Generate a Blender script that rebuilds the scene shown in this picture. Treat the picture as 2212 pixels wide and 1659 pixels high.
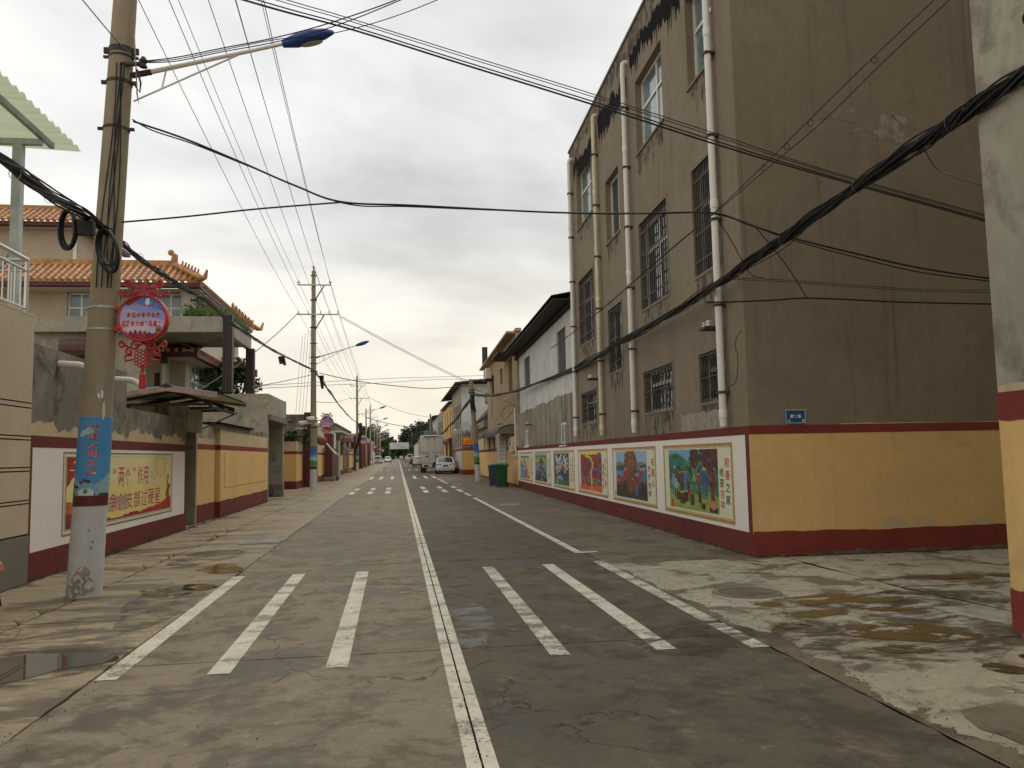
import bpy, math, random
import numpy as np
from mathutils import Vector, Matrix
random.seed(11)
for _o in list(bpy.data.objects): bpy.data.objects.remove(_o)
SC = bpy.context.scene
COL = SC.collection
PI = math.pi

# ------------------------------------------------------------------ camera
CW, CH, CF, HC = 2212.0, 1659.0, 1750.0, 1.5
def _axes(vx=860.0, vy=989.0, roll=-.02):
    d = Vector((vx-CW/2, vy-CH/2, CF)).normalized()
    e = Vector((vx+1000-CW/2, vy+1000*roll-CH/2, CF))
    r = (e-d*e.dot(d)).normalized()
    u = -d.cross(r)
    if u.y > 0: u = -u
    return r, d, u
AR, AD, AU = _axes()
cam = bpy.data.cameras.new('camera')
cam.sensor_width = 36; cam.lens = CF/CW*36; cam.clip_start = .05; cam.clip_end = 4000
camo = bpy.data.objects.new('camera', cam); COL.objects.link(camo)
camo.matrix_world = Matrix(((AR.x, -AR.y, -AR.z, 0), (AD.x, -AD.y, -AD.z, 0), (AU.x, -AU.y, -AU.z, HC), (0, 0, 0, 1)))
SC.camera = camo

# ------------------------------------------------------------------ world, sun, exposure
SUN_EL, SUN_AZ = math.radians(50), math.radians(35)      # azimuth from +Y towards +X
W = bpy.data.worlds.new('World'); SC.world = W; W.use_nodes = True
def _world():
    nt = W.node_tree; N = nt.nodes; L = nt.links; N.clear()
    out = N.new('ShaderNodeOutputWorld'); bg = N.new('ShaderNodeBackground')
    sky = N.new('ShaderNodeTexSky'); sky.sky_type = 'NISHITA'; sky.sun_disc = False
    sky.sun_elevation = SUN_EL; sky.sun_rotation = SUN_AZ; sky.air_density = 1.6; sky.dust_density = 4
    tc = N.new('ShaderNodeTexCoord'); sp = N.new('ShaderNodeSeparateXYZ')
    L.new(tc.outputs['Generated'], sp.inputs[0])
    def m(op, a, b=None, c=None):
        n = N.new('ShaderNodeMath'); n.operation = op
        for i, v in enumerate((a, b, c)):
            if v is None: continue
            if isinstance(v, (int, float)): n.inputs[i].default_value = v
            else: L.new(v, n.inputs[i])
        return n.outputs[0]
    z = m('MAXIMUM', sp.outputs[2], 0.0); dz = m('ADD', z, .16)
    cx = m('DIVIDE', sp.outputs[0], dz); cy = m('DIVIDE', sp.outputs[1], dz)
    cb = N.new('ShaderNodeCombineXYZ'); L.new(cx, cb.inputs[0]); L.new(cy, cb.inputs[1])
    cb.inputs[2].default_value = 14.9
    def noise(scale, det, rough, dist=0.0):
        n = N.new('ShaderNodeTexNoise'); L.new(cb.outputs[0], n.inputs['Vector'])
        n.inputs['Scale'].default_value = scale; n.inputs['Detail'].default_value = det
        n.inputs['Roughness'].default_value = rough; n.inputs['Distortion'].default_value = dist
        return n.outputs['Fac']
    f = m('ADD', m('MULTIPLY', noise(.55, 5, .52, .6), .75), m('MULTIPLY', noise(1.7, 6, .55, .4), .25))
    rp = N.new('ShaderNodeValToRGB'); L.new(f, rp.inputs[0]); cr = rp.color_ramp
    cr.elements[0].position = .37; cr.elements[0].color = (.52, .53, .535, 1)
    cr.elements[1].position = .61; cr.elements[1].color = (1.02, .995, .93, 1)
    e = cr.elements.new(.46); e.color = (.73, .735, .735, 1)
    e = cr.elements.new(.53); e.color = (.88, .875, .84, 1)
    # warm glow low down, evened out all round the horizon
    hz = N.new('ShaderNodeMapRange'); L.new(z, hz.inputs[0]); hz.interpolation_type = 'SMOOTHSTEP'
    hz.inputs[1].default_value = 0.0; hz.inputs[2].default_value = .34; hz.inputs[3].default_value = .72; hz.inputs[4].default_value = 0.0
    mx = N.new('ShaderNodeMix'); mx.data_type = 'RGBA'; L.new(hz.outputs[0], mx.inputs[0])
    L.new(rp.outputs[0], mx.inputs[6]); mx.inputs[7].default_value = (.86, .755, .58, 1)
    sc = N.new('ShaderNodeVectorMath'); sc.operation = 'SCALE'; L.new(mx.outputs[2], sc.inputs[0]); sc.inputs[3].default_value = 12.0
    m2 = N.new('ShaderNodeMix'); m2.data_type = 'RGBA'; m2.inputs[0].default_value = .03
    L.new(sc.outputs[0], m2.inputs[6]); L.new(sky.outputs[0], m2.inputs[7])
    L.new(m2.outputs[2], bg.inputs[0]); bg.inputs[1].default_value = .1
    L.new(bg.outputs[0], out.inputs[0])
_world()
sl = bpy.data.lights.new('sun', 'SUN'); sl.energy = .8; sl.angle = math.radians(20); sl.color = (1, .94, .84)
so = bpy.data.objects.new('sun', sl); COL.objects.link(so)
_sd = Vector((math.sin(SUN_AZ)*math.cos(SUN_EL), math.cos(SUN_AZ)*math.cos(SUN_EL), math.sin(SUN_EL)))
so.rotation_euler = (-_sd).to_track_quat('-Z', 'Y').to_euler()
SC.view_settings.view_transform = 'Standard'; SC.view_settings.look = 'None'
SC.view_settings.exposure = 0.0; SC.view_settings.gamma = 1.0; SC.view_settings.use_curve_mapping = False

# ------------------------------------------------------------------ measuring: a picture point (2212 wide) on a real plane
def _ray(px, py):
    c = Vector((px-CW/2, py-CH/2, CF)); return Vector((AR.dot(c), AD.dot(c), AU.dot(c)))
def at(px, py, Y):
    w = _ray(px, py); t = Y/w.y; return Vector((w.x*t, Y, HC+w.z*t))
def atx(px, py, X):
    w = _ray(px, py); t = X/w.x; return Vector((X, w.y*t, HC+w.z*t))

# ------------------------------------------------------------------ materials
def lin(c):
    return tuple(((v/255.0)/12.92 if v <= 10 else (((v/255.0)+.055)/1.055)**2.4) for v in c)
class NT:
    def __init__(s, name):
        s.m = bpy.data.materials.new(name); s.m.use_nodes = True
        s.n = s.m.node_tree.nodes; s.l = s.m.node_tree.links
        s.b = s.n['Principled BSDF']
        s.geo = None
    def pos(s):
        if s.geo is None: s.geo = s.n.new('ShaderNodeNewGeometry')
        return s.geo.outputs['Position']
    def link(s, a, b): s.l.new(a, b)
    def val(s, sock, v):
        if isinstance(v, (int, float)): sock.default_value = v
        elif isinstance(v, (tuple, list)): sock.default_value = (tuple(v)+(1,))[:4] if len(sock.default_value) == 4 else tuple(v)
        else: s.l.new(v, sock)
    def math(s, op, a, b=0.0, c=0.0, clamp=False):
        n = s.n.new('ShaderNodeMath'); n.operation = op; n.use_clamp = clamp
        for i, v in enumerate((a, b, c)): s.val(n.inputs[i], v)
        return n.outputs[0]
    def mapv(s, scale=(1, 1, 1), loc=(0, 0, 0), vec=None):
        n = s.n.new('ShaderNodeMapping'); s.l.new(vec or s.pos(), n.inputs[0])
        n.inputs['Scale'].default_value = scale; n.inputs['Location'].default_value = loc
        return n.outputs[0]
    def noise(s, scale, det=4, rough=.55, vec=None, dist=0.0):
        n = s.n.new('ShaderNodeTexNoise'); s.l.new(vec or s.pos(), n.inputs['Vector'])
        n.inputs['Scale'].default_value = scale; n.inputs['Detail'].default_value = det
        n.inputs['Roughness'].default_value = rough; n.inputs['Distortion'].default_value = dist
        return n.outputs['Fac']
    def voro(s, scale, vec=None, feat='F1', out='Distance'):
        n = s.n.new('ShaderNodeTexVoronoi'); n.feature = feat; s.l.new(vec or s.pos(), n.inputs['Vector'])
        n.inputs['Scale'].default_value = scale; return n.outputs[out]
    def ramp(s, f, a, b, lo=0.0, hi=1.0):
        n = s.n.new('ShaderNodeMapRange'); n.interpolation_type = 'SMOOTHSTEP'; s.l.new(f, n.inputs[0])
        n.inputs[1].default_value = a; n.inputs[2].default_value = b; n.inputs[3].default_value = lo; n.inputs[4].default_value = hi
        return n.outputs[0]
    def mix(s, f, a, b, mode='MIX'):
        n = s.n.new('ShaderNodeMix'); n.data_type = 'RGBA'; n.blend_type = mode; n.clamp_factor = True
        s.val(n.inputs[0], f); s.val(n.inputs[6], a); s.val(n.inputs[7], b); return n.outputs[2]
    def bump(s, h, st=.3, dist=.01):
        n = s.n.new('ShaderNodeBump'); n.inputs['Strength'].default_value = st; n.inputs['Distance'].default_value = dist
        s.l.new(h, n.inputs['Height']); s.l.new(n.outputs[0], s.b.inputs['Normal'])
    def out(s, col, rough=.8, metal=0.0, spec=.4):
        s.val(s.b.inputs['Base Color'], col); s.val(s.b.inputs['Roughness'], rough); s.b.inputs['Metallic'].default_value = metal
        s.b.inputs['Specular IOR Level'].default_value = spec
        return s.m
def mul(c, k): return tuple(min(1.0, v*k) for v in c)
MAT = {}
def plain(name, c, rough=.6, metal=0.0, var=.12, scale=3.0, spec=.4, bump=0.0):
    if name in MAT: return MAT[name]
    t = NT(name); f = t.ramp(t.noise(scale, 5, .6), .3, .7)
    m = t.out(t.mix(f, mul(c, 1-var), mul(c, 1+var)), rough, metal, spec)
    if bump: t.bump(t.noise(scale*14, 4, .6), bump, .01)
    MAT[name] = m; return m
def plaster(name, c, stain=None, st_amt=.5, lo=.5, hi=.75, scale=.7, var=.1, streak=0.0, rough=.9, bump=.35, seed=0.0, ss=5.5):
    """painted or bare render: broad blotches, fine grain, optional vertical streaks and stains of another colour"""
    t = NT(name); v = t.mapv(loc=(seed*3.1, seed*1.7, seed*2.3))
    f1 = t.noise(scale, 6, .6, v, .3); f2 = t.noise(6.0, 5, .65, v); f3 = t.noise(70.0, 3, .6, v)
    col = t.mix(t.ramp(f1, .3, .7), mul(c, 1-var), mul(c, 1+var))
    col = t.mix(t.ramp(f2, .35, .72, 0, .55), col, mul(c, 1-var*1.6))
    col = t.mix(t.ramp(f3, .4, .8, 0, .25), col, mul(c, .8))
    if stain is not None:
        fs = t.math('ADD', t.math('MULTIPLY', t.noise(scale*1.9, 8, .68, v, .8), .8), t.math('MULTIPLY', f2, .2))
        col = t.mix(t.ramp(fs, lo, hi, 0, st_amt), col, stain)
    if streak:
        sv = t.mapv(scale=(ss, ss, .16), loc=(seed, seed, 0))
        f = t.math('MULTIPLY', t.ramp(t.noise(1.6, 6, .7, sv), .5, .72), t.ramp(t.noise(.5, 4, .5, v), .35, .62))
        col = t.mix(t.math('MULTIPLY', f, streak), col, mul(c, .25))
    m = t.out(col, rough, 0, .25)
    t.bump(t.math('ADD', t.math('MULTIPLY', f2, .6), t.math('MULTIPLY', f3, .4)), bump, .012)
    MAT[name] = m; return m
def concrete_ground(name, c, dark, wet_lo=.55, wet_hi=.72, wet=.75, light=None, seed=0.0, wrough=.28, mud=None, stretch=(1, 1)):
    t = NT(name); v = t.mapv(loc=(seed*5.3, seed*2.9, 0)); vs = t.mapv(scale=(stretch[0], stretch[1], 1), loc=(seed*1.3, seed, 0))
    oi = t.n.new('ShaderNodeObjectInfo')
    f0 = t.noise(.35, 5, .55, v); f1 = t.noise(1.1, 8, .66, vs, .5); f2 = t.noise(7.0, 6, .7, v); f3 = t.noise(85.0, 3, .7, v); f4 = t.noise(260.0, 2, .6, v)
    base = t.mix(t.ramp(f0, .3, .7), mul(c, .86), mul(c, 1.12))
    base = t.mix(t.ramp(f2, .38, .7, 0, .6), base, mul(c, .74))
    base = t.mix(t.ramp(f3, .45, .75, 0, .45), base, mul(c, .62))
    base = t.mix(t.ramp(f4, .56, .72, 0, .5), base, mul(c, 1.55)); base = t.mix(t.ramp(t.noise(150.0, 2, .6, v), .58, .72, 0, .6), base, mul(c, .45))
    base = t.mix(t.ramp(oi.outputs['Random'], 0, 1, 0, .22), base, mul(c, .7))
    if light is not None:
        base = t.mix(t.ramp(t.noise(2.3, 9, .72, vs, .3), .56, .66, 0, .7), base, light)
    base = t.mix(t.ramp(t.noise(2.4, 9, .74, vs, .4), .5, .61, 0, .75), base, mul(c, .45)); base = t.mix(t.ramp(t.noise(34.0, 5, .75, v), .52, .68, 0, .6), base, mul(c, .5)); base = t.mix(t.ramp(t.noise(5.5, 8, .75, vs), .57, .66, 0, .55), base, mul(c, 1.5))
    w = t.ramp(t.math('ADD', t.math('MULTIPLY', f1, .82), t.math('MULTIPLY', f2, .18)), wet_lo, wet_hi)
    col = t.mix(t.math('MULTIPLY', w, wet), base, dark)
    if mud is not None:
        col = t.mix(t.ramp(t.noise(1.7, 6, .6, v, .6), .6, .7, 0, .7), col, mud)
    wv = t.n.new('ShaderNodeVectorMath'); wv.operation = 'ADD'; t.link(v, wv.inputs[0]); nz = t.n.new('ShaderNodeTexNoise'); nz.inputs['Scale'].default_value = 1.6; nz.inputs['Detail'].default_value = 6; t.link(v, nz.inputs['Vector']); sc_ = t.n.new('ShaderNodeVectorMath'); sc_.operation = 'SCALE'; sc_.inputs[3].default_value = .9; t.link(nz.outputs['Color'], sc_.inputs[0]); t.link(sc_.outputs[0], wv.inputs[1])
    ck = t.math('MULTIPLY', t.ramp(t.voro(.42, wv.outputs[0], 'DISTANCE_TO_EDGE'), 0, .006, .85, 0), t.ramp(t.noise(.5, 3, .5, v), .5, .56))
    col = t.mix(ck, col, mul(c, .22))
    sp = t.ramp(t.voro(11.0, v), .0, .05, .8, 0)             # small dark specks and chips
    col = t.mix(t.math('MULTIPLY', sp, t.ramp(f2, .5, .62)), col, mul(c, .3))
    m = t.out(col, t.ramp(w, 0, 1, .9, wrough), 0, .28)
    h = t.math('ADD', t.math('MULTIPLY', f3, .5), t.math('ADD', t.math('MULTIPLY', f2, .7), t.math('MULTIPLY', f4, .2)))
    t.bump(t.math('MULTIPLY', h, t.ramp(w, 0, 1, 1, .3)), .45, .012)
    MAT[name] = m; return m
def road_paint(name, c, under, lo=.525, hi=.575, seed=0.0):
    t = NT(name); v = t.mapv(loc=(seed, seed*2, 0)); vx = t.mapv(scale=(1.2, 2.0, 1), loc=(seed, 0, 0))
    f = t.math('ADD', t.math('MULTIPLY', t.noise(1.5, 6, .65, vx), .55), t.math('MULTIPLY', t.noise(22.0, 6, .75, vx), .45))
    w = t.ramp(f, lo, hi)
    grime = t.mix(t.ramp(t.noise(5.0, 6, .65, v), .35, .7, 0, .55), c, mul(c, .62))
    m = t.out(t.mix(w, grime, under), .8, 0, .3); t.bump(t.noise(60.0, 4, .7, v), .3, .006)
    MAT[name] = m; return m
def glass(name, c=(.03, .04, .045), rough=.06):
    t = NT(name); m = t.out(t.mix(t.ramp(t.noise(.9, 3, .5), .35, .65), c, mul(c, 1.9)), rough, 0, .7); MAT[name] = m; return m
def water(name, c, rough=.03):
    t = NT(name); m = t.out(t.mix(t.ramp(t.noise(2.2, 5, .6), .35, .65), c, mul(c, 1.6)), rough, 0, .5)
    MAT[name] = m; return m
def film(name, c, rough, op=1.0):
    t = NT(name); v = t.mapv(scale=(1, 1.6, 1)); f = t.ramp(t.math('ADD', t.math('MULTIPLY', t.noise(2.6, 7, .62, v, .5), .7), t.math('MULTIPLY', t.noise(9.0, 5, .65, v), .3)), .42, .53 if op == 1 else .6, 0, op)
    m = t.out(t.mix(t.ramp(t.noise(5.0, 4, .6), .3, .7), c, mul(c, 1.7)), rough, 0, .5)
    tr = t.n.new('ShaderNodeBsdfTransparent'); mx = t.n.new('ShaderNodeMixShader'); t.link(f, mx.inputs[0]); t.link(tr.outputs[0], mx.inputs[1]); t.link(t.b.outputs[0], mx.inputs[2]); t.link(mx.outputs[0], t.n['Material Output'].inputs[0])
    MAT[name] = m; return m
def vcol(name, rough=.7):
    t = NT(name); a = t.n.new('ShaderNodeAttribute'); a.attribute_name = 'Col'
    m = t.out(t.mix(t.ramp(t.noise(9.0, 4, .6), .3, .7, 0, .14), a.outputs['Color'], (.35, .3, .25)), rough, 0, .3); MAT[name] = m; return m
def leafmat(name, a, b):
    t = NT(name); oi = t.noise(.9, 3, .6); m = t.out(t.mix(t.ramp(oi, .3, .7), a, b), .6, 0, .3)
    t.b.inputs['Subsurface Weight'].default_value = 0.0; MAT[name] = m; return m

M = {}
M['road_l'] = concrete_ground('road_concrete_left', (.262, .217, .152), (.092, .077, .053), .49, .59, .85, seed=1, wrough=.6)
M['road_r'] = concrete_ground('road_concrete_right', (.138, .112, .076), (.05, .041, .027), .49, .6, .78, light=(.22, .18, .125), seed=2, wrough=.6)
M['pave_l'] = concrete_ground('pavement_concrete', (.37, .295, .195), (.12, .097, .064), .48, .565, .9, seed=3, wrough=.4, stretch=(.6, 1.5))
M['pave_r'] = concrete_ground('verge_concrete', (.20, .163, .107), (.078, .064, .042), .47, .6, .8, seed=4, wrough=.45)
M['alley'] = concrete_ground('alley_concrete', (.42, .37, .27), (.12, .102, .069), .515, .565, .86, light=(.56, .505, .39), seed=6.4, wrough=.32)
M['earth'] = plain('ground_dust', (.3, .255, .19), .9, var=.2, scale=.3)
M['joint'] = plain('joint_dirt', (.035, .03, .024), .9, var=.3)
M['paint'] = road_paint('road_paint', (0.6696, 0.6138, 0.4929), (0.2511, 0.2185, 0.1721))
M['paint_worn'] = road_paint('road_paint_worn', (0.612, 0.558, 0.45), (0.18, 0.1575, 0.126), .49, .54, 4.0)
M['runoff'] = film('runoff_stain', (.035, .03, .024), .95, .62)
M['damp'] = film('damp_film', (.055, .045, .03), .45, .72)
M['wetfilm'] = film('thin_water_film', (.07, .07, .068), .14, .42)
M['puddle'] = water('puddle_water', (.05, .045, .036)); M['mud'] = film('muddy_water', (.04, .029, .014), .1)
M['brown_wall'] = plaster('brown_render', (.24, .192, .132), (.17, .134, .092), .5, .48, .7, .45, .1, .45, seed=1)
M['grey_wall'] = plaster('grey_render', (.235, .21, .165), (.065, .06, .048), .85, .47, .66, .9, .18, .6, seed=2)
M['grey_light'] = plaster('pale_grey_render', (.36, .32, .25), (.17, .15, .115), .75, .48, .68, .9, .16, .4, seed=3)
M['corner_grey'] = plaster('corner_wall_render', (.37, .335, .26), (.19, .165, .125), .8, .47, .64, .8, .14, .35, seed=9)
M['white_wash'] = plaster('whitewash', (.60, .60, .57), (.36, .36, .34), .7, .48, .66, 1.1, .1, .25, seed=4)
M['stained'] = plaster('stained_render', (.30, .265, .195), (.12, .105, .077), .6, .5, .7, .8, .12, 2.6, seed=5, ss=2.0)
M['ochre_wall'] = plaster('ochre_brown_render', (.385, .28, .168), (.2, .14, .085), .5, .52, .72, .6, .1, .5, seed=6)
M['beige'] = plaster('beige_paint', (0.54, 0.45, 0.3195), None, scale=.8, var=.07, seed=7)
M['beige_tile'] = plaster('beige_tile_cladding', (0.45, 0.3735, 0.27), None, scale=1.2, var=.08, seed=7.5)
M['plinth'] = plaster('grey_plinth', (0.195, 0.18, 0.1425), (0.12, 0.105, 0.0825), .5, scale=1.0, seed=8)
M['cream'] = plaster('cream_wall', (0.5456, 0.4928, 0.4048), (0.308, 0.264, 0.2024), .4, .55, .75, scale=.8, seed=8.5)
M['yellow'] = plaster('yellow_paint', (.70, .455, .185), (.46, .30, .15), .5, .56, .7, .8, .07, .2, seed=10)
M['yellow_dirty'] = plaster('yellow_paint_faded', (.56, .45, .27), (.38, .31, .2), .6, .48, .66, .9, .1, .35, seed=11)
M['red'] = plaster('dark_red_paint', (0.1573, 0.0357, 0.0272), (0.102, 0.034, 0.0255), .5, .5, .7, 1.0, .14, 0, seed=12, bump=.25)
M['red2'] = plaster('brick_red_paint', (0.2295, 0.0442, 0.03145), (0.136, 0.03825, 0.02975), .5, .5, .7, 1.0, .14, 0, seed=13, bump=.25)
M['white'] = plaster('white_panel_paint', (.80, .755, .68), None, scale=.5, var=.04, bump=.12, seed=14)
M['creamprint'] = plain('cream_print', (.70, .68, .48), .6, var=.04)
M['gold'] = plain('gold_print', (.42, .24, .07), .5, var=.2, scale=8)
M['bronze'] = plain('stone_grey_print', (.45, .38, .27), .6, var=.15, scale=8)
M['tar'] = plain('black_tar', (.006, .006, .006), .95, var=.3, scale=9, spec=.1)
M['pvc'] = plain('white_pvc', (.70, .66, .58), .45, var=.1, scale=1.5)
M['pvc_old'] = plain('yellowed_pvc', (.62, .53, .37), .5, var=.12, scale=1.5)
M['pipe'] = plaster('pvc_pipe_weathered', (.76, .73, .66), (.5, .42, .3), .35, .62, .8, 1.3, .05, .1, rough=.5, bump=.1, seed=15)
M['rust'] = plain('rusty_iron', (.085, .045, .028), .8, var=.4, scale=9)
M['iron'] = plain('dark_iron', (.035, .03, .026), .6, var=.3, scale=9)
M['glass'] = glass('window_glass'); M['glass_b'] = glass('window_glass_blue', (.10, .15, .16), .08)
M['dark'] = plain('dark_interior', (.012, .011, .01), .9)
M['steel'] = plain('galvanised_steel', (.42, .44, .43), .5, .6, var=.15, scale=4)
M['steel_w'] = plain('stainless_rail', (.66, .64, .6), .3, .7, var=.06)
M['pole'] = plaster('pole_concrete', (.33, .27, .185), (.18, .148, .105), .6, .5, .7, 1.6, .1, .45, seed=16, bump=.2)
M['polewhite'] = plaster('pole_whitewash', (0.561, 0.5567, 0.5525), (0.306, 0.2975, 0.2805), .45, .58, .74, 2.4, .07, .15, seed=17, bump=.2)
M['chip'] = plain('bare_chipped_concrete', (.32, .28, .22), .95, var=.2, scale=9)
M['black'] = plain('black_cable', (.013, .013, .014), .55, var=.3, scale=6)
M['greywire'] = plain('grey_wire', (.13, .13, .135), .5, var=.1)
M['bluelamp'] = plain('blue_lamp_paint', (.02, .05, .26), .3, var=.1)
M['lens'] = glass('lamp_lens', (.32, .3, .22), .2)
M['lampwhite'] = plain('white_lamp_paint', (.72, .69, .62), .4, var=.08)
M['signred'] = plain('sign_red_paint', (.43, .03, .035), .42, var=.15)
M['red_ink'] = plain('red_lettering', (.48, .03, .04), .6, var=.08)
M['black_ink'] = plain('black_lettering', (.02, .018, .02), .6)
M['white_ink'] = plain('white_lettering', (.75, .75, .72), .6)
M['yellow_ink'] = plain('yellow_lettering', (.85, .6, .1), .6)
M['blue_ink'] = plain('blue_lettering', (.03, .09, .22), .6)
M['outline'] = plain('pale_lettering_edge', (.80, .62, .50), .6)
M['bluesign'] = plain('blue_sign', (.018, .075, .2), .4, var=.1)
M['orange'] = plain('orange_sign', (.72, .11, .03), .5, var=.06)
M['print'] = vcol('flat_print'); M['porcelain'] = plain('porcelain', (.62, .58, .52), .25)
_tt = NT('glazed_orange_tile'); _oi = _tt.n.new('ShaderNodeObjectInfo'); _c = _tt.mix(_tt.ramp(_tt.noise(4.0, 5, .6), .3, .7), (.30, .125, .035), (.60, .29, .09)); _c = _tt.mix(_tt.math('MULTIPLY', _oi.outputs['Random'], .55), _c, (.26, .13, .06)); _tt.out(_tt.mix(_tt.ramp(_tt.noise(1.6, 7, .7), .55, .68, 0, .7), _c, (.09, .065, .045)), .42)
M['tile'] = _tt.m
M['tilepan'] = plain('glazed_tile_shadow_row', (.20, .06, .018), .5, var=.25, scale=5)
M['maroon'] = plain('maroon_paint', (.095, .02, .02), .5, var=.2)
M['darkbrown'] = plain('dark_brown_column', (.035, .02, .018), .5, var=.25)
M['roofdark'] = plain('dark_sheet_roof', (.035, .033, .031), .7, var=.3)
M['greensheet'] = plain('pale_green_sheet', (.56, .66, .47), .45, var=.06)
M['pinkfascia'] = plain('weathered_pink_fascia', (.36, .23, .17), .7, var=.2, scale=4)
M['bluesheet'] = plain('blue_roof_sheet', (.30, .45, .58), .5, var=.1)
M['leaf'] = leafmat('leaf_mid', (.07, .125, .025), (.14, .20, .055)); M['leafdark'] = leafmat('leaf_dark', (.026, .043, .022), (.05, .072, .036))
M['leafhedge'] = leafmat('leaf_hedge', (.022, .05, .012), (.05, .09, .022))
M['bark'] = plain('bark', (.1, .075, .05), .9, var=.3, scale=6)
M['carwhite'] = plain('white_car_paint', (.74, .72, .66), .22, var=.02, spec=.5)
M['cardark'] = plain('dark_car_paint', (.05, .055, .06), .25, spec=.5); M['carsilver'] = plain('silver_car_paint', (.42, .42, .41), .3, .3)
M['carglass'] = glass('car_glass', (.025, .03, .03), .04); M['tyre'] = plain('tyre_rubber', (.012, .012, .012), .85)
M['taillight'] = plain('tail_light', (.11, .008, .012), .2); M['plate'] = plain('blue_number_plate', (.03, .06, .32), .4)
M['plateyellow'] = plain('yellow_number_plate', (.6, .4, .03), .4)
M['trim'] = plain('black_trim', (.02, .02, .02), .5); M['chrome'] = plain('chrome', (.6, .6, .6), .2, .9)
M['truckbox'] = plain('truck_box_paint', (.56, .53, .45), .5, var=.06, scale=1.2)
M['bin'] = plain('green_plastic', (.010, .075, .022), .5, var=.12); M['binlid'] = plain('green_lid_plastic', (.07, .27, .16), .4, var=.15)
M['binblue'] = plain('slate_plastic', (.04, .055, .075), .5)
M['brickgrey'] = plain('grey_brick', (.24, .22, .19), .9, var=.2, scale=4); M['mortar'] = plain('mortar', (.36, .32, .26), .9)
M['skin'] = plain('skin', (.42, .2, .13), .55, var=.08); M['cloth'] = plain('dark_cloth', (.03, .035, .05), .9, var=.2); M['hair'] = plain('black_hair', (.012, .01, .01), .6)
M['terra'] = plain('rust_brown_paint', (.24, .085, .045), .6, var=.25); M['wood'] = plain('brown_door', (.07, .035, .02), .6, var=.25)
M['greyopening'] = plain('shaded_reveal_grey', (.075, .07, .062), .9, var=.2)  # shade of the deep window reveals, put into the colour
M['awningbrown'] = plain('dark_brown_awning', (.085, .04, .028), .6, var=.2)
M['whiteboard'] = plain('notice_paper', (.58, .53, .48), .6, var=.1)
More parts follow.
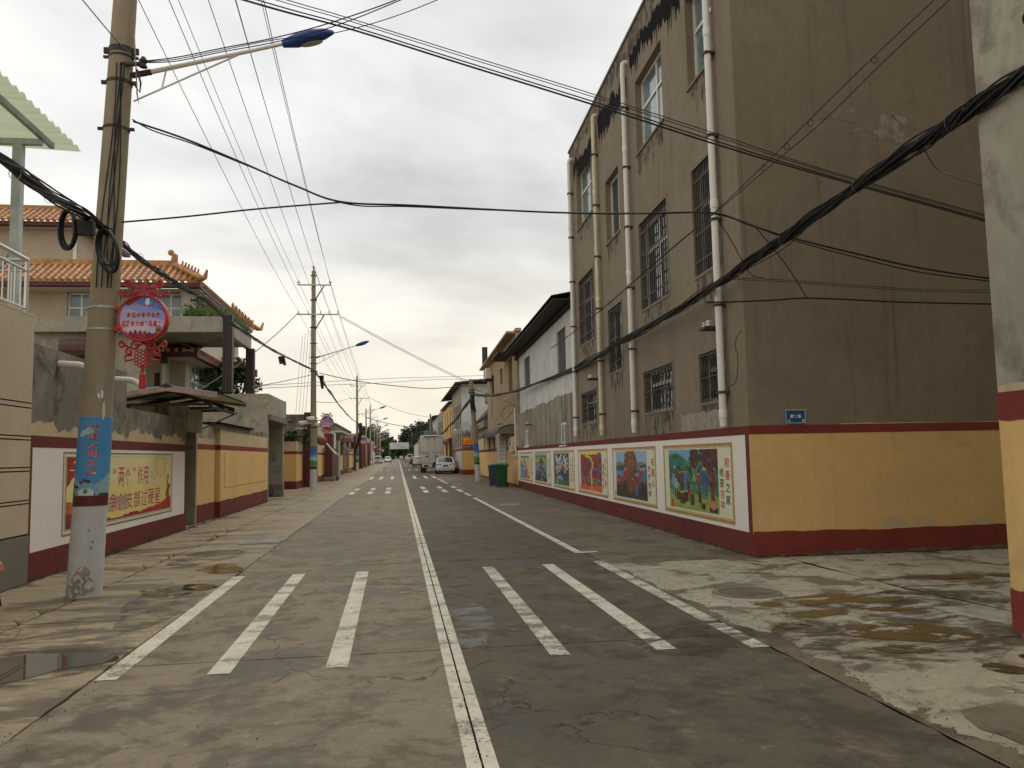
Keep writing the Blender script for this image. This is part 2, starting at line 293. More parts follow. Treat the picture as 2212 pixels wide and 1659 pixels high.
# ------------------------------------------------------------------ mesh building
OFF = {}                                     # world origin of each thing, parts are built relative to it
class MB:
    def __init__(s, fr=None): s.v = []; s.f = []; s.mi = []; s.fr = fr; s.m = 0
    def P(s, p): return tuple(s.fr(*p)) if s.fr else tuple(p)
    def add(s, pts, faces, m=None):
        b = len(s.v); s.v += [s.P(p) for p in pts]
        for f in faces: s.f.append([b+i for i in f]); s.mi.append(s.m if m is None else m)
        return s
    def quad(s, *p, m=None): return s.add(p, [list(range(len(p)))], m)
    def box(s, a0, a1, b0, b1, c0, c1, m=None):
        p = [(a, b, c) for c in (c0, c1) for b in (b0, b1) for a in (a0, a1)]
        return s.add(p, [(0, 2, 3, 1), (4, 5, 7, 6), (0, 1, 5, 4), (2, 6, 7, 3), (0, 4, 6, 2), (1, 3, 7, 5)], m)
    def bbox(s, a0, a1, b0, b1, c0, c1, e=.01, m=None):
        """box with chamfered vertical and top edges"""
        def ring(k, c): return [(a0+k, b0, c), (a1-k, b0, c), (a1, b0+k, c), (a1, b1-k, c), (a1-k, b1, c), (a0+k, b1, c), (a0, b1-k, c), (a0, b0+k, c)]
        r2 = [(min(max(x, a0+e), a1-e), min(max(y, b0+e), b1-e), c1) for x, y, _ in ring(e, c1)]
        return s.loft([ring(e, c0), ring(e, c1-e), r2], m=m)
    def loft(s, rings, cap=True, close=True, m=None):
        n = len(rings[0]); pts = [p for r in rings for p in r]; fs = []
        for i in range(len(rings)-1):
            for j in range(n if close else n-1):
                k = (j+1) % n; fs.append((i*n+j, i*n+k, (i+1)*n+k, (i+1)*n+j))
        if cap: fs.append(tuple(reversed(range(n)))); fs.append(tuple((len(rings)-1)*n+j for j in range(n)))
        return s.add(pts, fs, m)
    def tube(s, pts, r, n=8, cap=True, m=None):
        pts = [Vector(s.P(p)) for p in pts]; fr = s.fr; s.fr = None
        rr = r if isinstance(r, (list, tuple)) else [r]*len(pts); rings = []; prev = None
        for i, p in enumerate(pts):
            t = (pts[min(i+1, len(pts)-1)]-pts[max(i-1, 0)])
            t = t.normalized() if t.length > 1e-9 else Vector((0, 0, 1))
            a = prev if prev is not None else (Vector((0, 0, 1)) if abs(t.z) < .9 else Vector((1, 0, 0)))
            a = a-t*a.dot(t)
            if a.length < 1e-6: a = Vector((1, 0, 0)).cross(t)
            a.normalize(); b = t.cross(a); prev = a
            rings.append([tuple(p+(a*math.cos(q*2*PI/n)+b*math.sin(q*2*PI/n))*rr[i]) for q in range(n)])
        s.loft(rings, cap, True, m); s.fr = fr; return s
    def lathe(s, c, prof, n=16, m=None, cap=True):
        return s.loft([[(c[0]+r*math.cos(q*2*PI/n), c[1]+r*math.sin(q*2*PI/n), c[2]+z) for q in range(n)] for r, z in prof], cap, True, m)
    def disc(s, c, r, n=20, ax='z', m=None):
        P = {'z': lambda a, b: (c[0]+a, c[1]+b, c[2]), 'y': lambda a, b: (c[0]+a, c[1], c[2]+b), 'x': lambda a, b: (c[0], c[1]+a, c[2]+b)}[ax]
        return s.add([P(r*math.cos(q*2*PI/n), r*math.sin(q*2*PI/n)) for q in range(n)], [list(range(n))], m)
    def sphere(s, c, r, n=12, k=8, sq=(1, 1, 1), m=None):
        return s.loft([[(c[0]+r*sq[0]*math.sin(PI*i/k)*math.cos(q*2*PI/n), c[1]+r*sq[1]*math.sin(PI*i/k)*math.sin(q*2*PI/n), c[2]+r*sq[2]*math.cos(PI*i/k)) for q in range(n)] for i in range(1, k)], True, True, m)
    def mesh(s, name, mats, smooth=False, off=(0, 0, 0)):
        me = bpy.data.meshes.new(name)
        ox, oy, oz = off
        me.from_pydata([(x-ox, y-oy, z-oz) for x, y, z in s.v], [], s.f)
        for mt in (mats if isinstance(mats, (list, tuple)) else [mats]): me.materials.append(mt)
        if any(s.mi): me.polygons.foreach_set('material_index', s.mi)
        if smooth:
            me.polygons.foreach_set('use_smooth', [True]*len(me.polygons))
            try: me.set_sharp_from_angle(angle=math.radians(40))
            except Exception: pass
        me.update(); return me
def tag(o, label=None, cat=None, group=None, kind=None):
    if label: o['label'] = label
    if cat: o['category'] = cat
    if group: o['group'] = group
    if kind: o['kind'] = kind
    return o
def thing(name, loc, label=None, cat=None, group=None, kind=None):
    o = bpy.data.objects.new(name, None); COL.objects.link(o); o.location = loc; o.empty_display_size = .2
    OFF[o] = tuple(loc); return tag(o, label, cat, group, kind)
def part(name, mb, mat, parent=None, smooth=False, label=None, kind=None):
    off = OFF.get(parent, (0, 0, 0))
    o = bpy.data.objects.new(name, mb.mesh(name, mat, smooth, off)); COL.objects.link(o)
    if parent is not None: o.parent = parent
    OFF[o] = off; return tag(o, label, None, None, kind)
def single(name, mb, mat, label, cat, group=None, kind=None, smooth=False):
    """a thing that is one mesh, its origin at the middle of its foot"""
    v = np.array(mb.v); c = ((v[:, 0].min()+v[:, 0].max())/2, (v[:, 1].min()+v[:, 1].max())/2, v[:, 2].min())
    o = bpy.data.objects.new(name, mb.mesh(name, mat, smooth, c)); COL.objects.link(o); o.location = c
    OFF[o] = c; return tag(o, label, cat, group, kind)
def piece(name, me, loc, parent, rot=None, scale=None):
    """a copy of a shared mesh as a part"""
    o = bpy.data.objects.new(name, me); COL.objects.link(o); o.parent = parent
    off = OFF.get(parent, (0, 0, 0)); mt = Matrix.Translation(Vector(loc)-Vector(off))
    if rot is not None: mt = mt @ rot.to_4x4()
    if scale is not None: mt = mt @ Matrix.Diagonal(tuple(scale)+(1,))
    o.matrix_local = mt; OFF[o] = off; return o
def copy_tree(o, parent=None):
    c = o.copy(); COL.objects.link(c); c.parent = parent
    for ch in list(o.children): copy_tree(ch, c)
    return c
# frames: (along, out towards the viewer of the face, up)
FP = Vector((5.0, 11.07, 0)); FA_ = math.atan2(.6, 26.5)
FT = Vector((math.sin(FA_), math.cos(FA_), 0)); FN = Vector((-math.cos(FA_), math.sin(FA_), 0))
def FR(u, o, z): return FP+FT*u+FN*o+Vector((0, 0, z))          # right-hand street fronts
def FAL(u, o, z): return FP-FN*u-FT*o+Vector((0, 0, z))         # alley side of the tall building
def FL(x): return lambda u, o, z: Vector((x+o, u, z))           # left-hand fronts (face +x), u = y
def FX(y): return lambda u, o, z: Vector((u, y-o, z))           # faces towards the camera (face -y), u = x
def FRX(x): return lambda u, o, z: Vector((x-o, u, z))          # faces -x, u = y
def zg(y): return 0.0 if y < 60 else (y-60)*.0026               # the street climbs a little far off

def holes_wall(fr, u0, u1, z0, z1, holes, depth=.2, mb=None):
    """a wall face with real openings and their reveals; holes = (u0,u1,z0,z1)"""
    mb = mb or MB(fr); us = sorted({u0, u1, *[h[0] for h in holes], *[h[1] for h in holes]}); zs = sorted({z0, z1, *[h[2] for h in holes], *[h[3] for h in holes]})
    for i in range(len(us)-1):
        for j in range(len(zs)-1):
            a, b, c, d = us[i], us[i+1], zs[j], zs[j+1]; mu, mz = (a+b)/2, (c+d)/2
            if any(h[0] < mu < h[1] and h[2] < mz < h[3] for h in holes): continue
            mb.quad((a, 0, c), (b, 0, c), (b, 0, d), (a, 0, d))
    for a, b, c, d in holes:
        D = -depth
        mb.quad((a, 0, c), (a, D, c), (a, D, d), (a, 0, d)); mb.quad((b, 0, c), (b, 0, d), (b, D, d), (b, D, c))
        mb.quad((a, 0, d), (a, D, d), (b, D, d), (b, 0, d)); mb.quad((a, 0, c), (b, 0, c), (b, D, c), (a, D, c))
    return mb
def shell(fr, u0, u1, z0, z1, d, mb):
    """the other faces of a building behind a front face"""
    mb.quad((u0, 0, z0), (u0, -d, z0), (u0, -d, z1), (u0, 0, z1)); mb.quad((u1, 0, z0), (u1, 0, z1), (u1, -d, z1), (u1, -d, z0))
    mb.quad((u0, -d, z0), (u1, -d, z0), (u1, -d, z1), (u0, -d, z1)); mb.quad((u0, 0, z1), (u0, -d, z1), (u1, -d, z1), (u1, 0, z1))
    return mb
def window(parent, fr, u0, u1, z0, z1, rec=.17, style='cross', fm='pvc', gm='glass', fw=.055, sill=False, mull=.5, trans=.62):
    """frame + panes as sub-parts; set back by rec"""
    o0, o1 = -rec, -rec+.05; mb = MB(fr); w = u1-u0; h = z1-z0
    mb.box(u0, u0+fw, o0, o1, z0, z1); mb.box(u1-fw, u1, o0, o1, z0, z1)
    mb.box(u0+fw, u1-fw, o0, o1, z0, z0+fw); mb.box(u0+fw, u1-fw, o0, o1, z1-fw, z1)
    cells = []
    um = u0+w*mull; zt = z0+h*trans
    if style == 'cross':
        mb.box(um-fw/2, um+fw/2, o0, o1-.004, z0+fw, zt-fw/2); mb.box(u0+fw, u1-fw, o0, o1-.002, zt-fw/2, zt+fw/2); mb.box(um-fw/2, um+fw/2, o0, o1-.004, zt+fw/2, z1-fw)
        cells = [(u0+fw, um-fw/2, z0+fw, zt-fw/2), (um+fw/2, u1-fw, z0+fw, zt-fw/2), (u0+fw, um-fw/2, zt+fw/2, z1-fw), (um+fw/2, u1-fw, zt+fw/2, z1-fw)]
    elif style == 'two':
        mb.box(um-fw/2, um+fw/2, o0, o1-.004, z0+fw, z1-fw); cells = [(u0+fw, um-fw/2, z0+fw, z1-fw), (um+fw/2, u1-fw, z0+fw, z1-fw)]
    elif style == 'multi':
        n = max(2, int(round(w/.6)))
        mb.box(u0+fw, u1-fw, o0, o1-.002, zt-fw/2, zt+fw/2)
        for k in range(n):
            a = u0+w*k/n+fw/2; b = u0+w*(k+1)/n-fw/2
            if k: mb.box(u0+w*k/n-fw/2, u0+w*k/n+fw/2, o0, o1-.004, z0+fw, zt-fw/2); mb.box(u0+w*k/n-fw/2, u0+w*k/n+fw/2, o0, o1-.004, zt+fw/2, z1-fw)
            cells += [(a, b, z0+fw, zt-fw/2), (a, b, zt+fw/2, z1-fw)]
    else: cells = [(u0+fw, u1-fw, z0+fw, z1-fw)]
    f = part('window', mb, M[fm], parent)
    for a, b, c, d in cells:
        part('pane', MB(fr).box(a-.005, b+.005, o0+.012, o0+.022, c-.005, d+.005), M[gm], f)
    if sill: part('sill', MB(fr).box(u0-.06, u1+.06, -.02, .06, z0-.07, z0-.004), M['plinth'], f)
    return f
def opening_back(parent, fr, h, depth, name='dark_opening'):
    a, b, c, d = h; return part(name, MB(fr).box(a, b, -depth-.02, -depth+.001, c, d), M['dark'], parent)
_barm = {}
def grille(win, fr, u0, u1, z0, z1, n, kind='bars', mat='iron', out=-.03, cross=4):
    """security bars: every bar an object of its own under the window"""
    key = (kind, round(z1-z0, 2), mat)
    if key not in _barm:
        h = z1-z0
        _barm[key] = MB().box(-.009, .009, -.009, .009, 0, h).mesh('bar', M[mat])
    for k in range(n):
        u = u0+(u1-u0)*(k+.5)/n; piece('bar', _barm[key], fr(u, out, z0), win)
    if kind == 'bars':
        for k in range(cross):
            z = z0+(z1-z0)*(k+.5)/cross; part('cross_bar', MB(fr).box(u0, u1, out+.009, out+.017, z-.02, z+.02), M['rust'], win)
    else:
        mb = MB(fr); h = z1-z0
        for k in range(n-1):
            a = u0+(u1-u0)*(k+.5)/n; b = u0+(u1-u0)*(k+1.5)/n
            for s in range(2):
                zc = z0+h*(.28+.44*s); mb.tube([(a, out+.012, zc-h*.2), (b, out+.012, zc+h*.2)], .006, 4); mb.tube([(b, out+.016, zc-h*.2), (a, out+.016, zc+h*.2)], .006, 4)
        for z in (z0+h*.04, z0+h*.5, z0+h*.96): mb.box(u0, u1, out+.009, out+.022, z-.012, z+.012)
        part('lattice', mb, M[mat], win)
def ragged(fr, u0, u1, z0, z1, amp, n, out=.003, low=False, seed=1):
    """strip with one torn edge (top unless low)"""
    r = random.Random(seed); a = 0; mb = MB(fr); prev = None; ph = [r.uniform(0, 6) for _ in range(4)]
    for k in range(n+1):
        u = u0+(u1-u0)*k/n; x = k/n*40
        d = amp*(.45*math.sin(x*.55+ph[0])+.3*math.sin(x*1.3+ph[1])+.25*math.sin(x*2.9+ph[2])+r.uniform(-.25, .25))
        p = ((u, out, z0), (u, out, z1+d)) if not low else ((u, out, z0+d), (u, out, z1))
        if prev: mb.quad(prev[0], p[0], p[1], prev[1])
        prev = p
    return mb
# ------------------------------------------------------------------ lettering: flat print made from the built-in font
_tm = {}
def glyph(s, bold=.02):
    if (s, bold) in _tm: return _tm[(s, bold)]
    c = bpy.data.curves.new('lettering', 'FONT'); c.body = s; c.size = 1; c.resolution_u = 2; c.offset = bold
    o = bpy.data.objects.new('lettering', c); COL.objects.link(o); bpy.context.view_layer.update()
    dg = bpy.context.evaluated_depsgraph_get(); me = bpy.data.meshes.new_from_object(o.evaluated_get(dg))
    v = [tuple(x.co) for x in me.vertices]; f = [list(p.vertices) for p in me.polygons]
    bpy.data.objects.remove(o); bpy.data.curves.remove(c); bpy.data.meshes.remove(me)
    xs = [p[0] for p in v] or [0]; ys = [p[1] for p in v] or [0]
    _tm[(s, bold)] = (v, f, min(xs), max(xs), min(ys), max(ys)); return _tm[(s, bold)]
def put_text(mb, s, u0, u1, z0, z1, out, bold=.02, flip=1, m=None):
    """one string stretched into the box u0..u1 (reading direction), z0..z1 on the builder's frame"""
    v, f, a, b, c, d = glyph(s, bold)
    if not f: return
    mb.add([(u0+(x-a)/(b-a or 1)*(u1-u0), out, z0+(y-c)/(d-c or 1)*(z1-z0)) for x, y, _ in v], f, m)
def put_chars(mb, s, u0, u1, z0, z1, out, gap=.18, bold=.02, vertical=False, m=None):
    n = len(s)
    for k, ch in enumerate(s):
        if ch == ' ': continue
        if vertical:
            h = (z1-z0)/n; za = z1-h*(k+1)+h*gap/2; zb = z1-h*k-h*gap/2; ua, ub = u0, u1
        else:
            w = (u1-u0)/n; ua = u0+w*k+w*gap/2; ub = u0+w*(k+1)-w*gap/2; za, zb = z0, z1
        if ch in '“”':
            hh = zb-za; za += hh*.68; ww = ub-ua; ua += ww*.25; ub -= ww*.25
        if ch in '二': hh = zb-za; za += hh*.16; zb -= hh*.16
        put_text(mb, ch, ua, ub, za, zb, out, bold, m=m)
# ------------------------------------------------------------------ flat pictures: a fine grid of coloured print
class Pic:
    def __init__(s, w, h, c): s.w, s.h = w, h; s.a = np.zeros((h, w, 3)); s.a[:] = lin(c); s.Y, s.X = np.mgrid[0:h, 0:w]; s.X = (s.X+.5)/w; s.Y = 1-(s.Y+.5)/h; s.r = np.random.RandomState(w*7+h)
    def put(s, mask, c, jit=.12):
        c = np.array(lin(c)); k = 1+jit*(s.r.rand(s.h, s.w, 1)-.5)*2; s.a = np.where(mask[..., None], c*k, s.a)
    def ell(s, x, y, rx, ry, c, jit=.15): s.put(((s.X-x)/rx)**2+((s.Y-y)/ry)**2 < 1, c, jit)
    def rect(s, x0, x1, y0, y1, c, jit=.1): s.put((s.X > x0) & (s.X < x1) & (s.Y > y0) & (s.Y < y1), c, jit)
    def below(s, fn, c, jit=.12): s.put(s.Y < fn(s.X), c, jit)
    def line(s, pts, w, c, jit=.12):
        m = np.zeros((s.h, s.w), bool)
        for (x0, y0), (x1, y1) in zip(pts, pts[1:]):
            dx, dy = x1-x0, y1-y0; t = np.clip(((s.X-x0)*dx+(s.Y-y0)*dy)/(dx*dx+dy*dy+1e-9), 0, 1); m |= (s.X-x0-t*dx)**2+(s.Y-y0-t*dy)**2 < w*w
        s.put(m, c, jit)
    def dots(s, n, x0, x1, y0, y1, r, cols, sq=1.0):
        for _ in range(n):
            s.ell(x0+(x1-x0)*s.r.rand(), y0+(y1-y0)*s.r.rand(), r*(.6+.8*s.r.rand()), r*sq*(.6+.8*s.r.rand()), cols[s.r.randint(len(cols))])
    def person(s, x, y, h, top, leg, hair=(40, 25, 20)):
        s.rect(x-h*.07, x-h*.01, y, y+h*.48, leg); s.rect(x+h*.01, x+h*.07, y, y+h*.5, leg); s.ell(x, y+h*.62, h*.105, h*.22, top); s.line([(x-h*.08, y+h*.75), (x-h*.15, y+h*.5)], h*.03, top); s.line([(x+h*.08, y+h*.75), (x+h*.16, y+h*.56)], h*.03, top); s.ell(x, y+h*.89, h*.055, h*.085, (205, 150, 115)); s.ell(x, y+h*.96, h*.06, h*.05, hair)
def put_pic(name, pic, fr, u0, u1, z0, z1, out, parent, flip=False, kind=None, mask=None):
    w, h = pic.w, pic.h; mb = MB(fr)
    pts = [((u0+(u1-u0)*i/w), out, z1-(z1-z0)*j/h) for j in range(h+1) for i in range(w+1)]
    idx = [(j, i) for j in range(h) for i in range(w) if mask is None or mask[j, i]]
    mb.add(pts, [(j*(w+1)+i, j*(w+1)+i+1, (j+1)*(w+1)+i+1, (j+1)*(w+1)+i) for j, i in idx])
    o = part(name, mb, M['print'], parent)
    at_ = o.data.attributes.new('Col', 'FLOAT_COLOR', 'FACE')
    c = np.ones((len(idx), 4)); c[:, :3] = np.array([pic.a[j, i] for j, i in idx]); at_.data.foreach_set('color', c.astype(np.float32).ravel())
    return o
# ------------------------------------------------------------------ cables
def crom(pts, n=8):
    P = [pts[0]]+list(pts)+[pts[-1]]; out = []
    for i in range(1, len(P)-2):
        for k in range(n):
            t = k/n; a, b, c, d = P[i-1], P[i], P[i+1], P[i+2]
            out.append(.5*((2*b)+(c-a)*t+(2*a-5*b+4*c-d)*t*t+(3*b-a-3*c+d)*t**3))
    out.append(P[-2]); return out
def sag(a, b, s, n=24):
    a, b = Vector(a), Vector(b); return [a.lerp(b, k/n)+Vector((0, 0, -4*s*(k/n)*(1-k/n))) for k in range(n+1)]
def bundle(path, r, strands, sr, seed=1, n=5, twist=.35):
    rnd = random.Random(seed); mb = MB(); L = len(path)
    for s_ in range(strands):
        ph = rnd.uniform(0, 6.3); rad = r*math.sqrt(rnd.random()); fq = rnd.uniform(.5, 1)*twist; wob = [rnd.uniform(0, 6.3) for _ in range(3)]; pts = []
        for i, p in enumerate(path):
            q = rad*(1+.3*math.sin(i*.37+wob[0])+.25*math.sin(i*.13+wob[1])); an = ph+fq*i+.5*math.sin(i*.21+wob[2])
            pts.append(p+Vector((math.cos(an)*q, 0, math.sin(an)*q)))
        mb.tube(pts, sr*rnd.uniform(.7, 1.25), n)
    return mb
# ================================================================== SETTING
def slab_mesh(x0, x1, y0, y1, z=0.0, th=.06, g=.008, wob=.004, seed=0):
    r = random.Random(seed); mb = MB(); n = max(2, int((y1-y0)/(.14 if y0 < 20 else .8)))
    def edge(xa, s): return [(xa+s*g+r.uniform(-wob, wob), y0+g+(y1-y0-2*g)*k/n) for k in range(n+1)]
    l = edge(x0, 1); rt = edge(x1, -1); ring = l+rt[::-1]
    c = [(x, y, z+zg(y)) for x, y in ring]; b = [(x, y, z-th+zg(y)) for x, y in ring]
    N = len(ring)
    for k in range(n): mb.quad(c[k], c[N-1-k], c[N-2-k], c[k+1])
    for k in range(N): mb.quad(c[k], c[(k+1) % N], b[(k+1) % N], b[k])
    return mb
g = MB(); g.quad((-1500, -300, -.05), (1500, -300, -.05), (1500, 60, -.05), (-1500, 60, -.05)); g.quad((-1500, 60, -.05), (1500, 60, -.05), (1500, 2600, -.05+zg(900)), (-1500, 2600, -.05+zg(900)))
g2 = MB(); g2.quad((-1500, -300, -.06), (1500, -300, -.06), (1500, 60, -.06), (-1500, 60, -.06)); g2.quad((-1500, 60, -.06), (1500, 60, -.06), (1500, 900, -.06+zg(900)), (-1500, 900, -.06+zg(900))); g2.quad((-1500, 900, -.06+zg(900)), (1500, 900, -.06+zg(900)), (1500, 3000, -.06+zg(900)), (-1500, 3000, -.06+zg(900)))
part('ground', g2, M['earth'], None, kind='structure')
XL, XC, XR = -2.12, .395, 2.82
def strip(x0, x1, y0, y1, z): 
    mb = MB(); mb.quad((x0, y0, z+zg(y0)), (x1, y0, z+zg(y0)), (x1, 60, z), (x0, 60, z)); mb.quad((x0, 60, z), (x1, 60, z), (x1, y1, z+zg(y1)), (x0, y1, z+zg(y1))); return mb
road = part('road', strip(XL, XR, -8, 480, -.02), M['joint'], None, kind='structure')
js = [-8, -3.4, 1.6]+[6.5+5.4*k for k in range(10)]
for a, b in zip(js, js[1:]):
    part('concrete_slab', slab_mesh(XL, XC, a, b, seed=int(a*7), g=.011, wob=.014), M['road_l'], road)
    part('concrete_slab', slab_mesh(XC, XR, a, b, seed=int(a*9)+1, g=.011, wob=.014), M['road_r'], road)
part('far_roadway', slab_mesh(XL, XC, js[-1], 480), M['road_l'], road); part('far_roadway', slab_mesh(XC, XR, js[-1], 480), M['road_r'], road)
pave = part('pavement', strip(-5.6, XL, -8, 480, -.024), M['joint'], None, kind='structure')
jp = [-8, -2, 3.2, 8.4, 13.2, 18.4, 24, 30, 36.5, 43, 50]
for a, b in zip(jp, jp[1:]):
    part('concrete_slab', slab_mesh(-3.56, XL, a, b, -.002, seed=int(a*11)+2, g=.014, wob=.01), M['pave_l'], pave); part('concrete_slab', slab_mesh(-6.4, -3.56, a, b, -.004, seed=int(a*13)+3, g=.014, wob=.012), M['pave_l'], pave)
part('far_pavement', slab_mesh(-7.5, XL, 50, 480, -.003), M['pave_l'], pave)
verge = part('verge', strip(XR, 7, 11, 480, -.024), M['joint'], None, kind='structure')
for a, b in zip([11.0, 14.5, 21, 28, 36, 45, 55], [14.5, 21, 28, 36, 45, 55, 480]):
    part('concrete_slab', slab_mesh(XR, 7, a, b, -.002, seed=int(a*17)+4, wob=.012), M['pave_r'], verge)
alley = part('alley', MB().quad((XR, -8, -.024), (30, -8, -.024), (30, 11, -.024), (XR, 11, -.024)), M['joint'], None, kind='structure')
def alley_slab(pts, mat, z): mb = MB(); mb.quad(*[(x, y, z) for x, y in pts]); return part('concrete_slab', mb, M[mat], alley)
rr = random.Random(5)
edge = [(XR+.006+.012*abs(math.sin(y*2.3))*rr.random()+rr.uniform(0, .014), y) for y in np.linspace(-8, 10.98, 60)]
alley_slab(edge+[(5.35+.03*math.sin(y*3), y) for y in np.linspace(10.98, 8.3, 8)]+[(5.6, 6.0), (5.2, 5.0), (4.95, 2.0), (4.9, -8)], 'alley', -.001)
alley_slab([(5.39, 10.95), (5.39, 8.3), (9, 8.28), (30, 8.2), (30, 10.95)], 'alley', -.003); alley_slab([(5.42, 8.28), (5.63, 6.0), (30, 6.0), (30, 8.18)], 'alley', -.006)
rg = random.Random(44)
part('repair_patch', MB().quad(*[(x+rg.uniform(-.05, .05), y+rg.uniform(-.05, .05), .0035) for x, y in [(XR+.02+.02*k, 2.0+.16*k) for k in range(15)]+[(3.2+.13*k, 4.4-.0*k+.06*math.sin(k*1.3)) for k in range(11)]+[(4.7+.02*k, 4.2-.25*k) for k in range(9)]]), M['pave_r'], alley, label='dark repaired patch of concrete at the alley mouth')
def edge_wear(y0, y1, w0, w1, z, seed):
    r = random.Random(seed); L_, R_ = [], []; n = int((y1-y0)/.035); q = .5
    for k in range(n+1):
        y = y0+(y1-y0)*k/n; q = min(1, max(0, q+r.uniform(-.22, .22))); L_.append((XR+.002, y, z)); R_.append((XR+.01+(w0+(w1-w0)*q)*min(1, 4*k/n+.1, 4*(n-k)/n+.1), y, z))
    return part('worn_edge', MB().quad(*(L_+R_[::-1])), M['pave_r'], alley)
edge_wear(4.3, 7.0, .03, .22, .0012, 3); edge_wear(6.4, 9.2, .01, .13, .0016, 4); edge_wear(8.8, 11.0, .01, .10, .0014, 5); edge_wear(2.0, 4.6, .04, .25, .0018, 6)
# painted markings, each its own sheet
def stripe(x0, x1, y0, y1, mat='paint', z=.004, name='crossing_stripe', skew=0.0):
    n = max(1, int((y1-y0)/.6)); mb = MB(); r = random.Random(int(x0*100+y0*10))
    for k in range(n):
        a, b = y0+(y1-y0)*k/n, y0+(y1-y0)*(k+1)/n; s0, s1 = skew*k/n, skew*(k+1)/n
        mb.quad((x0+s0, a, z+zg(a)), (x1+s0, a, z+zg(a)), (x1+s1, b, z+zg(b)), (x0+s1, b, z+zg(b)))
    return part(name, mb, M[mat], road)
for x0, x1, mt in ((-2.10, -1.95, 'paint'), (-1.35, -1.19, 'paint'), (-.53, -.37, 'paint'), (1.12, 1.27, 'paint_worn'), (1.94, 2.10, 'paint')):
    stripe(x0, x1, 6.12, 11.12, mt, skew=-.03 if x0 < 0 else .0)
stripe(2.66, 2.81, 6.03, 6.93); stripe(2.66, 2.81, 7.05, 11.27, 'paint_worn', skew=.03)
for x0, x1 in ((XC-.078, XC-.006), (XC+.006, XC+.078)):
    part('centre_line', (lambda mb: [mb.quad((x0, a, .004+zg(a)), (x1, a, .004+zg(a)), (x1, b, .004+zg(b)), (x0, b, .004+zg(b))) for a, b in zip(list(range(-6, 60, 3))+[60], list(range(-3, 60, 3))+[60, 290])] and mb)(MB()), M['paint'], road)
stripe(2.66, 2.79, 12.4, 29.5, 'paint', name='bay_line'); stripe(2.66, 3.02, 12.26, 12.4, name='bay_line'); stripe(2.66, 2.79, 31, 33.8, name='bay_line'); stripe(2.66, 2.79, 45.5, 57, name='bay_line')
for y0, y1, xs in ((34.9, 37.6, (-2.0, -1.22, -.46, 1.2, 2.02, 2.7)), (39.2, 41.8, (-2.0, -1.22, -.46, 1.2, 2.02, 2.7)), (58.5, 66, (-1.98, -1.26, -.44, 1.22, 2.04, 2.66)), (92, 97, (-1.9, -1.1, 1.3, 2.1)), (133, 141, (-1.9, -1.3, -.5, 1.2, 2.0)), (178, 190, (-1.9, -1.2, -.5, 1.2, 2.0))):
    for x in xs: stripe(x-.11, x+.11, y0, y1, name='rumble_stripe')
def puddle(cx, cy, rx, ry, mat, seed, z=.003, label=None, n=44, rot=0.0):
    r = random.Random(seed); ph = [r.uniform(0, 6.3) for _ in range(4)]; pts = []
    for k in range(n):
        a = k*2*PI/n; q = 1+.16*math.sin(2*a+ph[0])+.1*math.sin(3*a+ph[1])+.05*math.sin(5*a+ph[2])+.02*math.sin(9*a+ph[3])
        x, y = rx*q*math.cos(a), ry*q*math.sin(a); pts.append((cx+x*math.cos(rot)-y*math.sin(rot), cy+x*math.sin(rot)+y*math.cos(rot), z))
    return single('puddle', MB().quad(*pts), M[mat], label, 'puddle', kind='structure')
puddle(-3.05, 6.55, .95, .75, 'damp', 52, .0015, 'wide damp patch round the puddle on the left pavement')
puddle(-2.5, 9.3, .42, 1.2, 'damp', 53, .0012, 'damp streak on the pavement joint beside the lamp post')
puddle(-3.0, 13.5, .5, 1.0, 'damp', 54, .0012, 'damp patch on the pavement before the drain grate')
puddle(2.35, 6.45, .5, .6, 'damp', 55, .0058, 'dark damp patch between the right crossing stripes')
puddle(4.1, 6.6, 1.0, 1.3, 'damp', 56, .0009, 'broad damp stain in the alley mouth')
puddle(5.2, 7.6, .9, .5, 'damp', 57, .0007, 'damp stain along the alley joint')
puddle(-3.0, 6.62, .78, .42, 'puddle', 2, label='wide shallow puddle on the left pavement mirroring the wall')
puddle(.64, 7.5, .2, 1.0, 'wetfilm', 31, .0045, 'small bright puddle beside the white centre line')
puddle(-2.6, 10.2, .36, .5, 'mud', 8, label='brown puddle at the joint near the lamp post'); puddle(-2.45, 12.0, .3, .55, 'mud', 12, label='brown puddle on the pavement beyond the lamp post')
for k, (x, y, a, b, s) in enumerate(((4.3, 7.75, .7, .3, 3), (3.75, 7.15, .35, .16, 4), (4.1, 6.25, .55, .32, 5), (4.6, 7.2, .3, .14, 21), (3.72, 5.75, .2, .16, 9), (4.55, 5.3, .22, .1, 10), (4.05, 5.1, .12, .16, 11), (6.4, 8.75, .9, .16, 12), (7.4, 8.35, .5, .12, 13), (3.35, 6.7, .18, .12, 15))):
    puddle(x, y, a, b, 'mud', s, .0015+.0006*k, 'muddy brown puddle on the pale alley concrete'); bpy.context.scene.collection.objects[-1]['group'] = 'muddy puddles in the alley mouth'
mh = thing('manhole_cover', (3.66, 8.35, 0), 'round iron manhole cover set in the pale alley concrete', 'manhole')
part('cover_ring', MB().lathe((3.66, 8.35, 0), [(.30, .002), (.30, .007), (.36, .007), (.36, .002)], 36, cap=False), M['plinth'], mh)
part('cover_plate', MB().lathe((3.66, 8.35, 0), [(.29, .001), (.29, .0045), (.0, .0045)], 36), M['pave_r'], mh)
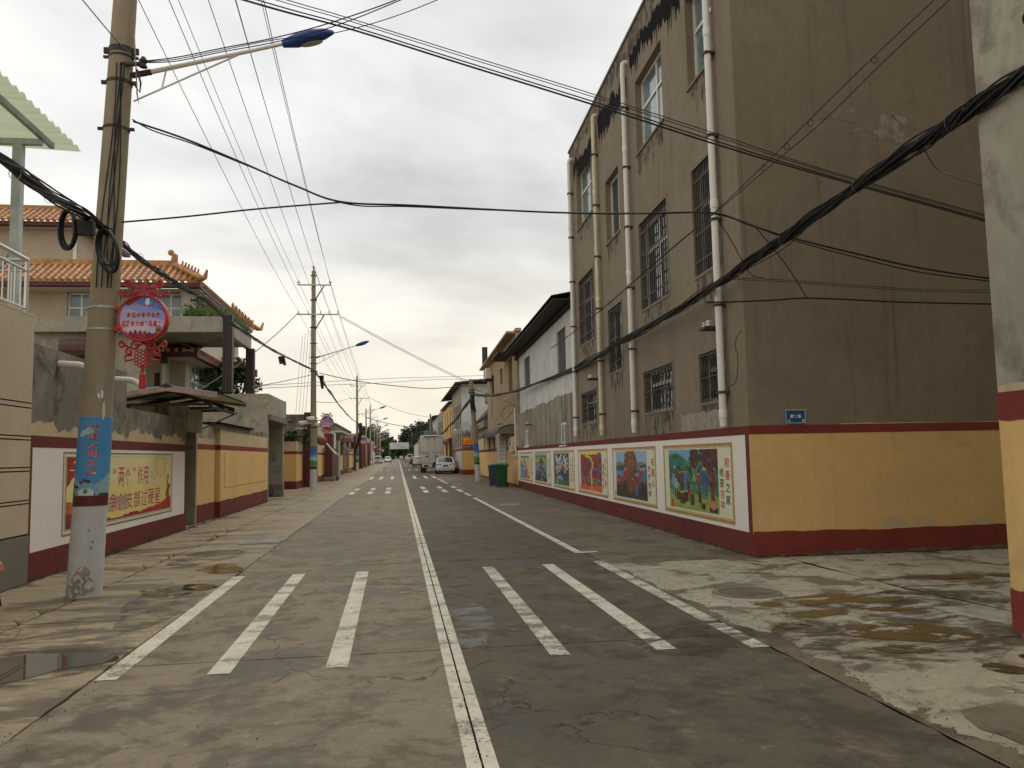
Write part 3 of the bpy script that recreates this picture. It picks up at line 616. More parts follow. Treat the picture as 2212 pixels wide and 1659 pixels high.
def grate(x0, x1, y0, y1, label, cat='drain grate'):
    t = thing('drain_grate', ((x0+x1)/2, (y0+y1)/2, 0), label, cat)
    part('pit', MB().quad((x0, y0, .001), (x1, y0, .001), (x1, y1, .001), (x0, y1, .001)), M['dark'], t)
    me = MB().box(-.012, .012, 0, y1-y0, 0, .012).mesh('slat', M['steel']); n = 12
    for k in range(n): piece('slat', me, (x0+(x1-x0)*(k+.5)/n, y0, .001), t)
grate(-2.86, -2.16, 15.3, 15.85, 'slotted iron drain grate in the left pavement'); grate(3.05, 3.7, 24.3, 25.2, 'broken drain grate in the dark verge on the right')

# ================================================================== TALL BROWN BUILDING, RIGHT
UB = 12.72
def dado_right(root, u0, u1): pass
tb = thing('apartment_building', FR(6.3, -3, 0), 'tall brown rendered building with barred windows and four white downpipes', 'building')
WINS = {'W1': (9.74, 11.70, 8.04, 9.72), 'W2': (6.88, 8.18, 6.69, 8.25), 'W3': (3.38, 5.24, 7.87, 9.46), 'W4': (.76, 1.95, 7.79, 9.4),
        'A': (9.82, 11.79, 4.62, 6.5), 'B': (6.95, 8.27, 3.47, 5.02), 'C': (3.38, 5.28, 4.49, 6.33), 'D': (.76, 1.94, 4.46, 6.3),
        'a': (9.81, 11.78, 2.37, 3.22), 'b': (3.37, 5.3, 2.33, 3.17), 'c': (.76, 1.93, 2.315, 3.12)}
TOP = 10.75
wmb = holes_wall(FR, 0, UB, 0, TOP, list(WINS.values()), .2)
shell(FR, 0, UB, 0, TOP, 10.5, wmb)
part('wall', wmb, M['brown_wall'], tb)
part('parapet_cap', MB(FR).box(-.03, UB+.03, -.25, .03, TOP, TOP+.06), M['plinth'], tb)
for k, h in WINS.items():
    a, b, c, d = h
    if k[0] == 'W':
        w = window(tb, FR, a, b, c, d, .19, 'two' if k == 'W2' else 'cross', 'pvc', 'glass_b' if k in ('W3', 'W4', 'W1') else 'glass', .06, mull=.42, trans=.62)
        part('sill', MB(FR).box(a-.04, b+.04, -.02, .03, c-.05, c-.003), M['brown_wall'], w)
    else:
        w = window(tb, FR, a, b, c, d, .19, 'two' if k == 'B' else 'cross', 'pvc', 'glass', .07, mull=.5, trans=.66)
        fm = MB(FR)
        for (p, q, r_, s_) in ((a-.05, a, c-.05, d+.05), (b, b+.05, c-.05, d+.05), (a, b, d, d+.05), (a, b, c-.05, c)): fm.box(p, q, -.01, .012, r_, s_)
        part('surround', fm, M['plinth'], w)
        if k in 'ACD': grille(w, FR, a, b, c, d, 14, 'bars', 'iron', -.02, 4)
        else: grille(w, FR, a, b, c, d, 9 if k != 'B' else 7, 'lattice', 'iron', -.02)
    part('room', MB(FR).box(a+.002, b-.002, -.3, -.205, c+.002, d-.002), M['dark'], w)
for u, z0, z1, mt in ((12.28, 2.03, 10.38, 'pipe'), (8.89, 1.97, 10.3, 'pvc_old'), (5.83, 1.94, 10.2, 'pipe'), (.72, 1.88, 10.2, 'pipe')):
    mb = MB(FR); mb.tube([(u, -.02, z1), (u, .05, z1+.01), (u, .085, z1-.02), (u, .1, z1-.1), (u, .1, z0)], .056, 12)
    p = part('downpipe', mb, M[mt], tb, True)
    for k in range(1, int((z1-z0)/1.35)+1):
        z = z1-1.35*k+.3
        part('pipe_clip', MB(FR).box(u-.068, u+.068, 0, .168, z-.018, z+.018), M['rust'], p)
    for z in (z0+.12, z0+3.4, z0+6.2): part('pipe_socket', MB(FR).lathe((u, .1, z), [(.055, 0), (.063, .005), (.063, .13), (.055, .14)], 12, cap=False), M[mt], p, True)
# bitumen smeared along the parapet, in ragged strokes
def tar(u0, u1, seed):
    r = random.Random(seed); mb = MB(FR); n = int((u1-u0)/.03); top = 10.42; prev = None; w = 0
    for k in range(n+1):
        u = u0+(u1-u0)*k/n; w = .8*w+r.uniform(-.07, .07)
        a = 10.12+w+.13*math.sin(u*1.1+seed)+r.uniform(-.04, .05); b = a-.38-.14*math.sin(u*.9)-.08*r.random()-(r.random()**5)*.4
        if prev: mb.quad((prev[0], .004, prev[2]), (u, .004, b), (u, .004, a), (prev[0], .004, prev[1]))
        prev = (u, a, b)
    return mb
part('tar_patch', tar(2.2, 5.6, 3), M['tar'], tb); part('tar_patch', tar(5.9, 8.75, 4), M['tar'], tb); part('tar_patch', tar(9.0, 12.1, 6), M['tar'], tb)
part('runoff_stain', ragged(FR, .1, 12.6, 10.25, 10.74, .3, 240, .0025, True, 41), M['runoff'], tb)
for k_, h_ in WINS.items(): part('runoff_stain', ragged(FR, h_[0]+.05, h_[1]-.05, h_[2]-.38, h_[2]-.06, .3, 24, .0025, True, int(h_[0]*10)), M['runoff'], tb)
part('patched_render', ragged(FR, .9, 3.0, 1.86, 2.16, .03, 24, .003, seed=5), M['grey_light'], tb, label='pale patched render above the red band')
pp = MB(FAL); _r = random.Random(8)
for cx_, cz_, rx_, rz_ in ((2.3, 6.42, .5, .2), (1.75, 6.55, .4, .12), (1.3, 6.35, .2, .1), (2.5, 6.25, .3, .12)):
    pp.quad(*[(cx_+rx_*(1+.35*math.sin(3*a+cx_)+.2*math.sin(7*a)+_r.uniform(-.1, .1))*math.cos(a), .002+.0003*cx_, cz_+rz_*(1+.3*math.sin(4*a)+_r.uniform(-.15, .15))*math.sin(a)) for a in [k*2*PI/40 for k in range(40)]])
tm = NT('peeled_render'); _f = tm.ramp(tm.noise(3.2, 8, .7), .5, .62)
tm.b.inputs['Roughness'].default_value = .9; tm.link(tm.mix(_f, (.215, .172, .118), (.31, .27, .21)), tm.b.inputs['Base Color']); M['peel'] = tm.m
part('peeled_patch', pp, M['peel'], tb)
# dado of the tall building and its neighbour: red band, white panel with prints, red base
def band_face(root, fr, u0, u1, z0, z1, mat, out=.004, name='painted_band'): return part(name, MB(fr).box(u0, u1, -.001, out, z0, z1), M[mat], root)
band_face(tb, FR, 0, UB-.002, 1.735, 1.86, 'red', .012); band_face(tb, FR, 0, .14, .33, 1.735, 'red', .011); band_face(tb, FR, 0, UB-.002, 0, .33, 'red', .014, 'painted_base')
band_face(tb, FR, .14, UB-.002, .33, 1.735, 'white', .008, 'white_panel')
band_face(tb, FAL, -.013, 12, 1.735, 1.86, 'red2', .012); band_face(tb, FAL, -.011, 12, .33, 1.735, 'yellow', .009, 'yellow_panel'); band_face(tb, FAL, -.013, 12, 0, .33, 'red2', .014, 'painted_base')
part('paint_overrun', ragged(FAL, 1.4, 10, 1.85, 1.872, .012, 60, .004, seed=31), M['yellow_dirty'], tb)
part('paint_edge', ragged(FAL, -.01, 10, .30, .345, .016, 120, .0145, seed=32), M['red2'], tb)
for a_, b_, c_, d_, s_ in ((1.95, 2.35, .36, .50, 3), (2.45, 2.75, .37, .48, 4), (3.3, 3.55, .36, .44, 5)): part('scuffed_plaster', ragged(FAL, a_, b_, c_, d_, .03, 9, .0098, seed=s_), M['yellow_dirty'], tb)
part('broken_base', ragged(FAL, .9, 4.5, .0, .045, .03, 60, .02, seed=33), M['pave_r'], tb)
# --- the whitewashed neighbour
wb = thing('whitewashed_house', FR(19.7, -3, 0), 'whitewashed two storey house with a black sheet eave and stained lower wall', 'house')
U2 = 26.8
hs = [(14.1, 15.7, 4.2, 5.6), (22.33, 24.17, 4.44, 5.71)]
mb = holes_wall(FR, UB+.002, U2, 3.5, 6.42, hs, .35); part('wall', mb, M['white_wash'], wb)
for h in hs: part('window', MB(FR).box(h[0], h[1], -.1, -.06, h[2], h[3]), M['greyopening'], wb); part('dark_gap', MB(FR).box(h[0]+.002, h[0]+.16, -.059, -.05, h[2]+.1, h[3]), M['dark'], wb)  # grey panel carries the painted reveal shade, black strip the dark inside
sw = [(23.2, 24.35, 1.88, 2.6), (14.35, 15.38, 1.81, 2.54)]
mb = holes_wall(FR, UB+.002, U2, 0, 3.5, sw, .1); shell(FR, UB+.002, U2, 0, 6.3, 9, mb); part('lower_wall', mb, M['stained'], wb)
part('whitewash_edge', ragged(FR, UB+.002, 25.9, 3.44, 3.5, .08, 60, .004, True, 9), M['white_wash'], wb)
part('dark_render_strip', (lambda m_: (m_.quad(*[(u, .005, z) for u, z in [(25.85, 3.4)]+[(25.75+.12*math.sin(z*5), z) for z in np.linspace(3.6, 6.3, 12)]+[(U2, 6.3), (U2, 3.4)]]), m_)[1])(MB(FR)), M['grey_wall'], wb)
for h in sw:
    w = window(wb, FR, *h, rec=.06, style='two', fm='pvc', gm='glass_b', fw=.07)
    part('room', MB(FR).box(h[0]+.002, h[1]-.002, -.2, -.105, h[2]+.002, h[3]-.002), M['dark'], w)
    part('sill', MB(FR).box(h[0]-.1, h[1]+.1, 0, .05, h[2]-.05, h[2]-.003), M['pvc'], w)
# black corrugated eave: real corrugations
def corrugated(fr, u0, u1, o0, z0, o1, z1, pitch=.16, amp=.02, th=.008):
    n = int((u1-u0)/pitch*4); mb = MB(fr)
    for s in (0, th):
        prev = None
        for k in range(n+1):
            u = u0+(u1-u0)*k/n; d = amp*math.sin(k*PI/2)+s; p = ((u, o0, z0+d), (u, o1, z1+d))
            if prev: mb.quad(prev[0], p[0], p[1], prev[1])
            prev = p
    return mb
rf = part('sheet_roof', corrugated(FR, 12.72, 27.0, -6.0, 7.6, .66, 6.3), M['roofdark'], wb)
part('eave_board', MB(FR).box(12.75, 26.9, .02, .6, 6.2, 6.23), M['roofdark'], rf); part('rafter_beam', MB(FR).box(12.75, 26.9, .003, .1, 6.0, 6.14), M['dark'], rf)
band_face(wb, FR, UB+.002, U2+.25, 1.735, 1.86, 'red', .012); band_face(wb, FR, UB+.002, U2, 0, .33, 'red', .014, 'painted_base'); band_face(wb, FR, UB+.002, U2, .33, 1.735, 'white', .008, 'white_panel')
# --- prints on the white panel (plain village-painting scenes)
def pic_harvest():
    p = Pic(92, 74, (120, 165, 190)); p.ell(.15, .62, .3, .32, (50, 125, 95)); p.ell(.62, .6, .3, .3, (70, 140, 115))
    for k in range(14): p.line([(.15, .93), (.15+(k-6.5)*.05, .68)], .004, (30, 90, 65)); p.line([(.62, .89), (.62+(k-6.5)*.05, .66)], .004, (40, 105, 80))
    p.rect(0, .45, .66, .72, (25, 45, 38)); p.rect(.4, .9, .66, .70, (25, 50, 40)); p.rect(.06, .15, .68, .72, (190, 205, 205)); p.rect(.5, .6, .68, .71, (185, 200, 200))
    p.rect(0, 1, .42, .68, (50, 95, 75), .3); p.dots(90, 0, 1, .44, .7, .035, [(60, 110, 85), (45, 85, 70), (75, 125, 95), (35, 70, 60)], 1.6)
    p.below(lambda x: .38+.02*np.sin(9*x), (60, 120, 65)); p.below(lambda x: .28+.03*np.sin(5*x+1), (135, 160, 70), .2); p.dots(25, 0, 1, .05, .3, .04, [(150, 170, 75), (110, 150, 70)])
    for x, y, h, t, l in ((.1, .2, .42, (110, 150, 175), (70, 110, 150)), (.16, .17, .36, (150, 175, 160), (40, 30, 35)), (.3, .36, .3, (130, 45, 45), (60, 40, 50)), (.38, .34, .32, (60, 110, 170), (70, 100, 130)), (.55, .36, .25, (120, 160, 110), (60, 50, 60)), (.64, .3, .34, (150, 50, 45), (50, 90, 120)), (.45, .12, .26, (170, 55, 45), (40, 45, 70)), (.86, .4, .22, (170, 90, 80), (40, 40, 40)), (.24, .42, .22, (90, 60, 60), (40, 40, 60))): p.person(x, y, h, t, l)
    for x, y, w, h in ((.2, .13, .035, .15), (.3, .08, .06, .18), (.36, .12, .05, .16), (.5, .08, .04, .18), (.65, .14, .035, .17), (.71, .04, .04, .1), (.28, .3, .03, .16), (.43, .3, .03, .16)): p.rect(x-w, x+w, y, y+h, (70, 35, 30), .25)
    p.person(.75, .2, .56, (45, 85, 125), (60, 95, 130))
    p.line([(.9, .1), (.89, .3), (.92, .5), (.86, .75), (.93, .95)], .035, (110, 40, 30), .2); p.line([(.92, .5), (.8, .7), (.7, .9)], .018, (105, 38, 30)); p.dots(70, .5, 1, .72, 1, .05, [(85, 35, 30), (70, 30, 28), (95, 45, 35), (60, 45, 35)])
    p.rect(.83, .98, .02, .1, (45, 50, 75)); p.ell(.9, .13, .06, .07, (200, 120, 100)); return p
def pic_tree():
    p = Pic(76, 92, (150, 180, 205)); p.below(lambda x: .72+.06*np.abs(np.sin(9*x+.4)), (90, 140, 155)); p.below(lambda x: .66+.05*np.sin(6*x), (55, 85, 55)); p.below(lambda x: .58, (100, 135, 175), .1)
    p.below(lambda x: .42+.05*np.sin(14*x), (105, 65, 45), .3); p.below(lambda x: .24+.02*np.sin(8*x), (55, 45, 38), .2)
    p.ell(.5, .66, .22, .42, (125, 80, 45), .4); p.ell(.5, .4, .2, .3, (115, 70, 45), .4); p.dots(120, .3, .7, .25, 1, .025, [(145, 95, 50), (95, 75, 45), (130, 70, 40), (80, 85, 50)])
    for x, y, h, t, l in ((.33, .13, .56, (150, 60, 50), (25, 25, 30)), (.68, .08, .5, (130, 55, 50), (85, 125, 165)), (.84, .1, .6, (140, 50, 55), (25, 28, 32)), (.92, .1, .62, (70, 110, 150), (30, 35, 40)), (.06, .24, .2, (190, 110, 100), (90, 60, 50)), (.14, .24, .2, (180, 90, 80), (90, 60, 50)), (.57, .1, .36, (120, 70, 45), (110, 70, 50))): p.person(x, y, h, t, l)
    return p
def pic_red():
    p = Pic(60, 92, (135, 45, 45)); p.put(p.Y > .93, (235, 205, 70)); p.below(lambda x: .93+.02*np.sin(12*x), (165, 60, 45), .25); p.below(lambda x: .86+.02*np.sin(7*x), (135, 45, 48), .2); p.dots(60, 0, 1, .4, .95, .05, [(150, 50, 48), (120, 42, 46), (160, 60, 50)])
    p.line([(.25, .9), (.45, .86), (.55, .72), (.56, .6), (.48, .48), (.5, .3), (.52, .1)], .045, (75, 100, 65), .3); p.line([(.25, .92), (.5, .86), (.6, .72), (.58, .6), (.5, .48), (.53, .3), (.53, .05)], .03, (215, 190, 85))
    p.line([(.6, .55), (.75, .58), (1, .5)], .035, (75, 95, 150), .2); p.line([(0, .68), (.2, .52), (.4, .45)], .03, (70, 80, 120), .3); p.line([(.75, .9), (.9, .75), (1, .6)], .03, (70, 80, 105), .3)
    p.rect(0, .44, .16, .28, (55, 60, 65), .4); p.rect(.6, 1, .14, .26, (50, 60, 62), .4); p.dots(40, 0, .42, .2, .36, .03, [(150, 110, 100), (90, 80, 85), (170, 70, 60)]); p.dots(40, .6, 1, .18, .32, .03, [(150, 130, 110), (90, 85, 85)])
    p.put(p.Y < .14+.03*np.sin(9*p.X), (205, 95, 55), .3); p.line([(.53, .12), (.45, 0), (.62, 0)], .05, (220, 130, 70)); return p
def pic_boats():
    p = Pic(54, 92, (50, 65, 85)); p.dots(50, 0, 1, .45, 1, .06, [(35, 50, 60), (60, 80, 65), (45, 60, 85), (30, 40, 55)]); p.dots(46, .1, .95, .55, .95, .035, [(205, 210, 205), (170, 180, 175), (190, 195, 190)], 1.6)
    for x, y in ((.75, .5), (.2, .45), (.5, .62), (.88, .6), (.35, .5)): p.ell(x, y, .075, .11, (225, 205, 195)); p.ell(x, y, .045, .085, (115, 50, 45))
    p.below(lambda x: .3+.1*np.sin(4*x+2), (48, 62, 88)); p.below(lambda x: .14+.16*np.exp(-((x-.25)/.22)**2), (75, 110, 70), .3); p.line([(.2, .05), (.25, .22), (.4, .27), (.55, .2)], .05, (130, 165, 195)); p.line([(.22, .24), (.35, .3), (.55, .2)], .015, (190, 110, 110)); p.put((p.X > .85) & (p.Y < .2), (80, 95, 55)); return p
def pic_field():
    p = Pic(48, 84, (120, 165, 175)); p.below(lambda x: .93, (85, 130, 90), .3); p.below(lambda x: .88, (205, 190, 75), .15); p.dots(14, 0, 1, .76, .9, .04, [(90, 110, 60), (70, 95, 60)]); p.rect(0, 1, .5, .72, (110, 140, 165), .3); p.ell(.55, .7, .2, .12, (70, 95, 55)); p.below(lambda x: .52+.06*np.sin(3*x+.4), (150, 165, 70), .2)
    p.ell(.45, .2, .48, .36, (55, 62, 75), .4); p.dots(30, 0, 1, .2, .55, .02, [(90, 125, 165), (70, 100, 140), (130, 160, 185)], 5); p.rect(.55, .75, .3, .42, (190, 60, 65)); p.rect(0, 1, 0, .12, (60, 50, 52), .3); p.rect(.42, .7, 0, .08, (120, 125, 100)); return p
def pic_boat():
    p = Pic(44, 84, (225, 215, 150)); p.rect(0, 1, .84, .93, (80, 125, 170), .25); p.below(lambda x: .84, (220, 190, 90), .12); p.below(lambda x: .78-.9*x, (120, 120, 110), .3); p.put((np.abs(p.X-.45) < .34*(1-np.clip((p.Y-.35)/.5, 0, 1))) & (p.Y > .1), (85, 95, 110), .3); p.put((np.abs(p.X-.45) < .26*(1-np.clip((p.Y-.35)/.45, 0, 1))) & (p.Y > .16), (110, 125, 140), .25)
    p.rect(.2, .66, .34, .46, (195, 190, 190)); p.rect(.24, .62, .41, .44, (140, 60, 60)); p.rect(.22, .66, .28, .31, (35, 40, 50)); p.ell(.45, .58, .1, .06, (190, 195, 200)); p.below(lambda x: .1+.04*np.sin(7*x), (105, 140, 165), .3); p.put((np.abs(p.X-.3) < .3) & (p.Y < .3) & (p.Y > .05), (110, 150, 180), .3)
    p.line([(.5, .1), (.75, .16), (.95, .05)], .05, (180, 75, 60)); p.line([(.7, .8), (.88, .7), (.9, .4), (.8, .2)], .012, (190, 150, 80)); p.line([(.85, .2), (.8, .1)], .07, (215, 165, 100)); return p
PICS = [(.64, 4.1, 1.26, 3.77, pic_harvest, '积善之家', '收获吉祥', 'rrkk', 'kkrr'), (4.62, 8.24, 5.28, 7.89, pic_tree, '有德人', '岁岁吉祥', 'rrk', 'kkkk'),
        (8.77, 12.5, 9.43, 12.11, pic_red, '人人行善', '满目吉祥', 'kkrr', 'kkrr'), (13.08, 16.86, 13.99, 16.72, pic_boats, None, None, '', ''), (17.43, 21.44, 18.35, 21.25, pic_field, None, None, '', ''), (22.06, 26.3, 23.06, 25.94, pic_boat, None, None, '', '')]
for i, (a, b, c, d, fn, t1, t2, k1, k2) in enumerate(PICS):
    root = tb if a < UB-3 else wb
    if i == 2: root = tb
    f = part('printed_panel', MB(FR).box(a, b, 0, .011, .395, 1.635), M['creamprint'], root)
    fm = MB(FR)
    for w_, (p, q, r_, s_) in ((0, (a, a+.05, .395, 1.635)), (0, (b-.05, b, .395, 1.635)), (0, (a+.05, b-.05, 1.585, 1.635)), (0, (a+.05, b-.05, .395, .445))): fm.box(p, q, .011, .0135, r_, s_)
    fm2 = MB(FR)
    for (p, q, r_, s_) in ((a+.065, a+.075, .46, 1.57), (b-.075, b-.065, .46, 1.57), (a+.065, b-.065, 1.565, 1.575), (a+.065, b-.065, .455, .465)): fm2.box(p, q, .011, .0125, r_, s_)
    part('gold_border', fm, M['gold'], f); part('thin_border', fm2, M['gold'], f)
    RV = lambda u, o, z, FR=FR: FR(-u, o, z)                      # reading direction runs towards the camera
    put_pic('picture', fn(), RV, -d, -c, .5 if i else .5, 1.545, .0128, f)
    mb = MB(RV)
    if t1:
        W_ = (c-a)
        for s_, kk, uu, z0, z1 in ((t1, k1, (a+.14, a+.14+W_*.30), .66 if len(t1) > 3 else .78, 1.42), (t2, k2, (a+.16+W_*.36, a+.16+W_*.64), .58, 1.26)):
            for n_, ch in enumerate(s_):
                h = (z1-z0)/len(s_); mt = 0 if kk[n_] == 'r' else 1
                put_chars(mb, ch, -uu[1], -uu[0], z1-h*(n_+1)+h*.1, z1-h*n_-h*.1, .0126, 0, .012, m=mt)
    else:
        r = random.Random(i)
        for col_ in range(2):                                       # small brush columns too far off to read
            for n_ in range(9):
                z = 1.38-n_*.085-col_*.06; u = a+.22+col_*.32; mb.box(-u-.12-r.random()*.03, -u+.02, .011, .0122, z, z+.05*r.uniform(.5, 1), 1 if (i > 3 or n_ % 2) else 0)
    part('lettering', mb, [M['red_ink'], M['black_ink']], f)
    part('seal_mark', MB(FR).box((d+.06) if i else d-.2, (d+.15) if i else d-.1, .011, .0128+(.001 if not i else 0), .5, .63), M['red_ink'], f)
# --- blue lane sign on the alley side
ls = thing('lane_sign', FAL(.62, 0, 1.9), 'small blue lane name plate with white characters above the red band', 'sign')
part('plate', MB(FAL).box(.545, .845, .014, .03, 1.885, 2.08), M['bluesign'], ls)
mb = MB(FAL)
for (p, q, r_, s_) in ((.545, .552, 1.885, 2.08), (.838, .845, 1.885, 2.08), (.552, .838, 2.073, 2.08), (.552, .838, 1.885, 1.892)): mb.box(p, q, .03, .032, r_, s_)
part('rim', mb, M['white_ink'], ls)
mb = MB(FAL); put_chars(mb, '南二巷', .61, .78, 1.957, 2.012, .0315, .12, .03); part('lettering', mb, M['white_ink'], ls); mb = MB(FAL); put_chars(mb, '北', .573, .613, 1.903, 1.94, .0315, 0, .03); part('lettering', mb, M['white_ink'], ls); mb = MB(FAL); put_chars(mb, '南', .79, .828, 1.903, 1.94, .0315, 0, .03); part('lettering', mb, M['white_ink'], ls)
def insulator_bracket(fr, u, z, label, n=2, root_name='insulator_bracket'):
    t = thing(root_name, fr(u, .1, z), label, 'insulator'); part('bracket_arm', MB(fr).box(u-.14, u+.14, .03, .3, z-.02, z+.02), M['iron'], t)
    for k in range(n):
        part('insulator', MB(fr).lathe((u-.09+.18*k, .22, z+.02), [(.015, 0), (.04, .01), (.04, .04), (.025, .05), (.035, .06), (.035, .09), (.01, .1)], 10), M['porcelain'], t, True)
insulator_bracket(FR, .95, 3.42, 'pair of porcelain insulators on a dark bracket by the nearest downpipe')
insulator_bracket(FR, 9.55, 3.45, 'pair of porcelain insulators on the brown wall beside the second farthest pipe')
insulator_bracket(FR, 22.0, 2.75, 'pair of small insulators on the stained lower wall')
# ================================================================== NEAR CORNER WALL, RIGHT EDGE
cw = thing('corner_house', (6.5, 2, 0), 'grey plastered corner house with red band and yellow paint at the right edge', 'house')
FC = FRX(4.99)
cw_m = MB().box(4.99, 40, -8, 6.15, 0, 12.5); part('wall', cw_m, M['corner_grey'], cw)  # unseen height and depth enlarged to keep sky light off the alley wall
band_face(cw, FC, -8, 6.15, 1.72, 1.945, 'red2', .012); band_face(cw, FC, -8, 6.15, .32, 1.72, 'yellow', .009, 'yellow_panel'); band_face(cw, FC, -8, 6.15, 0, .32, 'red2', .02, 'painted_base')
part('paint_edge', ragged(FC, 3, 6.14, .29, .335, .014, 60, .0205, seed=35), M['red2'], cw); part('paint_edge', ragged(FC, 3, 6.14, 1.712, 1.73, .012, 60, .0125, True, 36), M['red2'], cw)
part('paint_overrun', ragged(FC, -8, 6.14, 1.945, 2.03, .03, 90, .004, seed=3), M['yellow_dirty'], cw)
part('wall_hole', MB(FC).lathe((5.55, .003, 4.97), [(.0, 0), (.04, .001)], 4) if False else MB(FC).quad(*[(5.55+.035*math.cos(a), .004, 4.9+.05*math.sin(a)) for a in [k*PI/8 for k in range(16)]]), M['dark'], cw)
for (y, z, w, h, s) in ((5.62, 2.37, .12, .05, 1), (5.52, 2.28, .06, .04, 2), (5.68, 2.73, .015, .04, 3)):
    r = random.Random(s); part('torn_paper', MB(FC).quad(*[(y+w*.5*math.cos(a)*r.uniform(.6, 1.2), .003+.001*s, z+h*math.sin(a)*r.uniform(.6, 1.2)) for a in [k*2*PI/14 for k in range(14)]]), M['blue_ink'] if s < 2 else M['plinth'], cw)

# ================================================================== LEFT: BEIGE HOUSE WITH ROOF TERRACE
LX = -4.76
bh = thing('beige_house', (-7, 8, 0), 'beige house with grooved panels, roof railing and green canopy at the left edge', 'house')
part('wall', MB().box(-12, -4.735, 3, 11.32, 0, 3.41), M['joint'], bh)
FB = FL(-4.735)
zs = [.62, 1.01, 1.05, 1.42, 1.47, 1.82, 1.87, 2.235, 2.30, 2.66, 2.715, 3.06, 3.12, 3.42]
zb = .62
for z0, z1 in [(.625, 1.0), (1.018, 1.042), (1.06, 1.415), (1.433, 1.462), (1.48, 1.815), (1.833, 1.862), (1.88, 2.228), (2.246, 2.292), (2.31, 3.43)]:
    part('wall_panel', MB(FB).box(3, 11.31, 0, .012, z0, z1), M['beige'], bh)
part('plinth', MB(FB).box(3, 11.3, 0, .03, 0, .6), M['plinth'], bh)
part('terrace_floor', MB().box(-12, -4.73, 3, 11.325, 3.412, 3.44), M['plinth'], bh)
part('parapet', MB().box(-4.9, -4.732, 3, 11.32, 3.44, 3.47), M['beige'], bh)
rl = thing('terrace_railing', (-4.86, 8, 3.44), 'stainless steel balcony railing on top of the beige wall', 'railing')
xr = -4.79; ye = 11.2
for nm, z, r in (('top_rail', 4.18, .03), ('upper_rail', 4.03, .018), ('bottom_rail', 3.53, .018)):
    part(nm, MB().tube([(xr, 3, z), (xr, ye, z)], r, 10), M['steel_w'], rl, True); part(nm, MB().tube([(xr, ye, z), (-9, ye, z)], r*.9, 10), M['steel_w'], rl, True)
part('end_post', MB().tube([(xr, ye, 3.44), (xr, ye, 4.2)], .028, 10), M['steel_w'], rl, True)
bal = MB().tube([(0, 0, 0), (0, 0, .5)], .011, 8).mesh('baluster', M['steel_w'], True)
for k in range(44): piece('baluster', bal, (xr, ye-.16*(k+1), 3.53), rl)
for k in range(22): piece('baluster', bal, (xr-.18*(k+1), ye, 3.53), rl)
for k in range(5): part('post', MB().tube([(xr, ye-1.6*(k+1), 3.44), (xr, ye-1.6*(k+1), 4.18)], .026, 10), M['steel_w'], rl, True)
cn = thing('terrace_canopy', (-6, 10, 3.44), 'pale green corrugated canopy on galvanised steel posts above the beige house', 'canopy')
def canopy_sheet():
    n = 150; mb = MB(); y0, y1 = 5.5, 12.6
    for t in (0, .01):
        prev = None
        for k in range(n+1):
            y = y0+(y1-y0)*k/n; ph = (y*4.6) % 1; d = .045 if ph < .28 else (.0 if ph > .42 and ph < .86 else .022)
            p = ((-4.67, y, 6.16+d+t), (-9.5, y, 6.38+d+t))
            if prev: mb.quad(prev[0], p[0], p[1], prev[1])
            prev = p
    return mb
_t = NT('pale_green_translucent_sheet'); _t.b.inputs['Base Color'].default_value = (.72, .77, .64, 1); _t.b.inputs['Roughness'].default_value = .4
_tr = _t.n.new('ShaderNodeBsdfTranslucent'); _tr.inputs[0].default_value = (.88, .93, .80, 1); _mx = _t.n.new('ShaderNodeMixShader'); _mx.inputs[0].default_value = .6
_t.link(_t.b.outputs[0], _mx.inputs[1]); _t.link(_tr.outputs[0], _mx.inputs[2]); _t.link(_mx.outputs[0], _t.n['Material Output'].inputs[0])
part('corrugated_sheet', canopy_sheet(), _t.m, cn)
part('purlin', MB().box(-4.96, -4.90, 5.2, 12.2, 6.06, 6.14), M['steel'], cn); part('purlin', MB().box(-7.2, -7.14, 5.2, 12.2, 6.17, 6.25), M['steel'], cn)
part('cross_beam', MB().box(-9, -4.93, 11.82, 11.9, 5.98, 6.06), M['steel'], cn)
part('post', MB().box(-5.29, -5.17, 11.8, 11.92, 3.44, 5.98), M['steel'], cn)
part('brace', MB().tube([(-5.24, 11.86, 4.6), (-5.75, 11.86, 3.5)], .035, 6), M['steel'], cn)
part('post', MB().box(-9, -8.88, 11.8, 11.92, 3.44, 5.98), M['steel'], cn)

# ================================================================== LEFT: MURAL WALL AND GATE
mw = thing('mural_wall', (LX-.12, 15.3, 0), 'courtyard wall with a white panel and red and gold slogan print', 'wall')
F1 = FL(LX)
part('wall', MB().box(LX-.24, LX, 11.325, 15.14, 0, 3.11).box(LX-.24, LX, 15.142, 18.95, 0, 2.48), M['grey_wall'], mw)
part('painted_plaster', ragged(F1, 11.33, 19.1, 1.87, 2.04, .11, 150, .004, seed=21), M['yellow_dirty'], mw)
part('wall', MB().box(LX-.24, LX-.002, 18.952, 19.25, 0, 2.2), M['grey_wall'], mw)
band_face(mw, F1, 11.33, 19.25, 1.735, 1.89, 'red', .012); band_face(mw, F1, 11.33, 11.44, .36, 1.735, 'red', .011); band_face(mw, F1, 19.15, 19.25, .36, 1.735, 'red', .011)
band_face(mw, F1, 11.33, 19.25, 0, .36, 'red', .016, 'painted_base'); band_face(mw, F1, 11.44, 19.15, .36, 1.735, 'white', .008, 'white_panel')
sp = part('slogan_panel', MB(F1).box(12.44, 18.14, 0, .010, .47, 1.68), M['bronze'], mw)
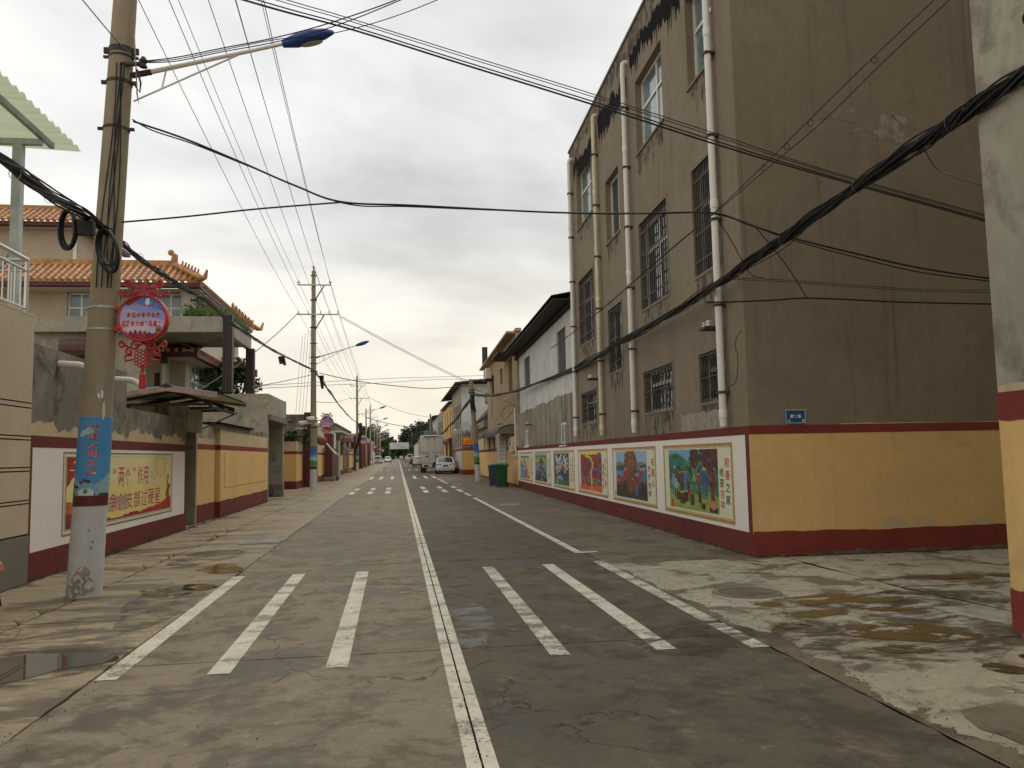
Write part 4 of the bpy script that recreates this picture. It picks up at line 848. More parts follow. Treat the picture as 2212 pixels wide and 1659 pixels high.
for k, (d, mt) in enumerate(((.0, 'bronze'), (.045, 'creamprint'), (.085, 'bronze'))):
    m_ = MB(F1); a, b, c, e = 12.44+d, 18.14-d, .47+d*.75, 1.68-d*.75; w_ = .02 if k != 1 else .03; o = .0105+.0006*k
    for (p, q, r_, s_) in ((a, a+w_, c, e), (b-w_, b, c, e), (a+w_, b-w_, e-w_, e), (a+w_, b-w_, c, c+w_)): m_.box(p, q, .01, o, r_, s_)
    part('moulding', m_, M['plinth' if k == 0 else mt], sp)
def pic_slogan():
    p = Pic(120, 46, (228, 216, 150)); p.a *= (1+.0*p.a); p.put(p.Y > .55+.15*p.X, (228, 216, 160), .05); p.put(p.Y < .5, (230, 214, 128), .06)
    for rr_, c in ((.16, (232, 196, 130)), (.11, (228, 205, 120)), (.06, (236, 218, 160)), (.025, (222, 205, 130))): p.ell(.86, .86, rr_*.55, rr_*1.6, c, .03)
    p.put((p.Y < .38) & (p.Y > .12) & (np.sin(p.X*4+1.0) > .1) & (p.X < .95), (185, 172, 135), .12)
    p.put((p.X < .13-.3*(1-p.Y)) & (p.Y > .38), (150, 35, 30), .2); p.dots(5, .02, .1, .75, .95, .012, [(235, 190, 60)], 1.8)
    p.below(lambda x: .05+.045*np.sin(x*9+.5)+.17*np.exp(-((x-1)/.11)**2), (175, 38, 32), .2); p.below(lambda x: .03+.03*np.sin(x*14), (150, 30, 28), .2)
    p.put((p.X < .085) & (p.Y < .38-1.6*p.X+.03*np.sin(40*p.X)), (190, 95, 30), .4); p.put((p.X < .08) & (p.Y < .2), (120, 40, 25), .5)
    p.line([(.97, .25), (.955, .5), (.965, .66)], .012, (200, 120, 60), .3); p.line([(.975, .12), (.95, .3), (.98, .45)], .02, (165, 40, 32), .3); p.dots(6, .74, .8, .58, .74, .008, [(150, 160, 150)], 1.6); return p
put_pic('picture', pic_slogan(), F1, 12.58, 18.0, .565, 1.605, .0128, sp)
for out_, bold, mt, nm in ((.0134, .022, 'outline', 'lettering_edge'), (.0142, .0, 'red_ink', 'lettering')):
    m_ = MB(F1)
    put_chars(m_, '发挥“两个”作用', 13.7, 16.47, 1.10, 1.43, out_, .14, bold); put_chars(m_, '争创支部过硬星', 14.33, 17.28, .70, 1.0, out_, .14, bold)
    part(nm, m_, M[mt], sp)
for y, z in ((12.2, 2.93), (14.45, 2.93)):
    t = thing('drain_spout', (LX, y, z), 'white plastic drain spout sticking out of the grey wall, %s' % ('left of the lamp post' if y < 13 else 'right of the lamp post'), 'pipe', 'drain spouts on the grey wall')
    part('spout', MB().tube([(LX-.1, y, z), (LX+.26, y+.05, z-.02), (LX+.34, y+.07, z-.05), (LX+.36, y+.075, z-.1)], .05, 12), M['pvc'], t, True)
# gate opening with lintel and sheet canopy
gt = thing('courtyard_gate', (LX-.6, 19.9, 0), 'narrow courtyard gateway with a dark lintel block under the sheet canopy', 'gate')
part('lintel', MB().box(-5.9, LX+.05, 18.955, 20.62, 2.2, 2.76), M['stained'], gt)
part('jamb', MB().box(-6.0, LX-.1, 20.62, 20.75, 0, 2.48), M['grey_light'], gt); part('jamb', MB().box(-6.0, LX-.245, 19.05, 19.24, 0, 2.2), M['grey_wall'], gt)
part('gate_leaf', MB().box(-5.8, -5.74, 19.3, 20.6, .05, 2.15), M['wood'], gt); part('door_frame', MB().box(LX-.2, LX-.04, 19.252, 19.34, 0, 2.19), M['maroon'], gt)
gc = thing('gate_canopy', (-5.1, 19, 2.76), 'low gabled sheet metal canopy with rusty fascia over the courtyard gate', 'canopy')
rx0, rx1, rxm, y0, y1 = -6.45, -3.74, -4.76, 17.6, 20.9
mb = MB()
def sheet(xa, za, xb, zb2, mb):
    mb.quad((xa, y0, za), (xb, y0, zb2), (xb, y1, zb2), (xa, y1, za)); mb.quad((xa, y0, za+.02), (xb, y0, zb2+.02), (xb, y1, zb2+.02), (xa, y1, za+.02)); mb.quad((xa, y0, za), (xb, y0, zb2), (xb, y0, zb2+.02), (xa, y0, za+.02)); mb.quad((xb, y0, zb2), (xb, y1, zb2), (xb, y1, zb2+.02), (xb, y0, zb2+.02))
sheet(rx0, 2.86, rxm, 3.08, mb); sheet(rx1, 2.93, rxm, 3.08, mb); part('roof_sheet', mb, M['bluesheet'], gc)
for xa, za, xb, zb2 in ((rx0, 2.86, rxm-.003, 3.08), (rx1, 2.93, rxm+.003, 3.08)):
    for yy in (y0-.012, y1): part('fascia', MB().loft([[(xa, q, za-.005), (xb, q, zb2-.005), (xb, q, zb2-.10), (xa, q, za-.10)] for q in (yy, yy+.01)]), M['pinkfascia'], gc)
mb = MB(); mb.quad((rxm-.14, y0-.015, 3.075), (rxm, y0-.015, 3.145), (rxm+.14, y0-.015, 3.07), (rxm, y0-.015, 3.04)); mb.quad((rxm-.14, y0-.015, 3.075), (rxm, y0-.015, 3.145), (rxm, y1, 3.145), (rxm-.14, y1, 3.075)); mb.quad((rxm+.14, y0-.015, 3.07), (rxm, y0-.015, 3.145), (rxm, y1, 3.145), (rxm+.14, y1, 3.07)); part('ridge_cap', mb, M['roofdark'], gc)
mb = MB(); mb.quad((rx0, y0, 2.84), (rxm, y0, 3.06), (rxm, y1, 3.06), (rx0, y1, 2.84)); mb.quad((rx1, y0, 2.91), (rxm, y0, 3.06), (rxm, y1, 3.06), (rx1, y1, 2.91)); part('ceiling_sheet', mb, M['creamprint'], gc)
for yy in (18.1, 19.4, 20.5):
    part('truss_bar', MB().box(rx0+.25, rx1-.2, yy-.03, yy+.03, 2.70, 2.76), M['iron'], gc); part('truss_bar', MB().tube([(rx0+.28, yy, 2.76), (rxm, yy, 3.0)], .035, 4).tube([(rx1-.22, yy, 2.76), (rxm, yy, 3.0)], .035, 4), M['iron'], gc)
for xx in (rx0+.3, rx1-.25): part('side_rail', MB().box(xx-.03, xx+.03, 18.1, 20.5, 2.64, 2.70), M['iron'], gc)
part('brace', MB().tube([(-5.9, 19.2, 2.3), (-6.25, 19.2, 2.72)], .018, 5), M['iron'], gc); part('brace', MB().tube([(LX+.02, 20.7, 2.3), (-3.9, 20.6, 2.68)], .018, 5), M['iron'], gc)
part('stub_post', MB().box(-5.62, -5.30, 19.6, 19.9, 2.762, 2.95), M['cream'], gc)
# yellow wall
yw = thing('yellow_wall', (LX-.1, 26, 0), 'long yellow courtyard wall with red band between the two gateways', 'wall')
part('wall', MB().box(LX-.36, LX-.12, 20.752, 22.85, 0, 2.44), M['yellow_dirty'], yw); part('wall', MB().box(LX-.36, LX, 22.852, 30.88, 0, 2.5), M['yellow_dirty'], yw)
Fa, Fb = FL(LX-.12), FL(LX)
for fr, a, b in ((Fa, 20.76, 22.84), (Fb, 22.86, 30.88)):
    band_face(yw, fr, a, b, 1.81, 1.945, 'red2', .012); band_face(yw, fr, a, b, .42, 1.81, 'yellow', .008, 'yellow_panel'); band_face(yw, fr, a, b, 0, .42, 'red', .016, 'painted_base'); part('paint_edge', ragged(fr, a, b, .39, .435, .018, int((b-a)*12), .0165, seed=int(a)), M['red'], yw)
band_face(yw, FX(22.852), LX-.105, LX+.012, 1.81, 1.945, 'red2', .012); band_face(yw, FX(22.852), LX-.105, LX+.008, .42, 1.81, 'yellow', .008, 'yellow_panel'); band_face(yw, FX(22.852), LX-.105, LX+.016, 0, .42, 'red', .016, 'painted_base')
part('raised_panel', MB(Fb).box(23.4, 30.7, .008, .02, .78, 1.76), M['yellow'], yw)
part('coping', ragged(Fb, 22.86, 30.88, 2.34, 2.5, .03, 60, .005, seed=4), M['grey_wall'], yw); part('roof_felt', MB().box(LX-.4, LX+.1, 22.3, 27.4, 2.505, 2.545), M['tar'], yw)
part('bare_plaster', ragged(Fa, 20.9, 22.8, 2.1, 2.43, .05, 30, .004, seed=6), M['grey_light'], yw)
# gatehouse
gh = thing('gatehouse', (-5.8, 33, 0), 'grey concrete gatehouse block with a deep beam over its open gateway', 'gatehouse')
part('beam_block', MB().box(-7.3, LX+.02, 30.9, 35.3, 3.2, 3.97), M['grey_light'], gh); part('front_wall', MB().box(-7.3, LX-.01, 30.89, 31.2, 0, 3.2), M['grey_light'], gh)
part('soffit_slab', MB().box(-7.0, LX+.12, 31.0, 35.35, 3.0, 3.199), M['plinth'], gh); part('jamb', MB().box(-7.0, LX-.02, 35.0, 35.35, .5, 3.0), M['grey_light'], gh)
part('jamb_base', MB().box(-7.0, LX+.0, 34.98, 35.37, 0, .5), M['grey_wall'], gh); part('gate_leaf', MB().box(-6.9, -6.8, 31.2, 35, 0, 3.0), M['wood'], gh)
part('upstand', MB().box(-5.4, LX+.0, 35.302, 35.9, 3.3, 4.0), M['grey_light'], gh); part('sheet_cap', MB().box(-5.6, LX+.35, 35.4, 35.8, 3.1, 3.14), M['roofdark'], gh)

# ================================================================== LEFT: TILED HOUSE BEHIND
th = thing('tiled_house', (-12, 38, 0), 'large house with glazed orange tile roofs and a grassy concrete terrace', 'house')
def tile_slope(parent, fr, u0, u1, v0, z0, v1, z1, pitch=.26, r=.075, name='roof_tile', tri=None):
    """slope in frame (u along eave, v inwards, z): pan sheet + barrel tiles, each barrel row an object"""
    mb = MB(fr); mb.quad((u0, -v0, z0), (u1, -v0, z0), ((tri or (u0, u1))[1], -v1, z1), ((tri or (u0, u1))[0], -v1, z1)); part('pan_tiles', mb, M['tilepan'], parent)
    L = math.hypot(v1-v0, z1-z0); me = MB(); seg = max(3, int(L/.3))
    for k in range(seg):
        a, b = L*k/seg, L*(k+1)/seg
        ring = lambda x, q: [(r*q*math.cos(t), x, r*q*math.sin(t)) for t in [PI*i/5 for i in range(6)]]
        me.loft([ring(a, 1.12), ring(b+.02, .92)], True, True)
    me.lathe((0, -.012, .01), [(.0, 0)], 3) if False else None
    cap = [(r*1.25*math.cos(t), -.02, r*1.25*math.sin(t)+.005) for t in [2*PI*i/8 for i in range(8)]]; me.quad(*cap)
    m_ = me.mesh('roof_tile', M['tile'])
    o = Vector(fr(0, 0, 0)); ex = (Vector(fr(1, 0, 0))-o).normalized(); ey = (Vector(fr(0, -(v1-v0), z1-z0))-o).normalized(); ez = ex.cross(ey).normalized(); rot = Matrix((ex, ey, ez)).transposed()
    n = int(abs(u1-u0)/pitch)
    for k in range(n):
        u = u0+(u1-u0)*(k+.5)/n; s = 1.0
        if tri:
            t0 = (u-u0)/(tri[0]-u0) if tri[0] > u0 and u < tri[0] else 1; t1 = (u1-u)/(u1-tri[1]) if tri[1] < u1 and u > tri[1] else 1; s = max(.08, min(1, t0, t1))
        piece(name, m_, fr(u, -v0, z0), parent, rot, (1, s, 1))
def ridge(path, r=.11, tip=True):
    mb = MB(); mb.tube(path, r, 8)
    return mb
HX, HY = -7.74, 33.0                                               # corner of the lower eave
EZ = 8.62
lr = part('roof', MB().box(-19, HX+.02, HY+.05, HY+.45, EZ-.2, EZ-.04).box(HX-.45, HX-.05, HY+.5, 45.2, EZ-.2, EZ-.04), M['maroon'], th)
FH = FX(HY); FS = FL(HX)
tile_slope(lr, FH, -19, HX, 0, EZ, 1.6, EZ+1.0, tri=(-19, HX-1.5))
tile_slope(lr, FS, HY, 45.4, 0, EZ, 1.5, EZ+1.0, tri=(HY+1.6, 44.2))
part('ridge_tiles', MB().box(-19, HX-1.4, HY+1.55, HY+1.8, EZ+.95, EZ+1.2), M['tile'], lr)
for a, b, up in (((HX-1.4, HY+1.6, EZ+1.05), (HX+.12, HY-.1, EZ+.1), .45), ((HX-1.4, 44.1, EZ+1.05), (HX+.12, 45.7, EZ+.12), .55)):
    a, b = Vector(a), Vector(b); path = [a.lerp(b, k/8) for k in range(9)]+[b+(b-a).normalized()*.25+Vector((0, 0, .1)), b+(b-a).normalized()*.42+Vector((0, 0, up))]
    part('hip_ridge', MB().tube(path, [.13]*9+[.1, .04], 8), M['tile'], lr)
    for k in range(6): p = a.lerp(b, .3+.11*k); part('ridge_figure', MB().tube([p, p+Vector((0, 0, .14)), p+Vector((.04, -.03, .26))], [.05, .06, .025], 6).sphere(p+Vector((.04, -.04, .26)), .045, 6, 4), M['tile'], lr)
part('ridge_finial', MB().tube([(HX-1.4, HY+1.6, EZ+1.1), (HX-1.36, HY+1.6, EZ+1.4), (HX-1.55, HY+1.6, EZ+1.58)], [.17, .13, .05], 8).sphere((HX-1.52, HY+1.6, EZ+1.54), .13, 8, 6), M['tile'], lr)
for k in range(7):                                                # little beasts seen along the far edge
    y = 39.5+.8*k; part('ridge_figure', MB().tube([(HX+.02, y, EZ+.1), (HX+.02, y, EZ+.25), (HX+.02, y-.06, EZ+.38)], [.07, .08, .03], 6), M['tile'], lr)
part('soffit', MB().box(-19, HX-.1, HY+.46, HY+1.3, EZ-.26, EZ-.21).box(HX-1.3, HX-.1, HY+1.3, 45, EZ-.26, EZ-.21), M['cream'], lr)

WX = HX-.75
def hxp(px, Y): return at(px, 900, Y).x
Yw = HY+1.1
hs = [(hxp(138, Yw), hxp(198, Yw), 6.75, 8.36), (hxp(253, Yw), hxp(313, Yw), 6.75, 8.36), (hxp(330, Yw), hxp(398, Yw), 6.75, 8.36)]
wm_ = holes_wall(FX(Yw), -20, WX, 0, EZ-.2, hs, .2); part('wall', wm_, M['beige_tile'], th)
hsS = [(HY+2.4, HY+5.3, 7.0, 8.1), (HY+5.8, HY+8.6, 7.0, 8.2), (HY+9, HY+11, 7.0, 8.2), (HY+1.9, HY+5.6, 3.7, 5.6), (HY+6.2, HY+10, 3.7, 5.6)]
wm_ = holes_wall(FL(WX), Yw, 45, 0, EZ-.2, hsS, .2); part('side_wall', wm_, M['cream'], th)
for h in hs: window(th, FX(Yw), *h, rec=.15, style='cross', gm='glass_b', fw=.08); 
for h in hsS: window(th, FL(WX), *h, rec=.15, style='multi', gm='glass_b', fw=.08)
for fr, hl in ((FX(Yw), hs), (FL(WX), hsS)):
    for h in hl: opening_back(th, fr, h, .2, 'room')
part('lintel_band', MB(FX(Yw)).box(hxp(136, Yw), WX, 0, .06, 8.37, 8.41), M['cream'], th)
part('round_column', MB().lathe((WX+.1, Yw-.1, 6.85), [(.3, 0), (.3, 1.45), (.4, 1.6), (.4, 1.75)], 18), M['cream'], th, True)
part('round_column', MB().lathe((WX+.05, HY+5.75, 3.4), [(.27, 0), (.27, 1.9), (.4, 2.15), (.42, 2.35)], 18), M['cream'], th, True)
# upper storey
UX, UY, UZ = hxp(158, 38), 38.0, 12.2
part('upper_wall', MB().box(-30, UX, UY, 42.6, EZ+.6, UZ), M['beige_tile'], th); part('downpipe', MB().tube([(UX-.1, UY-.06, EZ+1), (UX-.1, UY-.06, UZ-.3)], .08, 8), M['pvc'], th)
ur = part('upper_roof', MB().box(-30, UX+.65, UY-.62, UY-.3, UZ-.18, UZ-.02).box(UX+.3, UX+.62, UY-.3, 43.2, UZ-.18, UZ-.02), M['maroon'], th)
tile_slope(ur, FX(UY-.7), -26, UX+.7, 0, UZ, 1.5, UZ+.95, tri=(-26, UX-.7)); tile_slope(ur, FL(UX+.7), UY-.7, 43.4, 0, UZ, 1.4, UZ+.95, tri=(UY+.7, 42))
part('ridge_tiles', MB().box(-26, UX-.7, UY+.75, UY+1.0, UZ+.9, UZ+1.12), M['tile'], ur); part('soffit', MB().box(-30, UX+.55, UY-.3, UY-.002, UZ-.24, UZ-.19), M['cream'], ur)
# middle eave under the terrace
mr = part('middle_roof', MB().box(hxp(352, 32.7), HX+.02, 32.75, 33.0, 5.6, 5.82).box(HX-.25, HX-.02, 33.0, 44, 5.6, 5.82), M['maroon'], th)
tile_slope(mr, FX(32.7), hxp(352, 32.7), HX, 0, 5.84, 1.3, 6.1); tile_slope(mr, FL(HX), 32.7, 44, 0, 5.84, .7, 6.1)
part('soffit', MB().box(hxp(352, 32.7), HX-.26, 33.02, Yw-.002, 5.58, 5.62).box(WX+.002, HX-.26, Yw, 44, 5.58, 5.62), M['cream'], mr)
part('lower_side_block', MB().box(hxp(300, 33), hxp(350, 33), 33.2, Yw-.01, 0, 5.9), M['cream'], th); part('door', MB().box(hxp(333, 33.2), hxp(344, 33.2), 33.15, 33.199, 3.0, 5.0), M['wood'], th); part('white_pipe', MB().tube([(hxp(350, 33), 33.1, 2), (hxp(350, 33), 33.1, 6.0)], .07, 8), M['pvc'], th)
part('dark_awning', MB().box(hxp(340, 32.5), hxp(350, 32.5), 32.0, 33.1, 5.35, 5.75), M['roofdark'], th)
# terrace slab on dark columns
TX = -6.03
tz0, tz1 = 6.13, 6.69
ts = part('terrace_parapet', MB().box(hxp(55, 30), TX-.12, 29.95, 30.15, tz0, tz1).box(TX-.2, TX, 30.1, 34.7, tz0-.02, tz1), M['grey_light'], th)
part('terrace_slab', MB().box(hxp(55, 30), TX-.01, 30.151, Yw-.01, tz0+.0, tz0+.25), M['grey_wall'], th)
part('porch_wall', MB().box(hxp(60, 30), hxp(305, 30), 30.3, 30.5, 0, tz0-.002), M['grey_light'], th)
pa = part('porch_window', MB().box(hxp(140, 30.3), hxp(215, 30.3), 30.22, 30.299, 4.6, 5.6), M['dark'], th); part('porch_awning', MB().tube([(hxp(128, 30), 30.05, 5.55), (hxp(222, 30), 30.05, 5.55)], .32, 10), M['awningbrown'], th)
for yc in (30.0, 34.45):
    mb = MB(); mb.box(TX-.15, TX+.18, yc-.16, yc+.16, 3.97, tz1+.03 if yc < 31 else tz0-.02)
    for k in range(3): mb.box(TX-.13+.11*k, TX-.09+.11*k, yc-.19, yc-.161, 3.97, tz1 if yc < 31 else tz0-.03)
    part('ribbed_column', mb, M['darkbrown'], th)
for k in range(3): part('roof_beam_end', MB().box(-7.2, -6.7, 37+1.5*k, 37.3+1.5*k, 5.6-.02*k, 5.9-.02*k), M['maroon'], th)
def blades(n, box, h, seed, lean=.5, w=.02):
    r = random.Random(seed); mb = MB()
    for _ in range(n):
        x, y, z = r.uniform(*box[0]), r.uniform(*box[1]), box[2]; hh = h*r.uniform(.4, 1.15); dx, dy = r.uniform(-lean, lean)*hh, r.uniform(-lean, lean)*hh; a = r.uniform(0, PI); wx, wy = w*math.cos(a), w*math.sin(a)
        mb.quad((x-wx, y-wy, z), (x+wx, y+wy, z), (x+wx*.7+dx*.4, y+wy*.7+dy*.4, z+hh*.6), (x-wx*.7+dx*.4, y-wy*.7+dy*.4, z+hh*.6)); mb.quad((x-wx*.7+dx*.4, y-wy*.7+dy*.4, z+hh*.6), (x+wx*.7+dx*.4, y+wy*.7+dy*.4, z+hh*.6), (x+dx, y+dy, z+hh))
    return mb
gr = blades(3400, ((hxp(395, 30.4), TX-.1), (30.2, 34.3), 6.6), .5, 5, .5, .028)
single('rooftop_grass', gr, M['leaf'], 'tall green grass growing on the concrete terrace of the tiled house', 'grass', kind='stuff')
# ================================================================== POLES
def leafcloud(c, rad, n, size, seed, mats=None, blobs=9, squash=1.0):
    """crown of many small leaf-clump faces in uneven blobs"""
    r = random.Random(seed); mb = MB(); B = []
    for k in range(blobs):
        a = r.uniform(0, 2*PI); q = r.uniform(.15, .75); zz = r.uniform(-.75, .85)
        B.append((c[0]+rad[0]*q*math.cos(a)*(1-.3*abs(zz)), c[1]+rad[1]*q*math.sin(a)*(1-.3*abs(zz)), c[2]+rad[2]*zz, r.uniform(.28, .5)))
    for i in range(n):
        b = B[r.randrange(blobs)]; u = Vector((r.gauss(0, 1), r.gauss(0, 1), r.gauss(0, 1))).normalized()*(r.random()**.4)
        p = Vector((b[0]+u.x*rad[0]*b[3], b[1]+u.y*rad[1]*b[3], b[2]+u.z*rad[2]*b[3]*squash)); s = size*r.uniform(.5, 1.3)
        a = Vector((r.gauss(0, 1), r.gauss(0, 1), r.gauss(0, .6))).normalized(); t = a.cross(Vector((r.gauss(0, 1), r.gauss(0, 1), r.gauss(0, 1)))).normalized()
        mb.quad(tuple(p-a*s), tuple(p+t*s*.55), tuple(p+a*s), tuple(p-t*s*.55))
    return mb
def pic_wrap():
    p = Pic(64, 72, (72, 145, 195)); p.put(p.Y > .5, (70, 140, 192), .05)
    for x, y, a, b in ((.42, .8, .08, .03), (.5, .82, .06, .05), (.36, .77, .05, .02)): p.ell(x, y, a, b, (165, 195, 200), .06)
    p.below(lambda x: .2+.09*np.sin(7*x+1.1), (140, 180, 185), .08); p.dots(12, .1, .35, .08, .2, .05, [(150, 190, 190), (130, 170, 175)])
    p.ell(.22, .09, .09, .08, (40, 85, 45), .3); p.ell(.29, .05, .06, .05, (120, 160, 85), .3); p.below(lambda x: .03, (50, 60, 55), .2)
    p.put((((p.X-.5)/.2)**2+((p.Y)/.17)**2 < 1) & ((((p.X-.5)/.14)**2+((p.Y)/.1)**2 > 1)), (120, 165, 190), .1); p.ell(.5, .03, .13, .06, (200, 215, 215), .05); p.ell(.5, .05, .03, .03, (70, 120, 60))
    for x, y in ((.34, .11), (.42, .17), (.48, .19), (.53, .18)): p.ell(x, y, .035, .016, (40, 30, 30)); p.ell(x, y-.018, .02, .01, (110, 60, 50))
    return p
def pic_wrap2():
    p = Pic(40, 60, (165, 195, 220)); p.put(p.Y > .62, (50, 105, 175), .06)
    for k in range(12): p.put((p.Y > .4+.02*k) & (p.Y < .42+.02*k), tuple(int(165+(50-165)*k/12) if i == 0 else int(195+(105-195)*k/12) if i == 1 else int(220+(175-220)*k/12) for i in range(3)), .05)
    p.below(lambda x: .3+.05*np.sin(8*x), (70, 140, 60), .3); p.below(lambda x: .12+.03*np.sin(15*x), (95, 150, 80), .35); p.dots(20, 0, 1, .02, .3, .05, [(55, 125, 45), (85, 160, 70), (40, 100, 40)]); return p
def lantern_pic(n):
    p = Pic(n, n, (185, 180, 215)); p.put(p.Y > .5+.35*(.8-p.X), (150, 160, 212), .04); p.put(p.Y > .72+.3*(.75-p.X), (95, 120, 190), .06); p.put(p.Y > .86+.3*(.75-p.X), (70, 100, 170), .06)
    for rr_ in (.16, .11, .06): p.put(np.abs(((p.X-.74)**2+(p.Y-.84)**2)**.5-rr_) < .012, (110, 150, 205), .05)
    p.put((np.abs(p.X-.6) < .035+.05*(.95-p.Y)) & (p.Y > .8) & (p.Y < .95), (225, 230, 240), .03)
    p.put((p.X < .45) & (p.Y > .74+.34*p.X+.03*np.sin(20*p.X)), (140, 30, 35), .2); p.put(p.Y < .45, (205, 185, 215), .04); p.ell(.35, .3, .3, .1, (225, 195, 215), .03); p.ell(.1, .32, .06, .06, (225, 160, 130), .2)
    p.below(lambda x: .12+.1*np.abs(np.sin(31*x))*np.exp(-((x-.4)/.3)**2)+.02, (120, 40, 75), .2); p.below(lambda x: .1+.05*np.sin(5*x), (160, 25, 35), .15)
    p.rect(.78, .9, .1, .32, (120, 60, 40), .3); p.rect(.76, .92, .16, .2, (190, 120, 50), .3); p.rect(.8, .88, .26, .34, (190, 125, 55), .3); p.line([(.05, .36), (.2, .32), (.02, .26)], .008, (180, 50, 60))
    return p
def spiral(mb, cx, cz, r0, turns, a0, sgn, y, w, n=22):
    pts = []
    for k in range(n+1):
        t = k/n; r = r0*(1-.82*t); a = a0+sgn*turns*2*PI*t; pts.append((cx+r*math.cos(a), y, cz+r*math.sin(a)))
    mb.tube(pts, w, 5); return pts[0]
def lantern(px, y, z, R=.30, far=False, label='', at_x=.47, detail=True, pole_r=.18):
    """round slogan lantern on a pole bracket, face towards the camera"""
    cx = px+at_x
    t = thing('lantern_sign', (cx, y, z-R), label, 'sign', 'red lantern signs on the street poles')
    n = 40; mb = MB(); yy = y-.05
    mb.loft([[(cx+rr_*math.cos(k*2*PI/n), b, z+rr_*math.sin(k*2*PI/n)) for k in range(n)] for rr_, b in ((R*.93, yy+.01), (R*.93, yy-.022), (R, yy-.025), (R*1.03, yy), (R*1.03, yy+.1), (R, yy+.125))], False, True); mb.disc((cx, yy+.12, z), R, n, 'y'); part('rim', mb, M['signred'], t, True)
    m = 56 if detail else 14; pc = lantern_pic(m); mask = ((pc.X-.5)**2+(pc.Y-.5)**2) < .248
    put_pic('face', pc, lambda u, o, zz: Vector((u, yy+.003-o, zz)), cx-R*.95, cx+R*.95, z-R*.95, z+R*.95, .006, t, mask=mask)
    if detail:
        mb = MB(lambda u, o, zz: Vector((u, yy+.003-o, zz))); put_chars(mb, '多措并举谋发展', cx-.64*R, cx+.72*R, z+.02*R, z+.24*R, .009, .16, .03); put_chars(mb, '凝聚合力创“五星”', cx-.84*R, cx+.78*R, z-.34*R, z-.12*R, .009, .14, .03)
        part('lettering', mb, M['red_ink'], t); mb = MB(lambda u, o, zz: Vector((u, yy+.003-o, zz)))
        for k in range(5):
            s = .075*R if k == 2 else .05*R; c = (cx+(-.36+.18*k)*R+.06*R, z+.56*R)
            mb.quad(*[(c[0]+s*(1 if q % 2 == 0 else .42)*math.sin(q*PI/5), .009, c[1]+s*(1 if q % 2 == 0 else .42)*math.cos(q*PI/5)) for q in range(10)])
        part('stars', mb, M['signred'], t)
        mb = MB(lambda u, o, zz: Vector((u, yy+.003-o, zz)))
    w = .0155*R/.3; q_ = R/.3
    if detail:
        mb = MB(); yt = yy+.04; zt = z+R*1.02
        mb.loft([[(cx+a, yt+b, zt+c) for a, c in ((-.03, 0), (-.03, .07), (-.05, .11), (-.015, .14), (0, .18), (.015, .14), (.05, .11), (.03, .07), (.03, 0))] for b in (-.012, .012)])
        for s in (-1, 1):
            spiral(mb, cx+s*.095, zt+.05, .062, 1.2, -PI/2, s, yt, w); spiral(mb, cx+s*.17, zt+.14, .05, 1.1, -PI/2, s, yt, w); spiral(mb, cx+s*.25, zt+.03, .045, 1.1, PI if s > 0 else 0, s, yt, w)
            mb.tube([(cx+s*.02, yt, zt+.07), (cx+s*.1, yt, zt+.11), (cx+s*.17, yt, zt+.09)], w, 5); mb.tube([(cx+s*.05, yt, zt+.01), (cx+s*.14, yt, zt+.02), (cx+s*.2, yt, zt-.02), (cx+s*.25, yt, zt-.015)], w, 5)
        part('scroll_crest', mb, M['signred'], t, True)
        mb = MB(); zb = z-R*1.02
        for s in (-1, 1):
            spiral(mb, cx+s*.085, zb-.04, .055, 1.2, PI/2, -s, yt, w); spiral(mb, cx+s*.23, zb-.025, .042, 1.1, PI/2, -s, yt, w); mb.tube([(cx, yt, zb-.01), (cx+s*.11, yt, zb-.08), (cx+s*.18, yt, zb-.05), (cx+s*.24, yt, zb+.01)], w, 5); spiral(mb, cx+s*.15, zb-.11, .045, 1.0, PI/2, -s, yt, w); mb.tube([(cx+s*.1, yt, zb-.2), (cx+s*.19, yt, zb-.22), (cx+s*.2, yt, zb-.16), (cx+s*.12, yt, zb-.15)], w, 5)
        for i in range(6):
            for j in range(6):
                if abs(i-j) > 2 or (i+j) < 1: continue
                a, b = cx+(i-j)*.036, zb-.08-(i+j)*.021
                mb.tube([(a+.024*math.cos(q*PI/4), yt, b+.02*math.sin(q*PI/4)) for q in range(9)], w*.5, 4, False)
        part('knot_ornament', mb, M['signred'], t, True)
        part('tassel', MB().tube([(cx, yt, zb-.28), (cx, yt, zb-.36)], .02, 8).tube([(cx, yt, zb-.36), (cx, yt, zb-.38), (cx, yt, zb-.55)], [.02, .034, .04], 10), M['signred'], t)
    else:
        mb = MB(); yt = yy+.04
        mb.loft([[(cx+a*R, yt+b, z+R+c*R) for a, c in ((-.6, -.2), (-.8, .12), (-.3, .16), (-.1, .4), (.1, .4), (.3, .16), (.8, .12), (.6, -.2))] for b in (-.02, .02)]); part('scroll_crest', mb, M['signred'], t)
        mb = MB(); mb.loft([[(cx+a*R, yt+b, z-R+c*R) for a, c in ((-.6, .1), (-.6, -.4), (-.2, -.7), (-.1, -1.1), (.1, -1.1), (.2, -.7), (.6, -.4), (.6, .1))] for b in (-.02, .02)]); part('knot_ornament', mb, M['signred'], t)
    for dz in (.13, -.13): part('bracket', MB().box(px+pole_r*.4, cx-R*.97, y-.03, y-.005, z+dz*R/.3-.022, z+dz*R/.3+.022), M['signred'], t)
    return t
